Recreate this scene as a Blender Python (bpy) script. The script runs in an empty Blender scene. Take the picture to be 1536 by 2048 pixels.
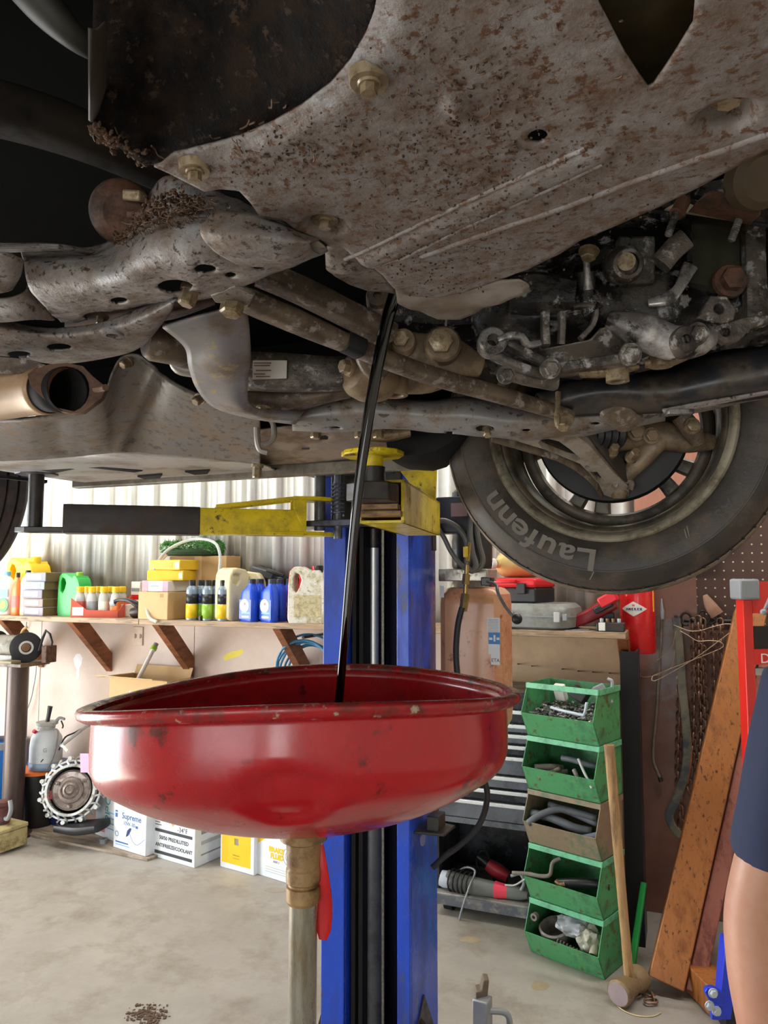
import bpy, bmesh, math, random
from mathutils import Vector, Matrix, Euler, noise
random.seed(7)
SC = bpy.context.scene
COL = SC.collection
R = math.radians
PI = math.pi

# ---------------------------------------------------------------- camera
FOC = 1500.0                      # focal length in pixels of the 1536x2048 frame
YAW = R(22)                       # the shop (X along the wall, Y towards it) is turned 22 deg to the lens
PITCH = math.atan((1150 - 1024) / 1500)
CZ = 1.55
cd = bpy.data.cameras.new('camera'); cam = bpy.data.objects.new('camera', cd); COL.objects.link(cam)
cd.sensor_fit = 'HORIZONTAL'; cd.sensor_width = 36.0; cd.lens = 36.0 * FOC / 1536
cd.clip_start = 0.02; cd.clip_end = 200
cam.location = (0, 0, CZ); cam.rotation_euler = (PI / 2 + PITCH, 0, YAW)
SC.camera = cam

# ---------------------------------------------------------------- world, lights, exposure
w = bpy.data.worlds.new('daylight'); SC.world = w; w.use_nodes = True
bg = w.node_tree.nodes['Background']; bg.inputs[0].default_value = (0.80, 0.90, 1.0, 1); bg.inputs[1].default_value = 1.0
SC.view_settings.view_transform = 'Standard'; SC.view_settings.look = 'None'
SC.view_settings.exposure = 0.5; SC.view_settings.gamma = 1.0; SC.view_settings.use_curve_mapping = False

def area(name, loc, aim, sx, sy, power, col=(1, 1, 1)):
    l = bpy.data.lights.new(name, 'AREA'); l.shape = 'RECTANGLE'; l.size = sx; l.size_y = sy
    l.energy = power; l.color = col
    o = bpy.data.objects.new(name, l); COL.objects.link(o); o.location = loc
    d = Vector(aim) - Vector(loc); o.rotation_euler = d.to_track_quat('-Z', 'Y').to_euler()
    return o
# low sun falling through the open roller door on to the concrete behind the car
sl_ = bpy.data.lights.new('sun', 'SUN'); sl_.energy = 60; sl_.angle = R(.6); sl_.color = (1.0, .96, .90)
so_ = bpy.data.objects.new('sun', sl_); COL.objects.link(so_); so_.rotation_euler = Vector((.69, -.12, -.74)).to_track_quat('-Z', 'Y').to_euler()
# daylight entering by the roller-door openings
area('door_daylight', (-5.95, 1.0, 1.2), (0, 1.0, 1.2), 3.1, 2.3, 170, (0.93, 0.97, 1.0))
area('bay_daylight', (-1.8, -4.9, 1.05), (-1.8, 0, 1.05), 3.4, 2.0, 48, (1.0, 0.98, 0.95))
area('side_door_daylight', (1.15, -4.9, 1.0), (1.15, 0, 1.0), 0.9, 1.9, 32, (1.0, 0.99, 0.97))
# fill light added under the roof to brighten floor and right side
for lx in (-3.6, 0.6):
    area('overhead_fill', (lx, 2.75, 3.85), (lx, 2.85, 0), 2.4, 0.25, 42, (1.0, 0.97, 0.92))

# ---------------------------------------------------------------- pixel -> place
def ray(u, v):
    a = (u - 768) / FOC; b = (1024 - v) / FOC
    cp, sp = math.cos(PITCH), math.sin(PITCH)
    fy = cp - b * sp; z = sp + b * cp
    s, c = math.sin(YAW), math.cos(YAW)
    return Vector((-s * fy + c * a, c * fy + s * a, z))
def at(u, v, Y=None, Z=None, X=None, D=None):
    """the place seen at a pixel of the photograph, on the plane of the thing it belongs to"""
    d = ray(u, v)
    if Y is not None: t = Y / d.y
    elif Z is not None: t = (Z - CZ) / d.z
    elif X is not None: t = X / d.x
    else: t = D
    return Vector((d.x * t, d.y * t, CZ + d.z * t))
VIEW = Vector((-math.sin(YAW), math.cos(YAW), 0)); SIDE = Vector((math.cos(YAW), math.sin(YAW), 0)); UP = Vector((0, 0, 1))

# ---------------------------------------------------------------- materials
def lin(h):
    if isinstance(h, str):
        h = h.lstrip('#'); c = [int(h[i:i + 2], 16) / 255 for i in (0, 2, 4)]
    else: c = h
    return tuple((x / 12.92 if x <= .04045 else ((x + .055) / 1.055) ** 2.4) for x in c) + (1,)
def mat(name, col, rough=.5, metal=0.0, var=.12, scale=14, dirt=None, amount=.45, dscale=9, spec=None, bump=0.0, bscale=60,
        col2=None, amount2=.3, scale2=30, coat=0, trans=0, alpha=1, stretch=None, rvar=.12, soft=.14, soft2=.03):
    """procedural painted / worn surface: tone variation, one or two layers of dirt, fine relief"""
    m = bpy.data.materials.new(name); m.use_nodes = True; nt = m.node_tree; N = nt.nodes; L = nt.links
    b = N['Principled BSDF']; b.inputs['Roughness'].default_value = rough; b.inputs['Metallic'].default_value = metal
    if spec is not None: b.inputs['Specular IOR Level'].default_value = spec
    if coat: b.inputs['Coat Weight'].default_value = coat; b.inputs['Coat Roughness'].default_value = .12
    if trans: b.inputs['Transmission Weight'].default_value = trans
    if alpha < 1: b.inputs['Alpha'].default_value = alpha
    tc = N.new('ShaderNodeTexCoord'); src = tc.outputs['Object']
    if stretch:
        mp = N.new('ShaderNodeMapping'); mp.inputs['Scale'].default_value = stretch; L.new(src, mp.inputs[0]); src = mp.outputs[0]
    def nz(s, det=6, r=.6):
        n = N.new('ShaderNodeTexNoise'); n.inputs['Scale'].default_value = s; n.inputs['Detail'].default_value = det
        n.inputs['Roughness'].default_value = r; L.new(src, n.inputs['Vector']); return n.outputs['Fac']
    def mix(f, a, c):
        x = N.new('ShaderNodeMix'); x.data_type = 'RGBA'; L.new(f, x.inputs[0])
        for sck, val in ((6, a), (7, c)):
            if hasattr(val, 'is_linked'): L.new(val, x.inputs[sck])
            else: x.inputs[sck].default_value = val
        return x.outputs[2]
    def ramp(f, lo, hi):
        r = N.new('ShaderNodeMapRange'); r.inputs[1].default_value = lo; r.inputs[2].default_value = hi; L.new(f, r.inputs[0]); return r.outputs[0]
    c0 = lin(col)
    dk = tuple(x * (1 - var) for x in c0[:3]) + (1,); lt = tuple(min(1, x * (1 + var)) for x in c0[:3]) + (1,)
    f = nz(scale)
    out = mix(ramp(f, .35, .65), dk, lt)
    mask = None
    if dirt is not None:
        t = .5 + .27 * (.5 - amount); mask = ramp(nz(dscale, 10, .72), t - soft * .5, t + soft * .5)
        out = mix(mask, out, lin(dirt))
    if col2 is not None:
        t2 = .5 + .27 * (.5 - amount2); m2 = ramp(nz(scale2, 8, .7), t2 - soft2, t2 + soft2)
        out = mix(m2, out, lin(col2))
    L.new(out, b.inputs['Base Color'])
    if rvar:
        rr = N.new('ShaderNodeMapRange'); rr.inputs[3].default_value = max(.02, rough - rvar); rr.inputs[4].default_value = min(1, rough + rvar)
        L.new(mask if mask is not None else f, rr.inputs[0]); L.new(rr.outputs[0], b.inputs['Roughness'])
    if bump:
        bp = N.new('ShaderNodeBump'); bp.inputs['Strength'].default_value = bump; bp.inputs['Distance'].default_value = .01
        L.new(nz(bscale, 8, .65), bp.inputs['Height']); L.new(bp.outputs[0], b.inputs['Normal'])
    return m
def glow(name, col, s):
    m = bpy.data.materials.new(name); m.use_nodes = True; b = m.node_tree.nodes['Principled BSDF']
    b.inputs['Emission Color'].default_value = lin(col); b.inputs['Emission Strength'].default_value = s; return m

# ---------------------------------------------------------------- objects
TM = {}
def tag(o, label=None, cat=None, group=None, kind=None):
    if label: o['label'] = label
    if cat: o['category'] = cat
    if group: o['group'] = group
    if kind: o['kind'] = kind
    return o
def thing(name, label, cat, loc=(0, 0, 0), rz=0, group=None, rot=None):
    o = bpy.data.objects.new(name, None); COL.objects.link(o); o.empty_display_size = .05
    o.location = loc; o.rotation_euler = rot if rot else (0, 0, rz)
    TM[o.name] = Matrix.Translation(Vector(loc)) @ o.rotation_euler.to_matrix().to_4x4()
    return tag(o, label, cat, group)
def chk(o, tol=R(35), smooth=True):
    me = o.data
    if smooth:
        me.polygons.foreach_set('use_smooth', [True] * len(me.polygons))
        me.set_sharp_from_angle(angle=tol)
def obj(name, bm, m, parent=None, world=False, bevel=0, seg=2, smooth=True, solid=0, sub=0, tol=35, soff=1, label=None):
    """links a bmesh as ONE mesh object; world=True: the mesh is given in shop coordinates"""
    bmesh.ops.recalc_face_normals(bm, faces=bm.faces)
    me = bpy.data.meshes.new(name); 
    if world and parent is not None:
        inv = TM[parent.name].inverted(); bm.transform(inv)
    bm.to_mesh(me); bm.free()
    o = bpy.data.objects.new(name, me); COL.objects.link(o)
    if m is not None: me.materials.append(m)
    if parent is not None:
        o.parent = parent; TM[o.name] = TM[parent.name]
    else: TM[o.name] = Matrix.Identity(4)
    chk(o, R(tol), smooth)
    if solid:
        md = o.modifiers.new('thickness', 'SOLIDIFY'); md.thickness = solid; md.offset = soff
    if bevel:
        md = o.modifiers.new('edges', 'BEVEL'); md.width = bevel; md.segments = seg; md.limit_method = 'ANGLE'; md.angle_limit = R(40)
        md.harden_normals = False
    if sub:
        md = o.modifiers.new('smooth', 'SUBSURF'); md.levels = sub; md.render_levels = sub
    if label: o['label'] = label
    return o
def dup(o, parent=None, **kw):
    c = o.copy(); COL.objects.link(c); c.parent = parent
    TM[c.name] = TM.get(o.name, Matrix.Identity(4))
    for ch in [x for x in o.children]: dup(ch, c)
    return c
def place(c, loc, rz=0, label=None):
    c.location = loc; c.rotation_euler = (0, 0, rz)
    TM[c.name] = Matrix.Translation(Vector(loc)) @ Matrix.Rotation(rz, 4, 'Z')
    if label: c['label'] = label
    return c

# ---------------------------------------------------------------- shapes
def V(*a): return Vector(a)
def nb(): return bmesh.new()
def box(bm, c, s, rot=None):
    M = Matrix.Translation(Vector(c)) @ (rot.to_matrix().to_4x4() if rot else Matrix.Identity(4)) @ Matrix.Diagonal((s[0], s[1], s[2], 1))
    bmesh.ops.create_cube(bm, size=1, matrix=M); return bm
def box2(bm, a, b):
    a, b = Vector(a), Vector(b)
    return box(bm, (a + b) / 2, [abs(x) for x in (b - a)])
def frame(d):
    d = Vector(d).normalized(); a = Vector((0, 0, 1)) if abs(d.z) < .9 else Vector((1, 0, 0))
    x = a.cross(d).normalized(); return x, d.cross(x), d
def cyl(bm, a, b, r, r2=None, n=20, caps=True):
    a, b = Vector(a), Vector(b); x, y, d = frame(b - a); r2 = r if r2 is None else r2
    A = [bm.verts.new(a + (x * math.cos(2 * PI * i / n) + y * math.sin(2 * PI * i / n)) * r) for i in range(n)]
    B = [bm.verts.new(b + (x * math.cos(2 * PI * i / n) + y * math.sin(2 * PI * i / n)) * r2) for i in range(n)]
    for i in range(n): bm.faces.new((A[i], A[(i + 1) % n], B[(i + 1) % n], B[i]))
    if caps: bm.faces.new(A[::-1]); bm.faces.new(B)
    return bm
def lathe(bm, prof, o=(0, 0, 0), axis=(0, 0, 1), n=32, closed=False, fn=None):
    """prof: (radius, along axis); fn(point, angle, k) may displace"""
    o = Vector(o); x, y, d = frame(axis); rings = []
    for k, (r, h) in enumerate(prof):
        if r < 1e-6: rings.append([bm.verts.new(o + d * h)]); continue
        rg = []
        for i in range(n):
            t = 2 * PI * i / n; p = o + (x * math.cos(t) + y * math.sin(t)) * r + d * h
            if fn: p = fn(p, t, k)
            rg.append(bm.verts.new(p))
        rings.append(rg)
    prs = list(zip(rings[:-1], rings[1:])) + ([(rings[-1], rings[0])] if closed else [])
    for A, B in prs:
        for i in range(n):
            j = (i + 1) % n
            if len(A) == 1 and len(B) == 1: continue
            if len(A) == 1: bm.faces.new((A[0], B[j], B[i]))
            elif len(B) == 1: bm.faces.new((A[i], A[j], B[0]))
            else: bm.faces.new((A[i], A[j], B[j], B[i]))
    return bm
def cr(pts, n):
    """catmull-rom through points, n steps a span"""
    P = [Vector(p) for p in pts]
    if n <= 1 or len(P) < 3: return P
    out = []
    for i in range(len(P) - 1):
        p0 = P[i - 1] if i else P[0] * 2 - P[1]; p1, p2 = P[i], P[i + 1]
        p3 = P[i + 2] if i + 2 < len(P) else P[-1] * 2 - P[-2]
        for k in range(n):
            t = k / n
            out.append(.5 * ((2 * p1) + (p2 - p0) * t + (2 * p0 - 5 * p1 + 4 * p2 - p3) * t * t + (3 * p1 - p0 - 3 * p2 + p3) * t ** 3))
    out.append(P[-1]); return out
def tube(bm, pts, r, n=10, sm=4, caps=True, closed=False):
    """round tube through points; r a number or a list"""
    P = cr(pts, sm); m = len(P)
    rr = [r] * m if not hasattr(r, '__len__') else [x.x for x in cr([Vector((q, 0, 0)) for q in r], sm)]
    rings = []; x = None
    for i in range(m):
        d = (P[min(i + 1, m - 1)] - P[max(i - 1, 0)]).normalized()
        if x is None: x, y, _ = frame(d)
        else: x = (x - d * x.dot(d)).normalized(); y = d.cross(x)
        rings.append([bm.verts.new(P[i] + (x * math.cos(2 * PI * k / n) + y * math.sin(2 * PI * k / n)) * rr[i]) for k in range(n)])
    for A, B in zip(rings[:-1], rings[1:]):
        for k in range(n): bm.faces.new((A[k], A[(k + 1) % n], B[(k + 1) % n], B[k]))
    if caps: bm.faces.new(rings[0][::-1]); bm.faces.new(rings[-1])
    return bm
def sweep(bm, pts, wh, up=(0, 0, 1), sm=3, n=20, e=4.0, caps=True):
    """beam of rounded-box section: wh = list of (width, height) for each point"""
    P = cr(pts, sm); W = cr([Vector((a, b, 0)) for a, b in wh], sm); m = len(P); rings = []
    for i in range(m):
        d = (P[min(i + 1, m - 1)] - P[max(i - 1, 0)]).normalized()
        x = d.cross(Vector(up)).normalized(); y = x.cross(d)
        rg = []
        for k in range(n):
            t = 2 * PI * k / n; c, s = math.cos(t), math.sin(t)
            q = (abs(c) ** e + abs(s) ** e) ** (-1 / e)
            rg.append(bm.verts.new(P[i] + x * (c * q * W[i].x / 2) + y * (s * q * W[i].y / 2)))
        rings.append(rg)
    for A, B in zip(rings[:-1], rings[1:]):
        for k in range(n): bm.faces.new((A[k], A[(k + 1) % n], B[(k + 1) % n], B[k]))
    if caps: bm.faces.new(rings[0][::-1]); bm.faces.new(rings[-1])
    return bm
def plate(bm, outline, thick, holes=()):
    """flat plate: outline and holes are 3-D loops in one plane, thick a vector"""
    T = Vector(thick); loops = [outline] + list(holes); es = []; ring = []
    for lp in loops:
        vs = [bm.verts.new(Vector(p)) for p in lp]; ring.append(vs)
        es += [bm.edges.new((vs[i], vs[(i + 1) % len(vs)])) for i in range(len(vs))]
    r = bmesh.ops.triangle_fill(bm, use_beauty=True, use_dissolve=False, edges=es)
    fs = [g for g in r['geom'] if isinstance(g, bmesh.types.BMFace)]
    mp = {}
    for lp in ring:
        for v in lp: mp[v] = bm.verts.new(v.co + T)
    for f in fs: bm.faces.new([mp[v] for v in f.verts][::-1])
    for lp in ring:
        for i in range(len(lp)):
            a, b = lp[i], lp[(i + 1) % len(lp)]
            bm.faces.new((a, b, mp[b], mp[a]))
    return bm
def skin(bm, rows, su=3, sv=3, closed=False):
    """smooth sheet through rows of points"""
    G = [cr(r + [r[0]] if closed else r, su) for r in rows]
    G = list(zip(*[cr([g[i] for g in G], sv) for i in range(len(G[0]))]))
    vs = [[bm.verts.new(p) for p in r] for r in G]
    for A, B in zip(vs[:-1], vs[1:]):
        for i in range(len(A) - 1):
            try: bm.faces.new((A[i], A[i + 1], B[i + 1], B[i]))
            except ValueError: pass
    return bm
def inside(x, y, poly):
    c = False; n = len(poly); j = n - 1
    for i in range(n):
        xi, yi = poly[i][0], poly[i][1]; xj, yj = poly[j][0], poly[j][1]
        if (yi > y) != (yj > y) and x < (xj - xi) * (y - yi) / (yj - yi) + xi: c = not c
        j = i
    return c
def nearest(x, y, poly, closed=True):
    best = 1e9; q = (x, y); n = len(poly)
    for i in range(n if closed else n - 1):
        ax, ay = poly[i][0], poly[i][1]; bx, by = poly[(i + 1) % n][0], poly[(i + 1) % n][1]
        dx, dy = bx - ax, by - ay; l = dx * dx + dy * dy
        t = 0 if l == 0 else max(0, min(1, ((x - ax) * dx + (y - ay) * dy) / l))
        px, py = ax + dx * t, ay + dy * t; d = (px - x) ** 2 + (py - y) ** 2
        if d < best: best = d; q = (px, py)
    return q, math.sqrt(best)
def sheet(bm, outline, holes, zf, step, ang=0.0):
    """pressed sheet in plan: dense grid (laid along ang) cut to an outline, zf(x, y) gives the height"""
    if ang:
        c_, s_ = math.cos(ang), math.sin(ang); rot = lambda q: (q[0] * c_ + q[1] * s_, -q[0] * s_ + q[1] * c_); back = lambda x, y: (x * c_ - y * s_, x * s_ + y * c_)
        sheet(bm, [rot(q) for q in outline], [[rot(q) for q in h] for h in holes], lambda x, y: zf(*back(x, y)), step)
        for v in bm.verts: v.co.x, v.co.y = back(v.co.x, v.co.y)
        return bm
    xs = [p[0] for p in outline]; ys = [p[1] for p in outline]
    x0, y0 = min(xs), min(ys); nx = int((max(xs) - x0) / step) + 2; ny = int((max(ys) - y0) / step) + 2
    vs = {}; loops = [outline] + list(holes)
    def g(i, j):
        if (i, j) not in vs: vs[i, j] = bm.verts.new((x0 + i * step, y0 + j * step, 0))
        return vs[i, j]
    for i in range(nx):
        for j in range(ny):
            cx, cy = x0 + (i + .5) * step, y0 + (j + .5) * step
            if inside(cx, cy, outline) and not any(inside(cx, cy, h) for h in holes):
                bm.faces.new((g(i, j), g(i + 1, j), g(i + 1, j + 1), g(i, j + 1)))
    bm.normal_update()
    for v in bm.verts:
        if v.is_boundary:
            bq, bd = None, 1e9
            for lp in loops:
                q, d = nearest(v.co.x, v.co.y, lp)
                if d < bd: bq, bd = q, d
            v.co.x, v.co.y = bq
    for v in bm.verts: v.co.z = zf(v.co.x, v.co.y)
    return bm
def text(body, size, M, m, parent=None, name='lettering', ext=.0004, align='CENTER', bold=0, sx=1.0):
    """flat print as a mesh: M places the baseline centre (x right, y up, z out)"""
    c = bpy.data.curves.new(name, 'FONT'); c.body = body; c.size = size; c.align_x = align; c.extrude = ext; c.offset = bold
    c.resolution_u = 3
    o = bpy.data.objects.new(name, c)
    COL.objects.link(o); dg = bpy.context.evaluated_depsgraph_get(); dg.update()
    me = bpy.data.meshes.new_from_object(o.evaluated_get(dg)); COL.objects.unlink(o); bpy.data.objects.remove(o)
    me.transform(M @ Matrix.Diagonal((sx, 1, 1, 1)))
    me.name = name; me.materials.clear(); me.materials.append(m)
    o = bpy.data.objects.new(name, me); COL.objects.link(o)
    if parent is not None: o.parent = parent; TM[o.name] = TM[parent.name]
    return o
def facing(o, right, up):
    r = Vector(right).normalized(); u = Vector(up).normalized(); n = r.cross(u)
    return Matrix(((r.x, u.x, n.x, o[0]), (r.y, u.y, n.y, o[1]), (r.z, u.z, n.z, o[2]), (0, 0, 0, 1)))
def hexa(bm, c, axis, r, h, flange=1.35, fh=.25):
    """hex bolt head with a washer flange: from its seat at c out along axis"""
    c = Vector(c); d = Vector(axis).normalized()
    if flange: cyl(bm, c, c + d * h * fh, r * flange, r * flange * .95, n=18)
    cyl(bm, c + d * h * fh * .5, c + d * h * .9, r, r, n=6); cyl(bm, c + d * h * .9, c + d * h, r * .97, r * .8, n=6)
    return bm
def bolt(c, axis, r, h, m, parent, flange=1.35, name='bolt', world=True):
    return obj(name, hexa(nb(), c, axis, r, h, flange), m, parent, world, tol=30)
def circ(c, r, axis, n=18, sq=1.0):
    x, y, d = frame(axis); c = Vector(c)
    return [c + x * r * math.cos(2 * PI * i / n) + y * r * sq * math.sin(2 * PI * i / n) for i in range(n)]
def pl(pts, **k): return [at(u, v, **k) for u, v in pts]
# ================================================================ the setting
WALL = 3.85                       # plane of the long wall
M_conc = mat('concrete', '#a8a39a', .58, var=.07, scale=2.0, dirt='#948e84', amount=.45, dscale=1.6, col2='#857c70', amount2=.16, scale2=4, bump=.10, bscale=35, rvar=.14, soft=.3, soft2=.10)
M_corr = mat('white_sheet_metal', '#eceeea', .38, var=.02, dirt='#d8d4c4', amount=.25, dscale=3, soft=.3)
M_pink = mat('pinkish_painted_panel', '#d6c3b6', .6, var=.04, scale=2, dirt='#c2ac9c', amount=.35, dscale=1.8, soft=.35)
M_tan = mat('tan_painted_panel', '#c2a581', .6, var=.06, scale=3, dirt='#ab9071', amount=.3, dscale=4, soft=.3)
M_brown = mat('brown_painted_panel', '#805747', .5, var=.1, scale=3, dirt='#6a483b', amount=.4, dscale=2.5, col2='#7c7370', amount2=.10, scale2=2.0, soft=.3)
M_peg = mat('dark_pegboard', '#4b352b', .6, var=.1)
M_plain = mat('shop_wall_paint', '#cfc8bb', .7, var=.05)
M_black = mat('black_void', '#0c0b0b', .8)
M_hole = mat('peg_hole_light', '#cbbfa5', .8)

def struct(name, bm, m, **k): return tag(obj(name, bm, m, **k), kind='structure')
FX0, FX1, FY0 = -6.0, 2.6, -5.0
struct('floor', box2(nb(), (FX0, FY0, -.1), (FX1, WALL + .1, 0)), M_conc)
struct('ceiling', box2(nb(), (FX0, FY0, 4.1), (FX1, WALL + .1, 4.2)), M_plain)
struct('wall_right', box2(nb(), (FX1, FY0, 0), (FX1 + .1, WALL + .1, 4.1)), M_plain)
# walls with roller-door openings: in the left wall and behind the camera
b = nb()
box2(b, (FX0 - .1, FY0, 0), (FX0, -.6, 4.1)); box2(b, (FX0 - .1, 2.6, 0), (FX0, WALL + .1, 4.1)); box2(b, (FX0 - .1, -.6, 2.4), (FX0, 2.6, 4.1))
struct('wall_left', b, M_plain)
b = nb()
box2(b, (FX0, FY0 - .1, 0), (-3.55, FY0, 4.1)); box2(b, (-.05, FY0 - .1, 0), (.65, FY0, 4.1)); box2(b, (1.65, FY0 - .1, 0), (FX1, FY0, 4.1))
box2(b, (-3.55, FY0 - .1, 2.1), (-.05, FY0, 4.1)); box2(b, (.65, FY0 - .1, 2.1), (1.65, FY0, 4.1))
struct('wall_front', b, M_plain)
# long wall: framing, ribbed metal sheeting above, painted panels below
XB = at(1248, 1400, Y=WALL)[0]    # where the tan panel ends and the brown one begins
wb = struct('wall_back', box2(nb(), (FX0, WALL + .03, 0), (FX1, WALL + .13, 4.1)), M_plain)
RIB = .178
sh = {}
def ribsheet(w, z0, z1, n):
    # profile of one sheet: n trapezoid ribs and two fine beads between them
    pr = []
    for k in range(n):
        x = k * RIB
        for dx, dy in ((0, 0), (.012, -.026), (.042, -.026), (.054, 0), (.09, 0), (.092, -.002), (.094, 0), (.132, 0), (.134, -.002), (.136, 0)):
            pr.append((x + dx, dy))
    pr.append((n * RIB, 0)); bm = nb()
    A = [bm.verts.new((x, y, z0)) for x, y in pr]; B = [bm.verts.new((x, y, z1)) for x, y in pr]
    for i in range(len(pr) - 1): bm.faces.new((A[i], A[i + 1], B[i + 1], B[i]))
    return bm
s0 = obj('sheeting_panel', ribsheet(0, 1.2, 4.1, 5), M_corr, None, solid=.002, tol=20)
s0.parent = wb; s0.location = (FX0, WALL, 0)
x = FX0 + 5 * RIB
while x < FX1 - .5:
    c = s0.copy(); COL.objects.link(c); c.parent = wb; c.location = (x, WALL, 0); x += 5 * RIB
XP = [FX0, -4.0, -2.78, -1.55, -.95]
for a, c in zip(XP[:-1], XP[1:]):
    obj('wall_panel', box2(nb(), (a + .002, WALL - .03, 0), (c - .002, WALL - .021, 1.27)), M_pink, wb, bevel=.001)
obj('wall_panel', box2(nb(), (-.95, WALL - .03, 0), (XB, WALL - .021, 1.27)), M_tan, wb)
obj('wall_panel', box2(nb(), (XB + .003, WALL - .045, 0), (XB + .34, WALL - .021, 1.62)), M_brown, wb, bevel=.002)
obj('wall_panel', box2(nb(), (XB + .343, WALL - .034, 0), (FX1, WALL - .021, 1.62)), M_brown, wb, bevel=.002)
obj('pegboard', box2(nb(), (XB + .2, WALL - .036, 1.3), (FX1, WALL - .02, 2.7)), M_peg, wb, bevel=.001)
b = nb(); px0 = XB + .34
for i in range(26):
    for j in range(34):
        cyl(b, (px0 + i * .04, WALL - .0355, 1.33 + j * .04), (px0 + i * .04, WALL - .0375, 1.33 + j * .04), .0042, n=6)
o = obj('peg_holes', b, M_hole, wb); o['kind'] = 'stuff'
# red barn board seen through the wheel
obj('wall_panel', box2(nb(), (at(1270, 1000, Y=WALL)[0], WALL - .075, 1.62), (at(1440, 1000, Y=WALL)[0], WALL - .045, 2.4)), mat('reddish_board', '#a9745f', .6, var=.1, scale=5, stretch=(8, 1, 1)), wb)
# socket outlet on the panel
M_out = mat('outlet_plate', '#cbb7a4', .4)
p = at(277, 1272, Y=WALL - .03)
t = tag(obj('wall_outlet', box(nb(), p + V(0, -.004, 0), (.075, .008, .115)), M_out, bevel=.002), 'beige socket outlet plate on the panel under the shelf', 'outlet')
M_slot = mat('outlet_slot', '#8d7868', .6)
for s in (-.02, .02):
    obj('socket_slot', box(nb(), p + V(s, -.009, 0), (.004, .003, .03)), M_slot, t); obj('socket_slot', box(nb(), p + V(s + .009, -.009, 0), (.004, .003, .022)), M_slot, t)
# paint smears left on the panel
M_yel = mat('yellow_paint', '#e8d648', .6, var=.05); M_wp = mat('white_paint', '#e2e0e2', .6, var=.05)
def smear(pts, m, name, label):
    b = nb(); plate(b, [at(u, v, Y=WALL - .0305) for u, v in pts], (0, .0008, 0))
    tag(obj(name, b, m), label, 'paint mark')
smear([(446, 1316), (452, 1308), (466, 1302), (474, 1302), (484, 1297), (487, 1304), (478, 1312), (462, 1317), (450, 1321)], M_yel, 'yellow_paint_smear', 'yellow paint smear on the pale panel above the drain pan')
smear([(147, 1318), (152, 1308), (160, 1307), (165, 1316), (163, 1328), (159, 1336), (157, 1358), (153, 1358), (153, 1338), (149, 1330)], M_wp, 'white_paint_smear', 'white paint drip on the panel below the wooden brackets')
# plywood sheets lying on the floor by the wall
M_ply = mat('grey_plywood', '#a79886', .7, var=.12, scale=6, dirt='#7f7263', amount=.4, dscale=5, stretch=(1, 6, 1))
q = [at(-30, 1655, Z=0), at(295, 1723, Z=0)]
a0, a1 = q[0], q[1]
b = nb(); plate(b, [V(a0.x, a0.y, .001), V(a1.x, a1.y, .001), V(a1.x + .1, WALL - .05, .001), V(a0.x, WALL - .05, .001)], (0, 0, .014))
tag(obj('plywood_sheet', b, M_ply, bevel=.002), 'thin grey plywood sheet lying on the concrete along the wall', 'plywood')
# ================================================================ oil drain with its wide red bowl
def redpaint():
    m = mat('worn_red_paint', '#b5121b', .30, var=.10, scale=4, dirt='#8c1020', amount=.34, dscale=3.2, col2='#5a1316', amount2=.07, scale2=16, coat=.25, bump=.05, bscale=16, soft=.4)
    return m
M_red = redpaint()
M_rimw = mat('rim_red_worn', '#a01c22', .35, var=.12, dirt='#5a2a22', amount=.28, dscale=22, col2='#a99a88', amount2=.07, scale2=60)
M_galv = mat('galvanised_pipe', '#a6a69c', .38, metal=.7, var=.15, dirt='#6b5326', amount=.42, dscale=9, stretch=(1, 1, .18), col2='#b8564a', amount2=.2, scale2=8)
M_brass = mat('oily_brass', '#9c8058', .42, metal=.25, var=.2, dirt='#5f4422', amount=.45, dscale=18)
PC = V(-.452, .853, 0); PZ = 1.4045
drain = thing('oil_drain', 'wide red steel oil drain bowl on an oily pipe, catching black oil', 'oil drain', (PC.x, PC.y, 0))
def warp(p, t, k):
    # the bowl is slightly sprung out of round
    d = Vector((p.x - PC.x, p.y - PC.y, 0)); r = d.length
    if r < 1e-6: return p
    near = -d.normalized().dot(VIEW); sd = d.normalized().dot(SIDE); f = min(1, r / .27)
    z = (.013 * near + .0105 * (2 * near * near - 1) + .009 * sd) * f * f
    q = p + V(0, 0, z)
    # shallow dent knocked into the side facing the lens
    a = math.atan2(sd, near); h = (p.z - (PZ - .082)) / .03; e = (a - .03) / .19
    w = max(0, 1 - e * e - h * h)
    if r > .2: q = q - d.normalized() * .010 * min(1, w * 2.2)
    return q
K_=.955
prof = [(.262, PZ - .004), (.2635, PZ - .03), (.2635, PZ - .05), (.2622, PZ - .06), (.258, PZ - .070), (.250, PZ - .079), (.236, PZ - .088), (.205, PZ - .1035), (.16, PZ - .120), (.10, PZ - .135), (.05, PZ - .146), (.026, PZ - .15), (.0, PZ - .15)]
def dense(pr, k=3): return [(max(0, q.x * K_), PZ + (q.y - PZ) * 1.12) for q in cr([V(a, c, 0) for a, c in pr], k)]
bw = obj('bowl', lathe(nb(), dense(prof), (PC.x, PC.y, 0), n=128, fn=warp), M_red, drain, True, solid=.002, tol=60, soff=-1)
rim = [(a_ * K_, z_) for a_, z_ in [(.262, PZ - .008), (.266, PZ - .010), (.273, PZ - .0095), (.279, PZ - .006), (.281, PZ), (.279, PZ + .004), (.273, PZ + .0055), (.266, PZ + .004), (.2615, PZ + .001)]]
obj('rolled_rim', lathe(nb(), rim, (PC.x, PC.y, 0), n=128, closed=True, fn=warp), M_rimw, drain, True, tol=60)
pb = PZ - .168
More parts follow.
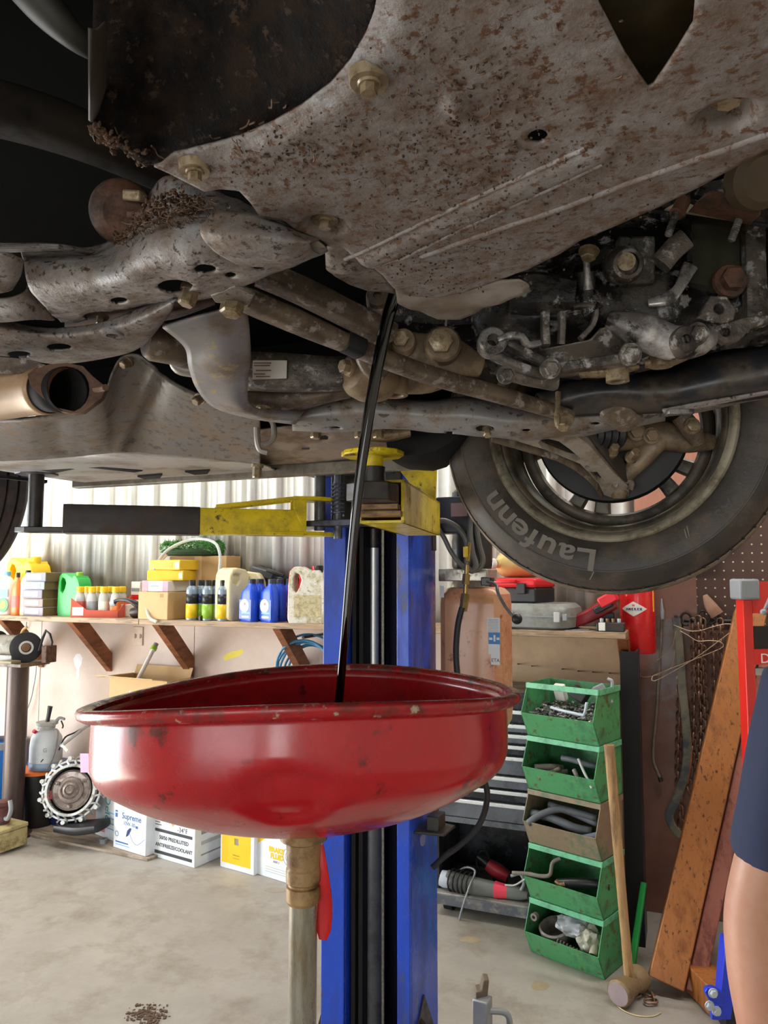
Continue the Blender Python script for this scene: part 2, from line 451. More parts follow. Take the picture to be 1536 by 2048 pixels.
obj('coupling', lathe(nb(), [(.0, pb + .01), (.03, pb + .008), (.029, pb - .012), (.0215, pb - .016), (.0205, pb - .045), (.0215, pb - .047), (.0215, pb - .062), (.019, pb - .064), (.019, pb - .0665), (.0212, pb - .068), (.0212, pb - .084), (.019, pb - .088), (0, pb - .088)], (PC.x, PC.y, 0), n=24), M_brass, drain, True, tol=25)
obj('pipe', cyl(nb(), (PC.x, PC.y, .36), (PC.x, PC.y, pb - .080), .0174, n=28), M_galv, drain, True)
q = PC + SIDE * .025; b = nb()
sweep(b, [V(q.x - .006, q.y, pb - .02), V(q.x - .002, q.y, pb - .05), V(q.x, q.y + .004, pb - .09), V(q.x - .001, q.y + .004, pb - .12), V(q.x - .002, q.y + .003, pb - .133)], [(.010, .006), (.014, .006), (.018, .006), (.018, .006), (.010, .005)], up=tuple(VIEW), sm=4)
obj('valve_handle', b, mat('red_vinyl_grip', '#c2121a', .35), drain, True)
obj('reservoir', lathe(nb(), [(0, .06), (.2, .06), (.215, .075), (.22, .1), (.22, .33), (.2, .36), (.05, .385), (.03, .40), (0, .40)], (PC.x, PC.y, 0), n=40), M_red, drain, True)
for k in range(4):
    a = PI / 4 + k * PI / 2; c = PC + V(math.cos(a) * .19, math.sin(a) * .19, .03)
    obj('caster', lathe(nb(), [(0, -.012), (.03, -.012), (.03, .012), (0, .012)], c, (1, 0, 0), n=18), M_black, drain, True)
# the falling oil
M_oil = mat('used_engine_oil', '#050404', .06, var=.02, rvar=0, spec=.6)
sp = [(789, 592), (775, 640), (762, 700), (748, 770), (733, 860), (719, 960), (707, 1070), (697, 1180), (688, 1290), (681, 1370), (677, 1412)]
b = nb(); tube(b, [at(u, v, D=.97) for u, v in sp] + [at(674, 1465, D=.97)], [.0088, .0085, .0082, .0077, .0072, .0067, .0062, .0058, .0055, .0054, .0053, .0052], n=16, sm=5)
strm = tag(obj('oil_stream', b, M_oil), 'glossy black stream of oil falling from the engine into the red bowl', 'oil stream')
# oil gathered in the bowl
b = nb(); lathe(b, [(0, PZ - .146), (.075, PZ - .146)], (PC.x, PC.y, 0), n=48)
obj('oil_pool', b, M_oil, strm)

# ================================================================ two-post lift
M_blue = mat('blue_column_paint', '#2551cf', .38, var=.10, scale=5, dirt='#263a8a', amount=.34, dscale=4, col2='#4d5066', amount2=.10, scale2=7, stretch=(1, 1, .3), coat=.1)
M_yell = mat('yellow_arm_paint', '#d6bd10', .42, var=.08, dirt='#a8930f', amount=.28, dscale=9, col2='#2a2212', amount2=.08, scale2=26)
M_dk = mat('greasy_black_steel', '#221f1e', .45, var=.2, dirt='#3b322a', amount=.35, dscale=16)
M_steel = mat('bare_grey_steel', '#5b5f70', .4, metal=.4, var=.12, dirt='#3a3836', amount=.3, dscale=12)
M_chrome = mat('chrome_rod', '#dfe2e4', .32, metal=.55, var=.04)
M_cylp = mat('grey_cylinder_paint', '#55585c', .45, var=.08, dirt='#3c3d40', amount=.3, dscale=10)
M_wood_y = mat('greasy_wood_block', '#8c6a3c', .6, var=.2, dirt='#4e3a1f', amount=.3, stretch=(1, 6, 6))
M_cable = mat('wire_rope', '#8d8a80', .4, metal=.6, var=.3, scale=120)
M_rubber = mat('black_hose_rubber', '#17171a', .45, var=.1)
CY = 1.95
XL, XR = at(645, 1400, Y=CY)[0], at(819, 1400, Y=CY)[0]; CDp = .235; HT = 2.75
CX = (XL + XR) / 2
lift = thing('vehicle_lift', 'blue two-post lift column with yellow arms and a chrome ram, holding up the car', 'vehicle lift', (CX, CY + .12, 0))
fw = at(690, 1400, Y=CY)[0] - XL
th = .012
b = nb(); zz = (0.02, HT)
def wallb(x0, y0, x1, y1): box2(b, (x0, y0, zz[0]), (x1, y1, zz[1]))
wallb(XL, CY, XL + fw, CY + th); wallb(XR - .038, CY, XR, CY + th)
wallb(XL, CY + th, XL + th, CY + CDp); wallb(XR - th, CY + th, XR, CY + CDp); wallb(XL + th, CY + CDp - th, XR - th, CY + CDp)
wallb(XL + fw - .010, CY + th, XL + fw, CY + .05); wallb(XR - .038, CY + th, XR - .028, CY + .05)
obj('column', b, M_blue, lift, True, bevel=.003)
b = nb(); box2(b, (XL - .12, CY - .1, .0), (XR + .12, CY + CDp + .08, .02)); obj('base_plate', b, M_dk, lift, True, bevel=.002)
# gussets at the foot
for s, x in ((-1, XL), (1, XR)):
    b = nb(); plate(b, [V(x, CY + .06, .02), V(x + s * .11, CY + .06, .02), V(x + s * .02, CY + .06, .34), V(x, CY + .06, .36)], (0, .012, 0))
    obj('gusset', b, M_dk, lift, True)
b = nb(); plate(b, [V(XR + .001, CY + .005, .02), V(XR + .001, CY + CDp, .02), V(XR + .001, CY + CDp, .20), V(XR + .001, CY + .1, .40), V(XR + .001, CY + .005, .30)], (.004, 0, 0)); obj('grime_patch', b, mat('dark_grease_film', '#3a3540', .5, dirt='#2a2a3a', amount=.4), lift, True)
xc = at(745, 1200, Y=CY + .09)[0]
obj('ram_cylinder', lathe(nb(), [(0, .03), (.034, .03), (.034, 1.06), (.030, 1.075), (.018, 1.08), (0, 1.08)], (xc - .004, CY + .10, 0), n=28), M_cylp, lift, True)
obj('ram_rod', cyl(nb(), (xc, CY + .10, 1.05), (xc, CY + .10, 1.70), .0155, n=24), M_chrome, lift, True)
obj('rod_end', lathe(nb(), [(0, 1.63), (.018, 1.63), (.02, 1.645), (.02, 1.70), (0, 1.70)], (xc, CY + .10, 0), n=20), M_dk, lift, True)
xk = at(766, 1200, Y=CY + .06)[0]
obj('lift_cable', cyl(nb(), (xk, CY + .06, .05), (xk, CY + .06, 1.75), .0045, n=8), M_cable, lift, True)
# leaf chain beside the rod: a row of small plates
b = nb()
for k in range(58): box(b, (xk - .009, CY + .075, .95 + k * .0127), (.004, .006, .010))
o = obj('leaf_chain', b, M_dk, lift, True); o['kind'] = 'stuff'
b = nb()
for x in (XL + fw + .008, XL + fw + .03): box2(b, (x, CY + .03, .02), (x + .012, CY + .2, 2.4))
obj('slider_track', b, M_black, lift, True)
obj('inner_shade', box2(nb(), (XL + th, CY + CDp - th - .004, .02), (XR - th, CY + CDp - th - .001, HT - .1)), mat('shadowed_navy', '#101430', .6), lift, True)  # thin navy sheet: shade inside the column put into its colour
# carriage
ZP = at(700, 1052, Y=CY - .06)[2]
b = nb(); p0 = at(565, 1062, Y=CY - .02); p1 = at(885, 1062, Y=CY - .02); p2 = at(760, 1038, Z=ZP); 
xa, xb = at(572, 1058, Y=CY - .03)[0], at(868, 1058, Y=CY - .03)[0]
plate(b, [V(xa, CY - .03, ZP), V(xa + .03, CY - .085, ZP), V(xc - .02, CY - .10, ZP), V(xb - .05, CY - .10, ZP), V(xb, CY - .04, ZP), V(xb - .03, CY + .05, ZP), V(xa + .02, CY + .05, ZP)], (0, 0, .016))
obj('carriage_plate', b, M_steel, lift, True, bevel=.002)
zt = at(660, 950, Y=CY - .05)[2]
b = nb(); xt0, xt1 = at(612, 950, Y=CY - .05)[0], at(712, 950, Y=CY - .05)[0]
plate(b, [V(xt0, CY - .05, zt), V(xt0 + .02, CY - .085, zt), V(xt1 + .1, CY - .09, zt), V(xt1 + .1, CY + .05, zt), V(xt0 + .01, CY + .03, zt)], (0, 0, .016))
obj('carriage_plate', b, M_steel, lift, True, bevel=.002)
b = nb(); box2(b, (XL + fw * .4, CY - .012, ZP), (XR - .02, CY - .001, zt + .3)); box2(b, (XL + fw + .03, CY - .01, ZP), (XR - .05, CY + .09, zt + .35))
obj('carriage_body', b, M_dk, lift, True, bevel=.003)
b = nb(); xp = at(676, 1000, Y=CY - .06)[0]
cyl(b, (xp, CY - .06, ZP - .035), (xp, CY - .06, zt + .01), .012, n=18)
pts = [V(xp + .0165 * math.cos(t * .9), CY - .06 + .0165 * math.sin(t * .9), ZP + .03 + t * .0016) for t in range(0, 60)]
tube(b, pts, .0035, n=6, sm=1)
obj('locking_pin', b, M_steel, lift, True)
b = nb(); xq = at(638, 1010, Y=CY - .055)[0]; cyl(b, (xq, CY - .05, ZP - .01), (xq, CY - .05, zt + .0), .016, n=20); obj('pivot_pin', b, M_cylp, lift, True)
xr_ = at(842, 1060, Y=CY - .07)[0]
b = nb(); cyl(b, (xr_, CY - .06, ZP - .014), (xr_, CY - .06, zt - .02), .02, n=20); obj('pivot_pin', b, M_brass, lift, True)
# rear arm, reaching along the sill to the left
A0 = V(xq + .012, CY - .05, 0); A1 = at(130, 1040, D=1.95); zb = at(560, 1067, D=1.97)[2]; ah = .072
dv = (V(A1.x, A1.y, 0) - V(A0.x, A0.y, 0)); L_ = dv.length; dv.normalize(); nv = V(-dv.y, dv.x, 0)
arm = thing_arm = obj('rear_arm', sweep(nb(), [V(A0.x, A0.y, zb + ah / 2) + dv * .055, V(A0.x, A0.y, zb + ah / 2) + dv * L_ * .53], [(.075, ah), (.075, ah)], sm=1, n=24, e=16), M_yell, lift, True, bevel=.002)
M_burnt = mat('black_greasy_arm', '#1b1512', .5, var=.25, scale=12, dirt='#3a2a20', amount=.35, dscale=10)
obj('arm_extension', sweep(nb(), [V(A0.x, A0.y, zb + ah / 2) + dv * L_ * .50, V(A0.x, A0.y, zb + ah / 2) + dv * L_], [(.080, ah * 1.06), (.080, ah * 1.06)], sm=1, n=24, e=16), M_burnt, arm, True, bevel=.002)
for dz, nm in ((ah + .001, 'clevis_plate'), (-.0, 'clevis_plate')):
    b = nb(); o_ = V(A0.x, A0.y, zb + dz)
    pp = [o_ + dv * .22 + nv * .037, o_ + dv * .02 + nv * .042, o_ - dv * .03 + nv * .02, o_ - dv * .03 - nv * .02, o_ + dv * .02 - nv * .042, o_ + dv * .22 - nv * .037]
    if dz > 0: pp = [q + V(0, 0, .025) - (dv * .13 if i in (0, 5) else V(0, 0, 0)) for i, q in enumerate(pp)]
    plate(b, pp, (0, 0, .011)); obj(nm, b, M_yell, arm, True, bevel=.001)
for s in (-.036, .036):
    b = nb(); o_ = V(A0.x, A0.y, zb) + nv * s
    plate(b, [o_ + dv * .055, o_ + dv * .055 + V(0, 0, ah + .026), o_ + dv * .09 + V(0, 0, ah + .026), o_ + dv * .09 + V(0, 0, ah)], nv * .006)
    plate(b, [o_ + dv * .085 + V(0, 0, ah + .036), o_ + dv * .085 + V(0, 0, ah + .026), o_ + dv * .27 + V(0, 0, ah), o_ + dv * .30 + V(0, 0, ah), o_ + dv * .30 + V(0, 0, ah + .008)], nv * .006)
    obj('stiffener', b, M_yell, arm, True, bevel=.001)
E_ = V(A0.x, A0.y, zb) + dv * L_
b = nb(); plate(b, [E_ + dv * -.02 - nv * .035, E_ + dv * .09 - nv * .03, E_ + dv * .12, E_ + dv * .09 + nv * .03, E_ + dv * -.02 + nv * .035], (0, 0, .014)); obj('foot_plate', b, M_dk, arm, True, bevel=.002)
zs = 1.822
b = nb(); PP = E_ + dv * .072; cyl(b, PP, V(PP.x, PP.y, zs - .014), .019, n=22); obj('pad_post', b, M_dk, arm, True)
b = nb(); cyl(b, V(PP.x, PP.y, zs - .014), V(PP.x, PP.y, zs - .004), .052, n=8); obj('lift_pad', b, M_steel, arm, True)
# front arm, coming towards the camera
B0 = V(xr_, CY - .06, ZP + .02); B1 = at(762, 1020, D=1.52); zb2 = at(760, 1045, D=1.5)[2]
e0 = V(B0.x, B0.y, zb2); e1 = V(B1.x, B1.y, zb2); ev = (e1 - e0).normalized(); en = V(-ev.y, ev.x, 0); h2 = .088
b = nb()
for s in (-.048, .048):
    o_ = en * s
    plate(b, [e0 + o_, e1 + o_, e1 + o_ + V(0, 0, h2), e0 + o_ + V(0, 0, h2)], en * (.007 if s < 0 else -.007))
plate(b, [e0 - en * .048, e1 - en * .048, e1 + en * .048, e0 + en * .048], (0, 0, .006))
plate(b, [e0 - en * .048 + V(0, 0, h2), e1 - en * .048 + V(0, 0, h2), e1 + en * .048 + V(0, 0, h2), e0 + en * .048 + V(0, 0, h2)], (0, 0, -.006))
arm2 = obj('front_arm', b, M_yell, lift, True, bevel=.001)
b = nb(); c_ = e1 - ev * .06 + V(0, 0, .012)
box(b, e1 - ev * .10 + V(0, 0, h2 / 2), (.075, .22, h2 * .72), Euler((0, 0, math.atan2(ev.y, ev.x) - PI / 2))); obj('arm_extension', b, M_dk, arm2, True, bevel=.003)
# wood packer under the pad block
b = nb(); box(b, e1 + ev * -.01 + V(0, 0, h2 * .20), (.085, .075, .012), Euler((0, 0, math.atan2(ev.y, ev.x) - PI / 2 + .1))); box(b, e1 + ev * -.012 + V(0, 0, h2 * .36), (.08, .07, .012), Euler((0, 0, math.atan2(ev.y, ev.x) - PI / 2)))
obj('packing_strip', b, M_wood_y, arm2, True, bevel=.002)
pb_ = at(745, 985, D=1.47); b = nb(); cyl(b, pb_ - V(0, 0, .018), pb_ + V(0, 0, .018), .052, n=6); obj('pad_block', b, M_dk, arm2, True, bevel=.003)
b = nb(); cyl(b, pb_ + V(0, 0, .01), pb_ + V(0, 0, .05), .025, n=24); obj('pad_socket', b, M_dk, arm2, True)
b = nb(); zt2 = at(745, 902, D=1.47)[2]; cyl(b, pb_ + V(0, 0, .05), V(pb_.x, pb_.y, zt2 - .008), .021, n=24); obj('pad_post', b, M_yell, arm2, True)
b = nb(); cyl(b, V(pb_.x, pb_.y, zt2 - .010), V(pb_.x, pb_.y, zt2), .062, n=10); obj('lift_pad', b, M_yell, arm2, True, bevel=.002)
# yellow swing guard behind the front arm
b = nb(); g0 = at(800, 942, Y=CY - .08); g1 = at(872, 938, Y=CY - .08); g2 = at(868, 1052, Y=CY - .08); g3 = at(845, 1046, Y=CY - .08)
plate(b, [g0, g1, g2, g3, at(838, 990, Y=CY - .08)], (0, .012, 0)); obj('arm_guard', b, M_yell, lift, True, bevel=.002)
# cable bracket near the pan
bz = at(880, 1655, X=XR + .05)
b = nb(); plate(b, [V(XR, CY + .03, bz.z), V(XR + .085, CY + .04, bz.z), V(XR + .09, CY + .12, bz.z), V(XR, CY + .14, bz.z)], (0, 0, .008)); box2(b, (XR + .03, CY + .05, bz.z), (XR + .065, CY + .11, bz.z + .045))
obj('cable_bracket', b, M_dk, lift, True, bevel=.002)
obj('sight_hole', lathe(nb(), [(0, 0), (.018, 0), (.018, .004), (0, .004)], V(XR, CY + .10, bz.z - .035), (1, 0, 0), n=18), mat('pale_blue_ring', '#8c93c9', .5), lift, True)
# hydraulic power unit on the back of the column
M_tank = mat('amber_plastic_tank', '#d09a72', .35, var=.1, scale=4, dirt='#c47f5c', amount=.45, dscale=3.5, col2='#8e5a40', amount2=.14, scale2=14)
M_alu = mat('cast_aluminium', '#b9b3a2', .4, metal=.5, var=.1, dirt='#7e7565', amount=.3, dscale=20)
M_lbl = mat('white_label', '#dfe3e6', .5, var=.03); M_lblb = mat('blue_label', '#2f7fc4', .45, var=.03); M_ink = mat('dark_ink', '#30343c', .6)
PD = 2.16
tl, tr = at(876, 1300, Y=PD), at(1003, 1300, Y=PD); tz1 = at(940, 1175, Y=PD)[2]; tz0 = tz1 - .42; tw = tr.x - tl.x; tcx = (tl.x + tr.x) / 2
b = nb()
secs = [(tz0, .86, .9), (tz0 + .02, .97, .97), (tz0 + .05, 1, 1), (tz1 - .05, 1, 1), (tz1 - .02, .97, .97), (tz1 - .004, .82, .84), (tz1, .7, .7)]
rows = []
for z, fx, fy in secs:
    rg = []
    for k in range(28):
        t = 2 * PI * k / 28; c, s = math.cos(t), math.sin(t); q = (abs(c) ** 7 + abs(s) ** 7) ** (-1 / 7)
        rg.append(b.verts.new((tcx + c * q * tw / 2 * fx, PD + .085 + s * q * .085 * fy, z)))
    rows.append(rg)
for A, B in zip(rows[:-1], rows[1:]):
    for k in range(28): b.faces.new((A[k], A[(k + 1) % 28], B[(k + 1) % 28], B[k]))
b.faces.new(rows[0][::-1]); b.faces.new(rows[-1])
pu = obj('power_unit', b, M_tank, lift, True, bevel=0)
obj('tank_neck', lathe(nb(), [(0, tz1 - .01), (.06, tz1 - .01), (.055, tz1 + .012), (.05, tz1 + .018), (.05, tz1 + .03), (0, tz1 + .03)], (tcx - .02, PD + .085, 0), n=28), M_alu, pu, True)
obj('valve_block', box2(nb(), (tl.x - .004, PD + .02, tz1 + .018), (tr.x - .045, PD + .14, tz1 + .055)), M_alu, pu, True, bevel=.003)
obj('motor', lathe(nb(), [(0, tz1 + .055), (.058, tz1 + .055), (.062, tz1 + .065), (.062, tz1 + .14), (.06, tz1 + .15), (.06, tz1 + .29), (.05, tz1 + .30), (0, tz1 + .30)], (tcx - .012, PD + .085, 0), n=32), M_dk, pu, True)
obj('motor_box', box2(nb(), (tl.x + .0, PD - .02, tz1 + .16), (tl.x + .13, PD + .04, tz1 + .27)), mat('motor_grey', '#454846', .5, dirt='#2c2d2c', amount=.3), pu, True, bevel=.006)
obj('rating_plate', box2(nb(), (tl.x + .05, PD - .022, tz1 + .21), (tl.x + .10, PD - .0205, tz1 + .25)), mat('pink_plate', '#b48f87', .4), pu, True)
obj('switch_bracket', box2(nb(), (tl.x - .03, PD - .01, tz1 + .11), (tl.x - .012, PD + .03, tz1 + .225)), M_dk, pu, True, bevel=.003)
def hose(pts, r, m, parent, name='hose', D=None, **k):
    return obj(name, tube(nb(), [at(p[0], p[1], D=p[2] if len(p) > 2 else D) for p in pts], r, n=10, sm=6), m, parent, True, **k)
M_ghose = mat('grey_hose', '#6b6a62', .4, var=.1)
hose([(862, 1044), (890, 1042), (918, 1058), (934, 1085), (936, 1120), (930, 1140)], .0085, M_ghose, pu, D=2.2)
hose([(872, 1052), (888, 1075), (900, 1100), (915, 1122), (932, 1138)], .007, M_ghose, pu, D=2.22)
hose([(948, 1000), (940, 1050), (944, 1100), (952, 1130), (944, 1142), (934, 1135)], .0085, M_ghose, pu, D=2.19)
hose([(958, 990), (952, 1040), (958, 1085), (966, 1120), (958, 1138), (946, 1142)], .0075, M_ghose, pu, D=2.2)
hose([(924, 1215), (916, 1250), (912, 1300), (914, 1340), (920, 1400), (940, 1500), (968, 1560), (974, 1600), (958, 1650), (920, 1690), (890, 1712), (865, 1735)], .0085, M_rubber, pu, D=2.10)
b = nb(); f0 = at(926, 1222, D=2.11); f1 = at(931, 1188, D=2.12); f2 = at(934, 1130, D=2.13); f3 = at(938, 1085, D=2.14)
cyl(b, f0, f1, .012, n=6); cyl(b, f1, f2, .007, n=12); cyl(b, at(931, 1168, D=2.12), at(933, 1148, D=2.12), .011, n=6); cyl(b, f2 + V(0, 0, .01), f3, .009, .007, n=12)
obj('hose_fitting', b, mat('brass_fitting', '#a8905a', .3, metal=.8, var=.15), pu, True)
obj('yellow_tag', box(nb(), at(931, 1104, D=2.12), (.012, .012, .03)), mat('yellow_cap', '#d8b515', .4), pu, True, bevel=.002)
b = nb(); tube(b, [at(975, 1163, D=2.12), at(992, 1170, D=2.08), at(996, 1186, D=2.06), at(1010, 1212, D=2.05), at(1030, 1238, D=2.04)], .0045, n=10)
obj('release_lever', b, M_cylp, pu, True); b = nb(); bmesh.ops.create_uvsphere(b, u_segments=20, v_segments=14, radius=.0145, matrix=Matrix.Translation(at(1034, 1238, D=2.035))); obj('lever_knob', b, M_rubber, pu, True)
obj('lever_pivot', box(nb(), at(975, 1163, D=2.14), (.03, .04, .025)), M_dk, pu, True, bevel=.003)
def lab(u0, v0, u1, v1, Yp, m, parent, name='label', t=.0008):
    a, c = at(u0, v0, Y=Yp), at(u1, v1, Y=Yp); return obj(name, box2(nb(), (a.x, Yp - t, a.z), (c.x, Yp, c.z)), m, parent, True)
YF = PD - .0005
lab(974, 1235, 1000, 1265, YF, M_lbl, pu); lab(977, 1265, 1000, 1308, YF, M_lblb, pu); lab(977, 1288, 1000, 1309, YF - .0006, M_lbl, pu); lab(982, 1308, 1000, 1330, YF, M_lbl, pu)
for k in range(9):
    v = 1238.5 + k * 3; lab(976, v, 997, v + 1.1, YF - .001, M_ink, pu, 'print', .0002)
lab(987, 1270, 991, 1283, YF - .001, M_lbl, pu, 'print', .0002); lab(978, 1275, 985, 1280, YF - .001, M_lbl, pu, 'print', .0002); lab(993, 1275, 999, 1280, YF - .001, M_lbl, pu, 'print', .0002)
pz = at(991, 1324, Y=YF - .0012); text('ETA', .014, Matrix.Translation(-lift.location) @ facing(pz, (1, 0, 0), (0, 0, 1)), M_ink, pu, 'print')
lab(880, 1172, 888, 1195, YF - .03, M_lbl, pu)

# ================================================================ the car: front and rear wheel
M_tyre = mat('tyre_rubber', '#38332e', .62, var=.12, scale=20, dirt='#584d41', amount=.4, dscale=8, bump=.12, bscale=120)
M_tread = mat('tread_dust', '#7a6a57', .8, var=.15, scale=18, dirt='#4c4239', amount=.4, dscale=14, bump=.2, bscale=90)
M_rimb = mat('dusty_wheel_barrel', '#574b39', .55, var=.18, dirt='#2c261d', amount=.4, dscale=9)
M_riml = mat('dusty_alloy_lip', '#a9a28e', .42, metal=.25, var=.1, dirt='#6a604c', amount=.35, dscale=12)
M_letter = mat('raised_lettering_grey', '#6e675e', .6, var=.1)
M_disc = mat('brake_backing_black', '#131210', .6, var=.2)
car = thing('car', 'raised car seen from below, dirty grey underside with splash shield and dusty wheel', 'car', (-1.0, .85, 1.5))
def wheel(c, lettering, name):
    """axis along Y, c = centre of the inner lip plane"""
    wy = V(0, 1, 0); b = nb(); Rt = .338
    pr = [(.226, .016), (.229, .004), (.238, -.006), (.255, -.014), (.272, -.017), (.284, -.0165), (.2845, -.0175), (.287, -.0175), (.2875, -.0155), (.300, -.009), (.3105, .002), (.318, .016), (.3215, .026)]
    gro = []
    for h0, h1, r in ((.026, .052, .3235), (.06, .092, .3255), (.10, .132, .3255), (.14, .166, .3235)):
        gro += [(r - .008, h0 - .0005), (r, h0 + .0015), (r, h1 - .0015), (r - .008, h1 + .0005)]
    pr2 = [(.3215, .166), (.318, .176), (.310, .188), (.29, .205), (.26, .207), (.235, .198), (.228, .18)]
    G_ = lambda q: [(a_ if a_ < .24 else .24 + (a_ - .24) * 1.13, h_) for a_, h_ in q]
    pr, gro, pr2 = G_(pr), G_(gro), G_(pr2)
    wroot = obj(name, lathe(b, pr + gro[1:-1] + pr2 + [(.222, .17), (.222, .03)], c, wy, n=96, closed=True), M_tyre, car, True, tol=28)
    # tread blocks carry the dust: shoulder band
    obj('tread_band', lathe(nb(), G_([(.3185, .014), (.3222, .0262), (.3240, .029), (.3240, .0505)]), c, wy, n=96), M_tread, wroot, True, solid=.0004)
    b = nb()
    for k in range(72):
        t = 2 * PI * k / 72; r = .3262; p = c + V(math.cos(t) * r, .0165, math.sin(t) * r)
        box(b, p, (.0035, .012, .006), Euler((0, -t + PI / 2, .35)))
    o = obj('shoulder_sipes', b, M_disc, wroot, True); o['kind'] = 'stuff'
    # rim
    pr = [(.233, .004), (.2335, -.004), (.230, -.007), (.2255, -.005), (.2225, .004), (.219, .010), (.2175, .016)]
    obj('rim_lip', lathe(nb(), pr, c, wy, n=96), M_riml, wroot, True, solid=.002, tol=60)
    pr = [(.2175, .016), (.207, .022), (.204, .03), (.199, .07), (.197, .12), (.2, .15), (.214, .17), (.22, .185)]
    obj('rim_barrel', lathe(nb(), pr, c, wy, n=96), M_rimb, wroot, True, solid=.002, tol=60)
    b = nb()
    for k in range(5):
        for s in (-.19, .19):
            t = 2 * PI * k / 5 + s + R(250); d = V(math.cos(t), 0, math.sin(t)); t2 = t - s * .55; d2 = V(math.cos(t2), 0, math.sin(t2))
            sweep(b, [c + d2 * .05 + V(0, .155, 0), c + (d + d2) * .06 + V(0, .160, 0), c + d * .20 + V(0, .172, 0)], [(.030, .03), (.028, .028), (.040, .028)], up=(0, 1, 0), sm=2, n=14)
    lathe(b, [(0, .125), (.075, .13), (.08, .15), (.075, .175), (0, .18)], c, wy, n=40)
    obj('spokes', b, M_rimb, wroot, True)
    obj('inner_ring', lathe(nb(), [(.196, .132), (.176, .138), (.172, .146), (.176, .158), (.2, .165)], c, wy, n=80), M_rimb, wroot, True, solid=.002)
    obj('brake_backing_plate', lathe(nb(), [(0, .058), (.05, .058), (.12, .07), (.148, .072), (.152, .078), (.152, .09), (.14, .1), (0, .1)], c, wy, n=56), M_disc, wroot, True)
    if lettering:
        def arc_text(s, size, rad, a0, step, m, ext, bold=0.0, hh=-.0172, sx=1.0, nm='lettering'):
            # a0: angle in the lens plane (degrees, 0 = right, 90 = down), stepping clockwise
            ang = a0
            for ch, adv in s:
                t = R(ang); rd = V(math.cos(t), 0, -math.sin(t)); rt = V(-math.sin(t), 0, -math.cos(t))
                M = facing(c + rd * rad + V(0, hh, 0), rt, rd)
                text(ch, size, Matrix.Translation(-car.location) @ M, m, wroot, nm, ext, 'CENTER', bold, sx)
                ang += step * adv
        arc_text([('L', 1.15), ('a', 1.1), ('u', .95), ('f', .85), ('e', 1.05), ('n', 1.1), ('n', 1)], .058, .252, 99, 7.6, M_letter, .0022, .0012, -.0165, 1.35)
        arc_text([(ch, 1) for ch in 'S FIT AS'], .026, .262, 12, 4.6, M_tyre, .003, .0006, -.0145, 1.2, 'side_marking')
        b = nb()
        for (r0, r1, t0, t1) in ((.292, .292, 58, 97), (.284, .284, 56, 94)):
            tube(b, [c + V(math.cos(R(t)) * r0, -.0155, -math.sin(R(t)) * r0) for t in range(t0, t1, 3)], .0012, n=5, sm=1)
        for t0, ra, rb in ((58, .252, .292), (94, .272, .31), (56.5, .25, .284)):
            tube(b, [c + V(math.cos(R(t0)) * ra, -.0150, -math.sin(R(t0)) * ra), c + V(math.cos(R(t0 + 3)) * rb, -.0145, -math.sin(R(t0 + 3)) * rb)], .0012, n=5, sm=1)
        obj('moulded_line', b, M_letter, wroot, True)
    return wroot
WC = V(-.137, 1.50, 1.848)
fwheel = wheel(WC, True, 'front_wheel')
RW = V(-2.18, 1.52, 1.83)
rwheel = wheel(RW, False, 'rear_wheel')
# ================================================================ the car's underside
def proj(p):
    q = p - V(0, 0, CZ); s, c = math.sin(YAW), math.cos(YAW)
    fy = -s * q.x + c * q.y; a = c * q.x + s * q.y
    cp, sp_ = math.cos(PITCH), math.sin(PITCH)
    d = fy * cp + q.z * sp_; z = -fy * sp_ + q.z * cp
    return 768 + FOC * a / d, 1024 - FOC * z / d, d
def punch(bm, ells):
    """real holes in a pressed sheet: (u, v, half-width, half-height) as seen in the photograph"""
    for (uc, vc, ru, rv) in ells:
        kill = []
        for f in bm.faces:
            u, v, d = proj(f.calc_center_median())
            if ((u - uc) / ru) ** 2 + ((v - vc) / rv) ** 2 < 1: kill.append(f)
        es = set(e for f in kill for e in f.edges)
        rim_ = set(v for f in kill for v in f.verts)
        bmesh.ops.delete(bm, geom=kill, context='FACES')
        for v in rim_:
            if not v.is_valid or not v.link_faces: continue
            u, w_, d = proj(v.co); du, dv_ = (u - uc) / ru, (w_ - vc) / rv; l = math.hypot(du, dv_)
            if l < 1e-6: continue
            a, c = ray(u, w_), ray(uc + du / l * ru, vc + dv_ / l * rv)
            v.co = v.co + (c - a) * d
    return bm
def zrow(pts): return [at(u, v, Z=z) for u, v, z in pts]
def drow(pts): return [at(u, v, D=d) for u, v, d in pts]

M_shield = mat('dusty_splash_shield', '#8b8988', .48, var=.20, scale=4, dirt='#64503f', amount=.47, dscale=24, col2='#5e402b', amount2=.27, scale2=110, bump=.35, bscale=140, soft=.3)
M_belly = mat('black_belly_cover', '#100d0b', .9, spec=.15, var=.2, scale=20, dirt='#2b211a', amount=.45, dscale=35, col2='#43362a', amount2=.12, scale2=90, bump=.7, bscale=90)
M_frame = mat('dusty_grey_subframe', '#8f8c8b', .46, metal=.1, var=.16, scale=12, dirt='#67533f', amount=.36, dscale=22, col2='#3a2c22', amount2=.22, scale2=120, bump=.3, bscale=120, soft=.26)
M_plast = mat('grey_plastic_cover', '#6a6765', .5, var=.12, scale=8, dirt='#79634a', amount=.34, dscale=14, col2='#4b453f', amount2=.25, scale2=60, bump=.1, soft=.24)
M_cast = mat('oily_black_casting', '#1b1917', .36, metal=.2, var=.3, scale=20, dirt='#47423b', amount=.30, dscale=20, col2='#8e8b88', amount2=.17, scale2=30, bump=.35, bscale=70)
M_castg = mat('grey_cast_housing', '#625a51', .42, metal=.3, var=.25, scale=20, dirt='#332c26', amount=.40, dscale=24, col2='#a09c98', amount2=.22, scale2=40, bump=.3, bscale=90)
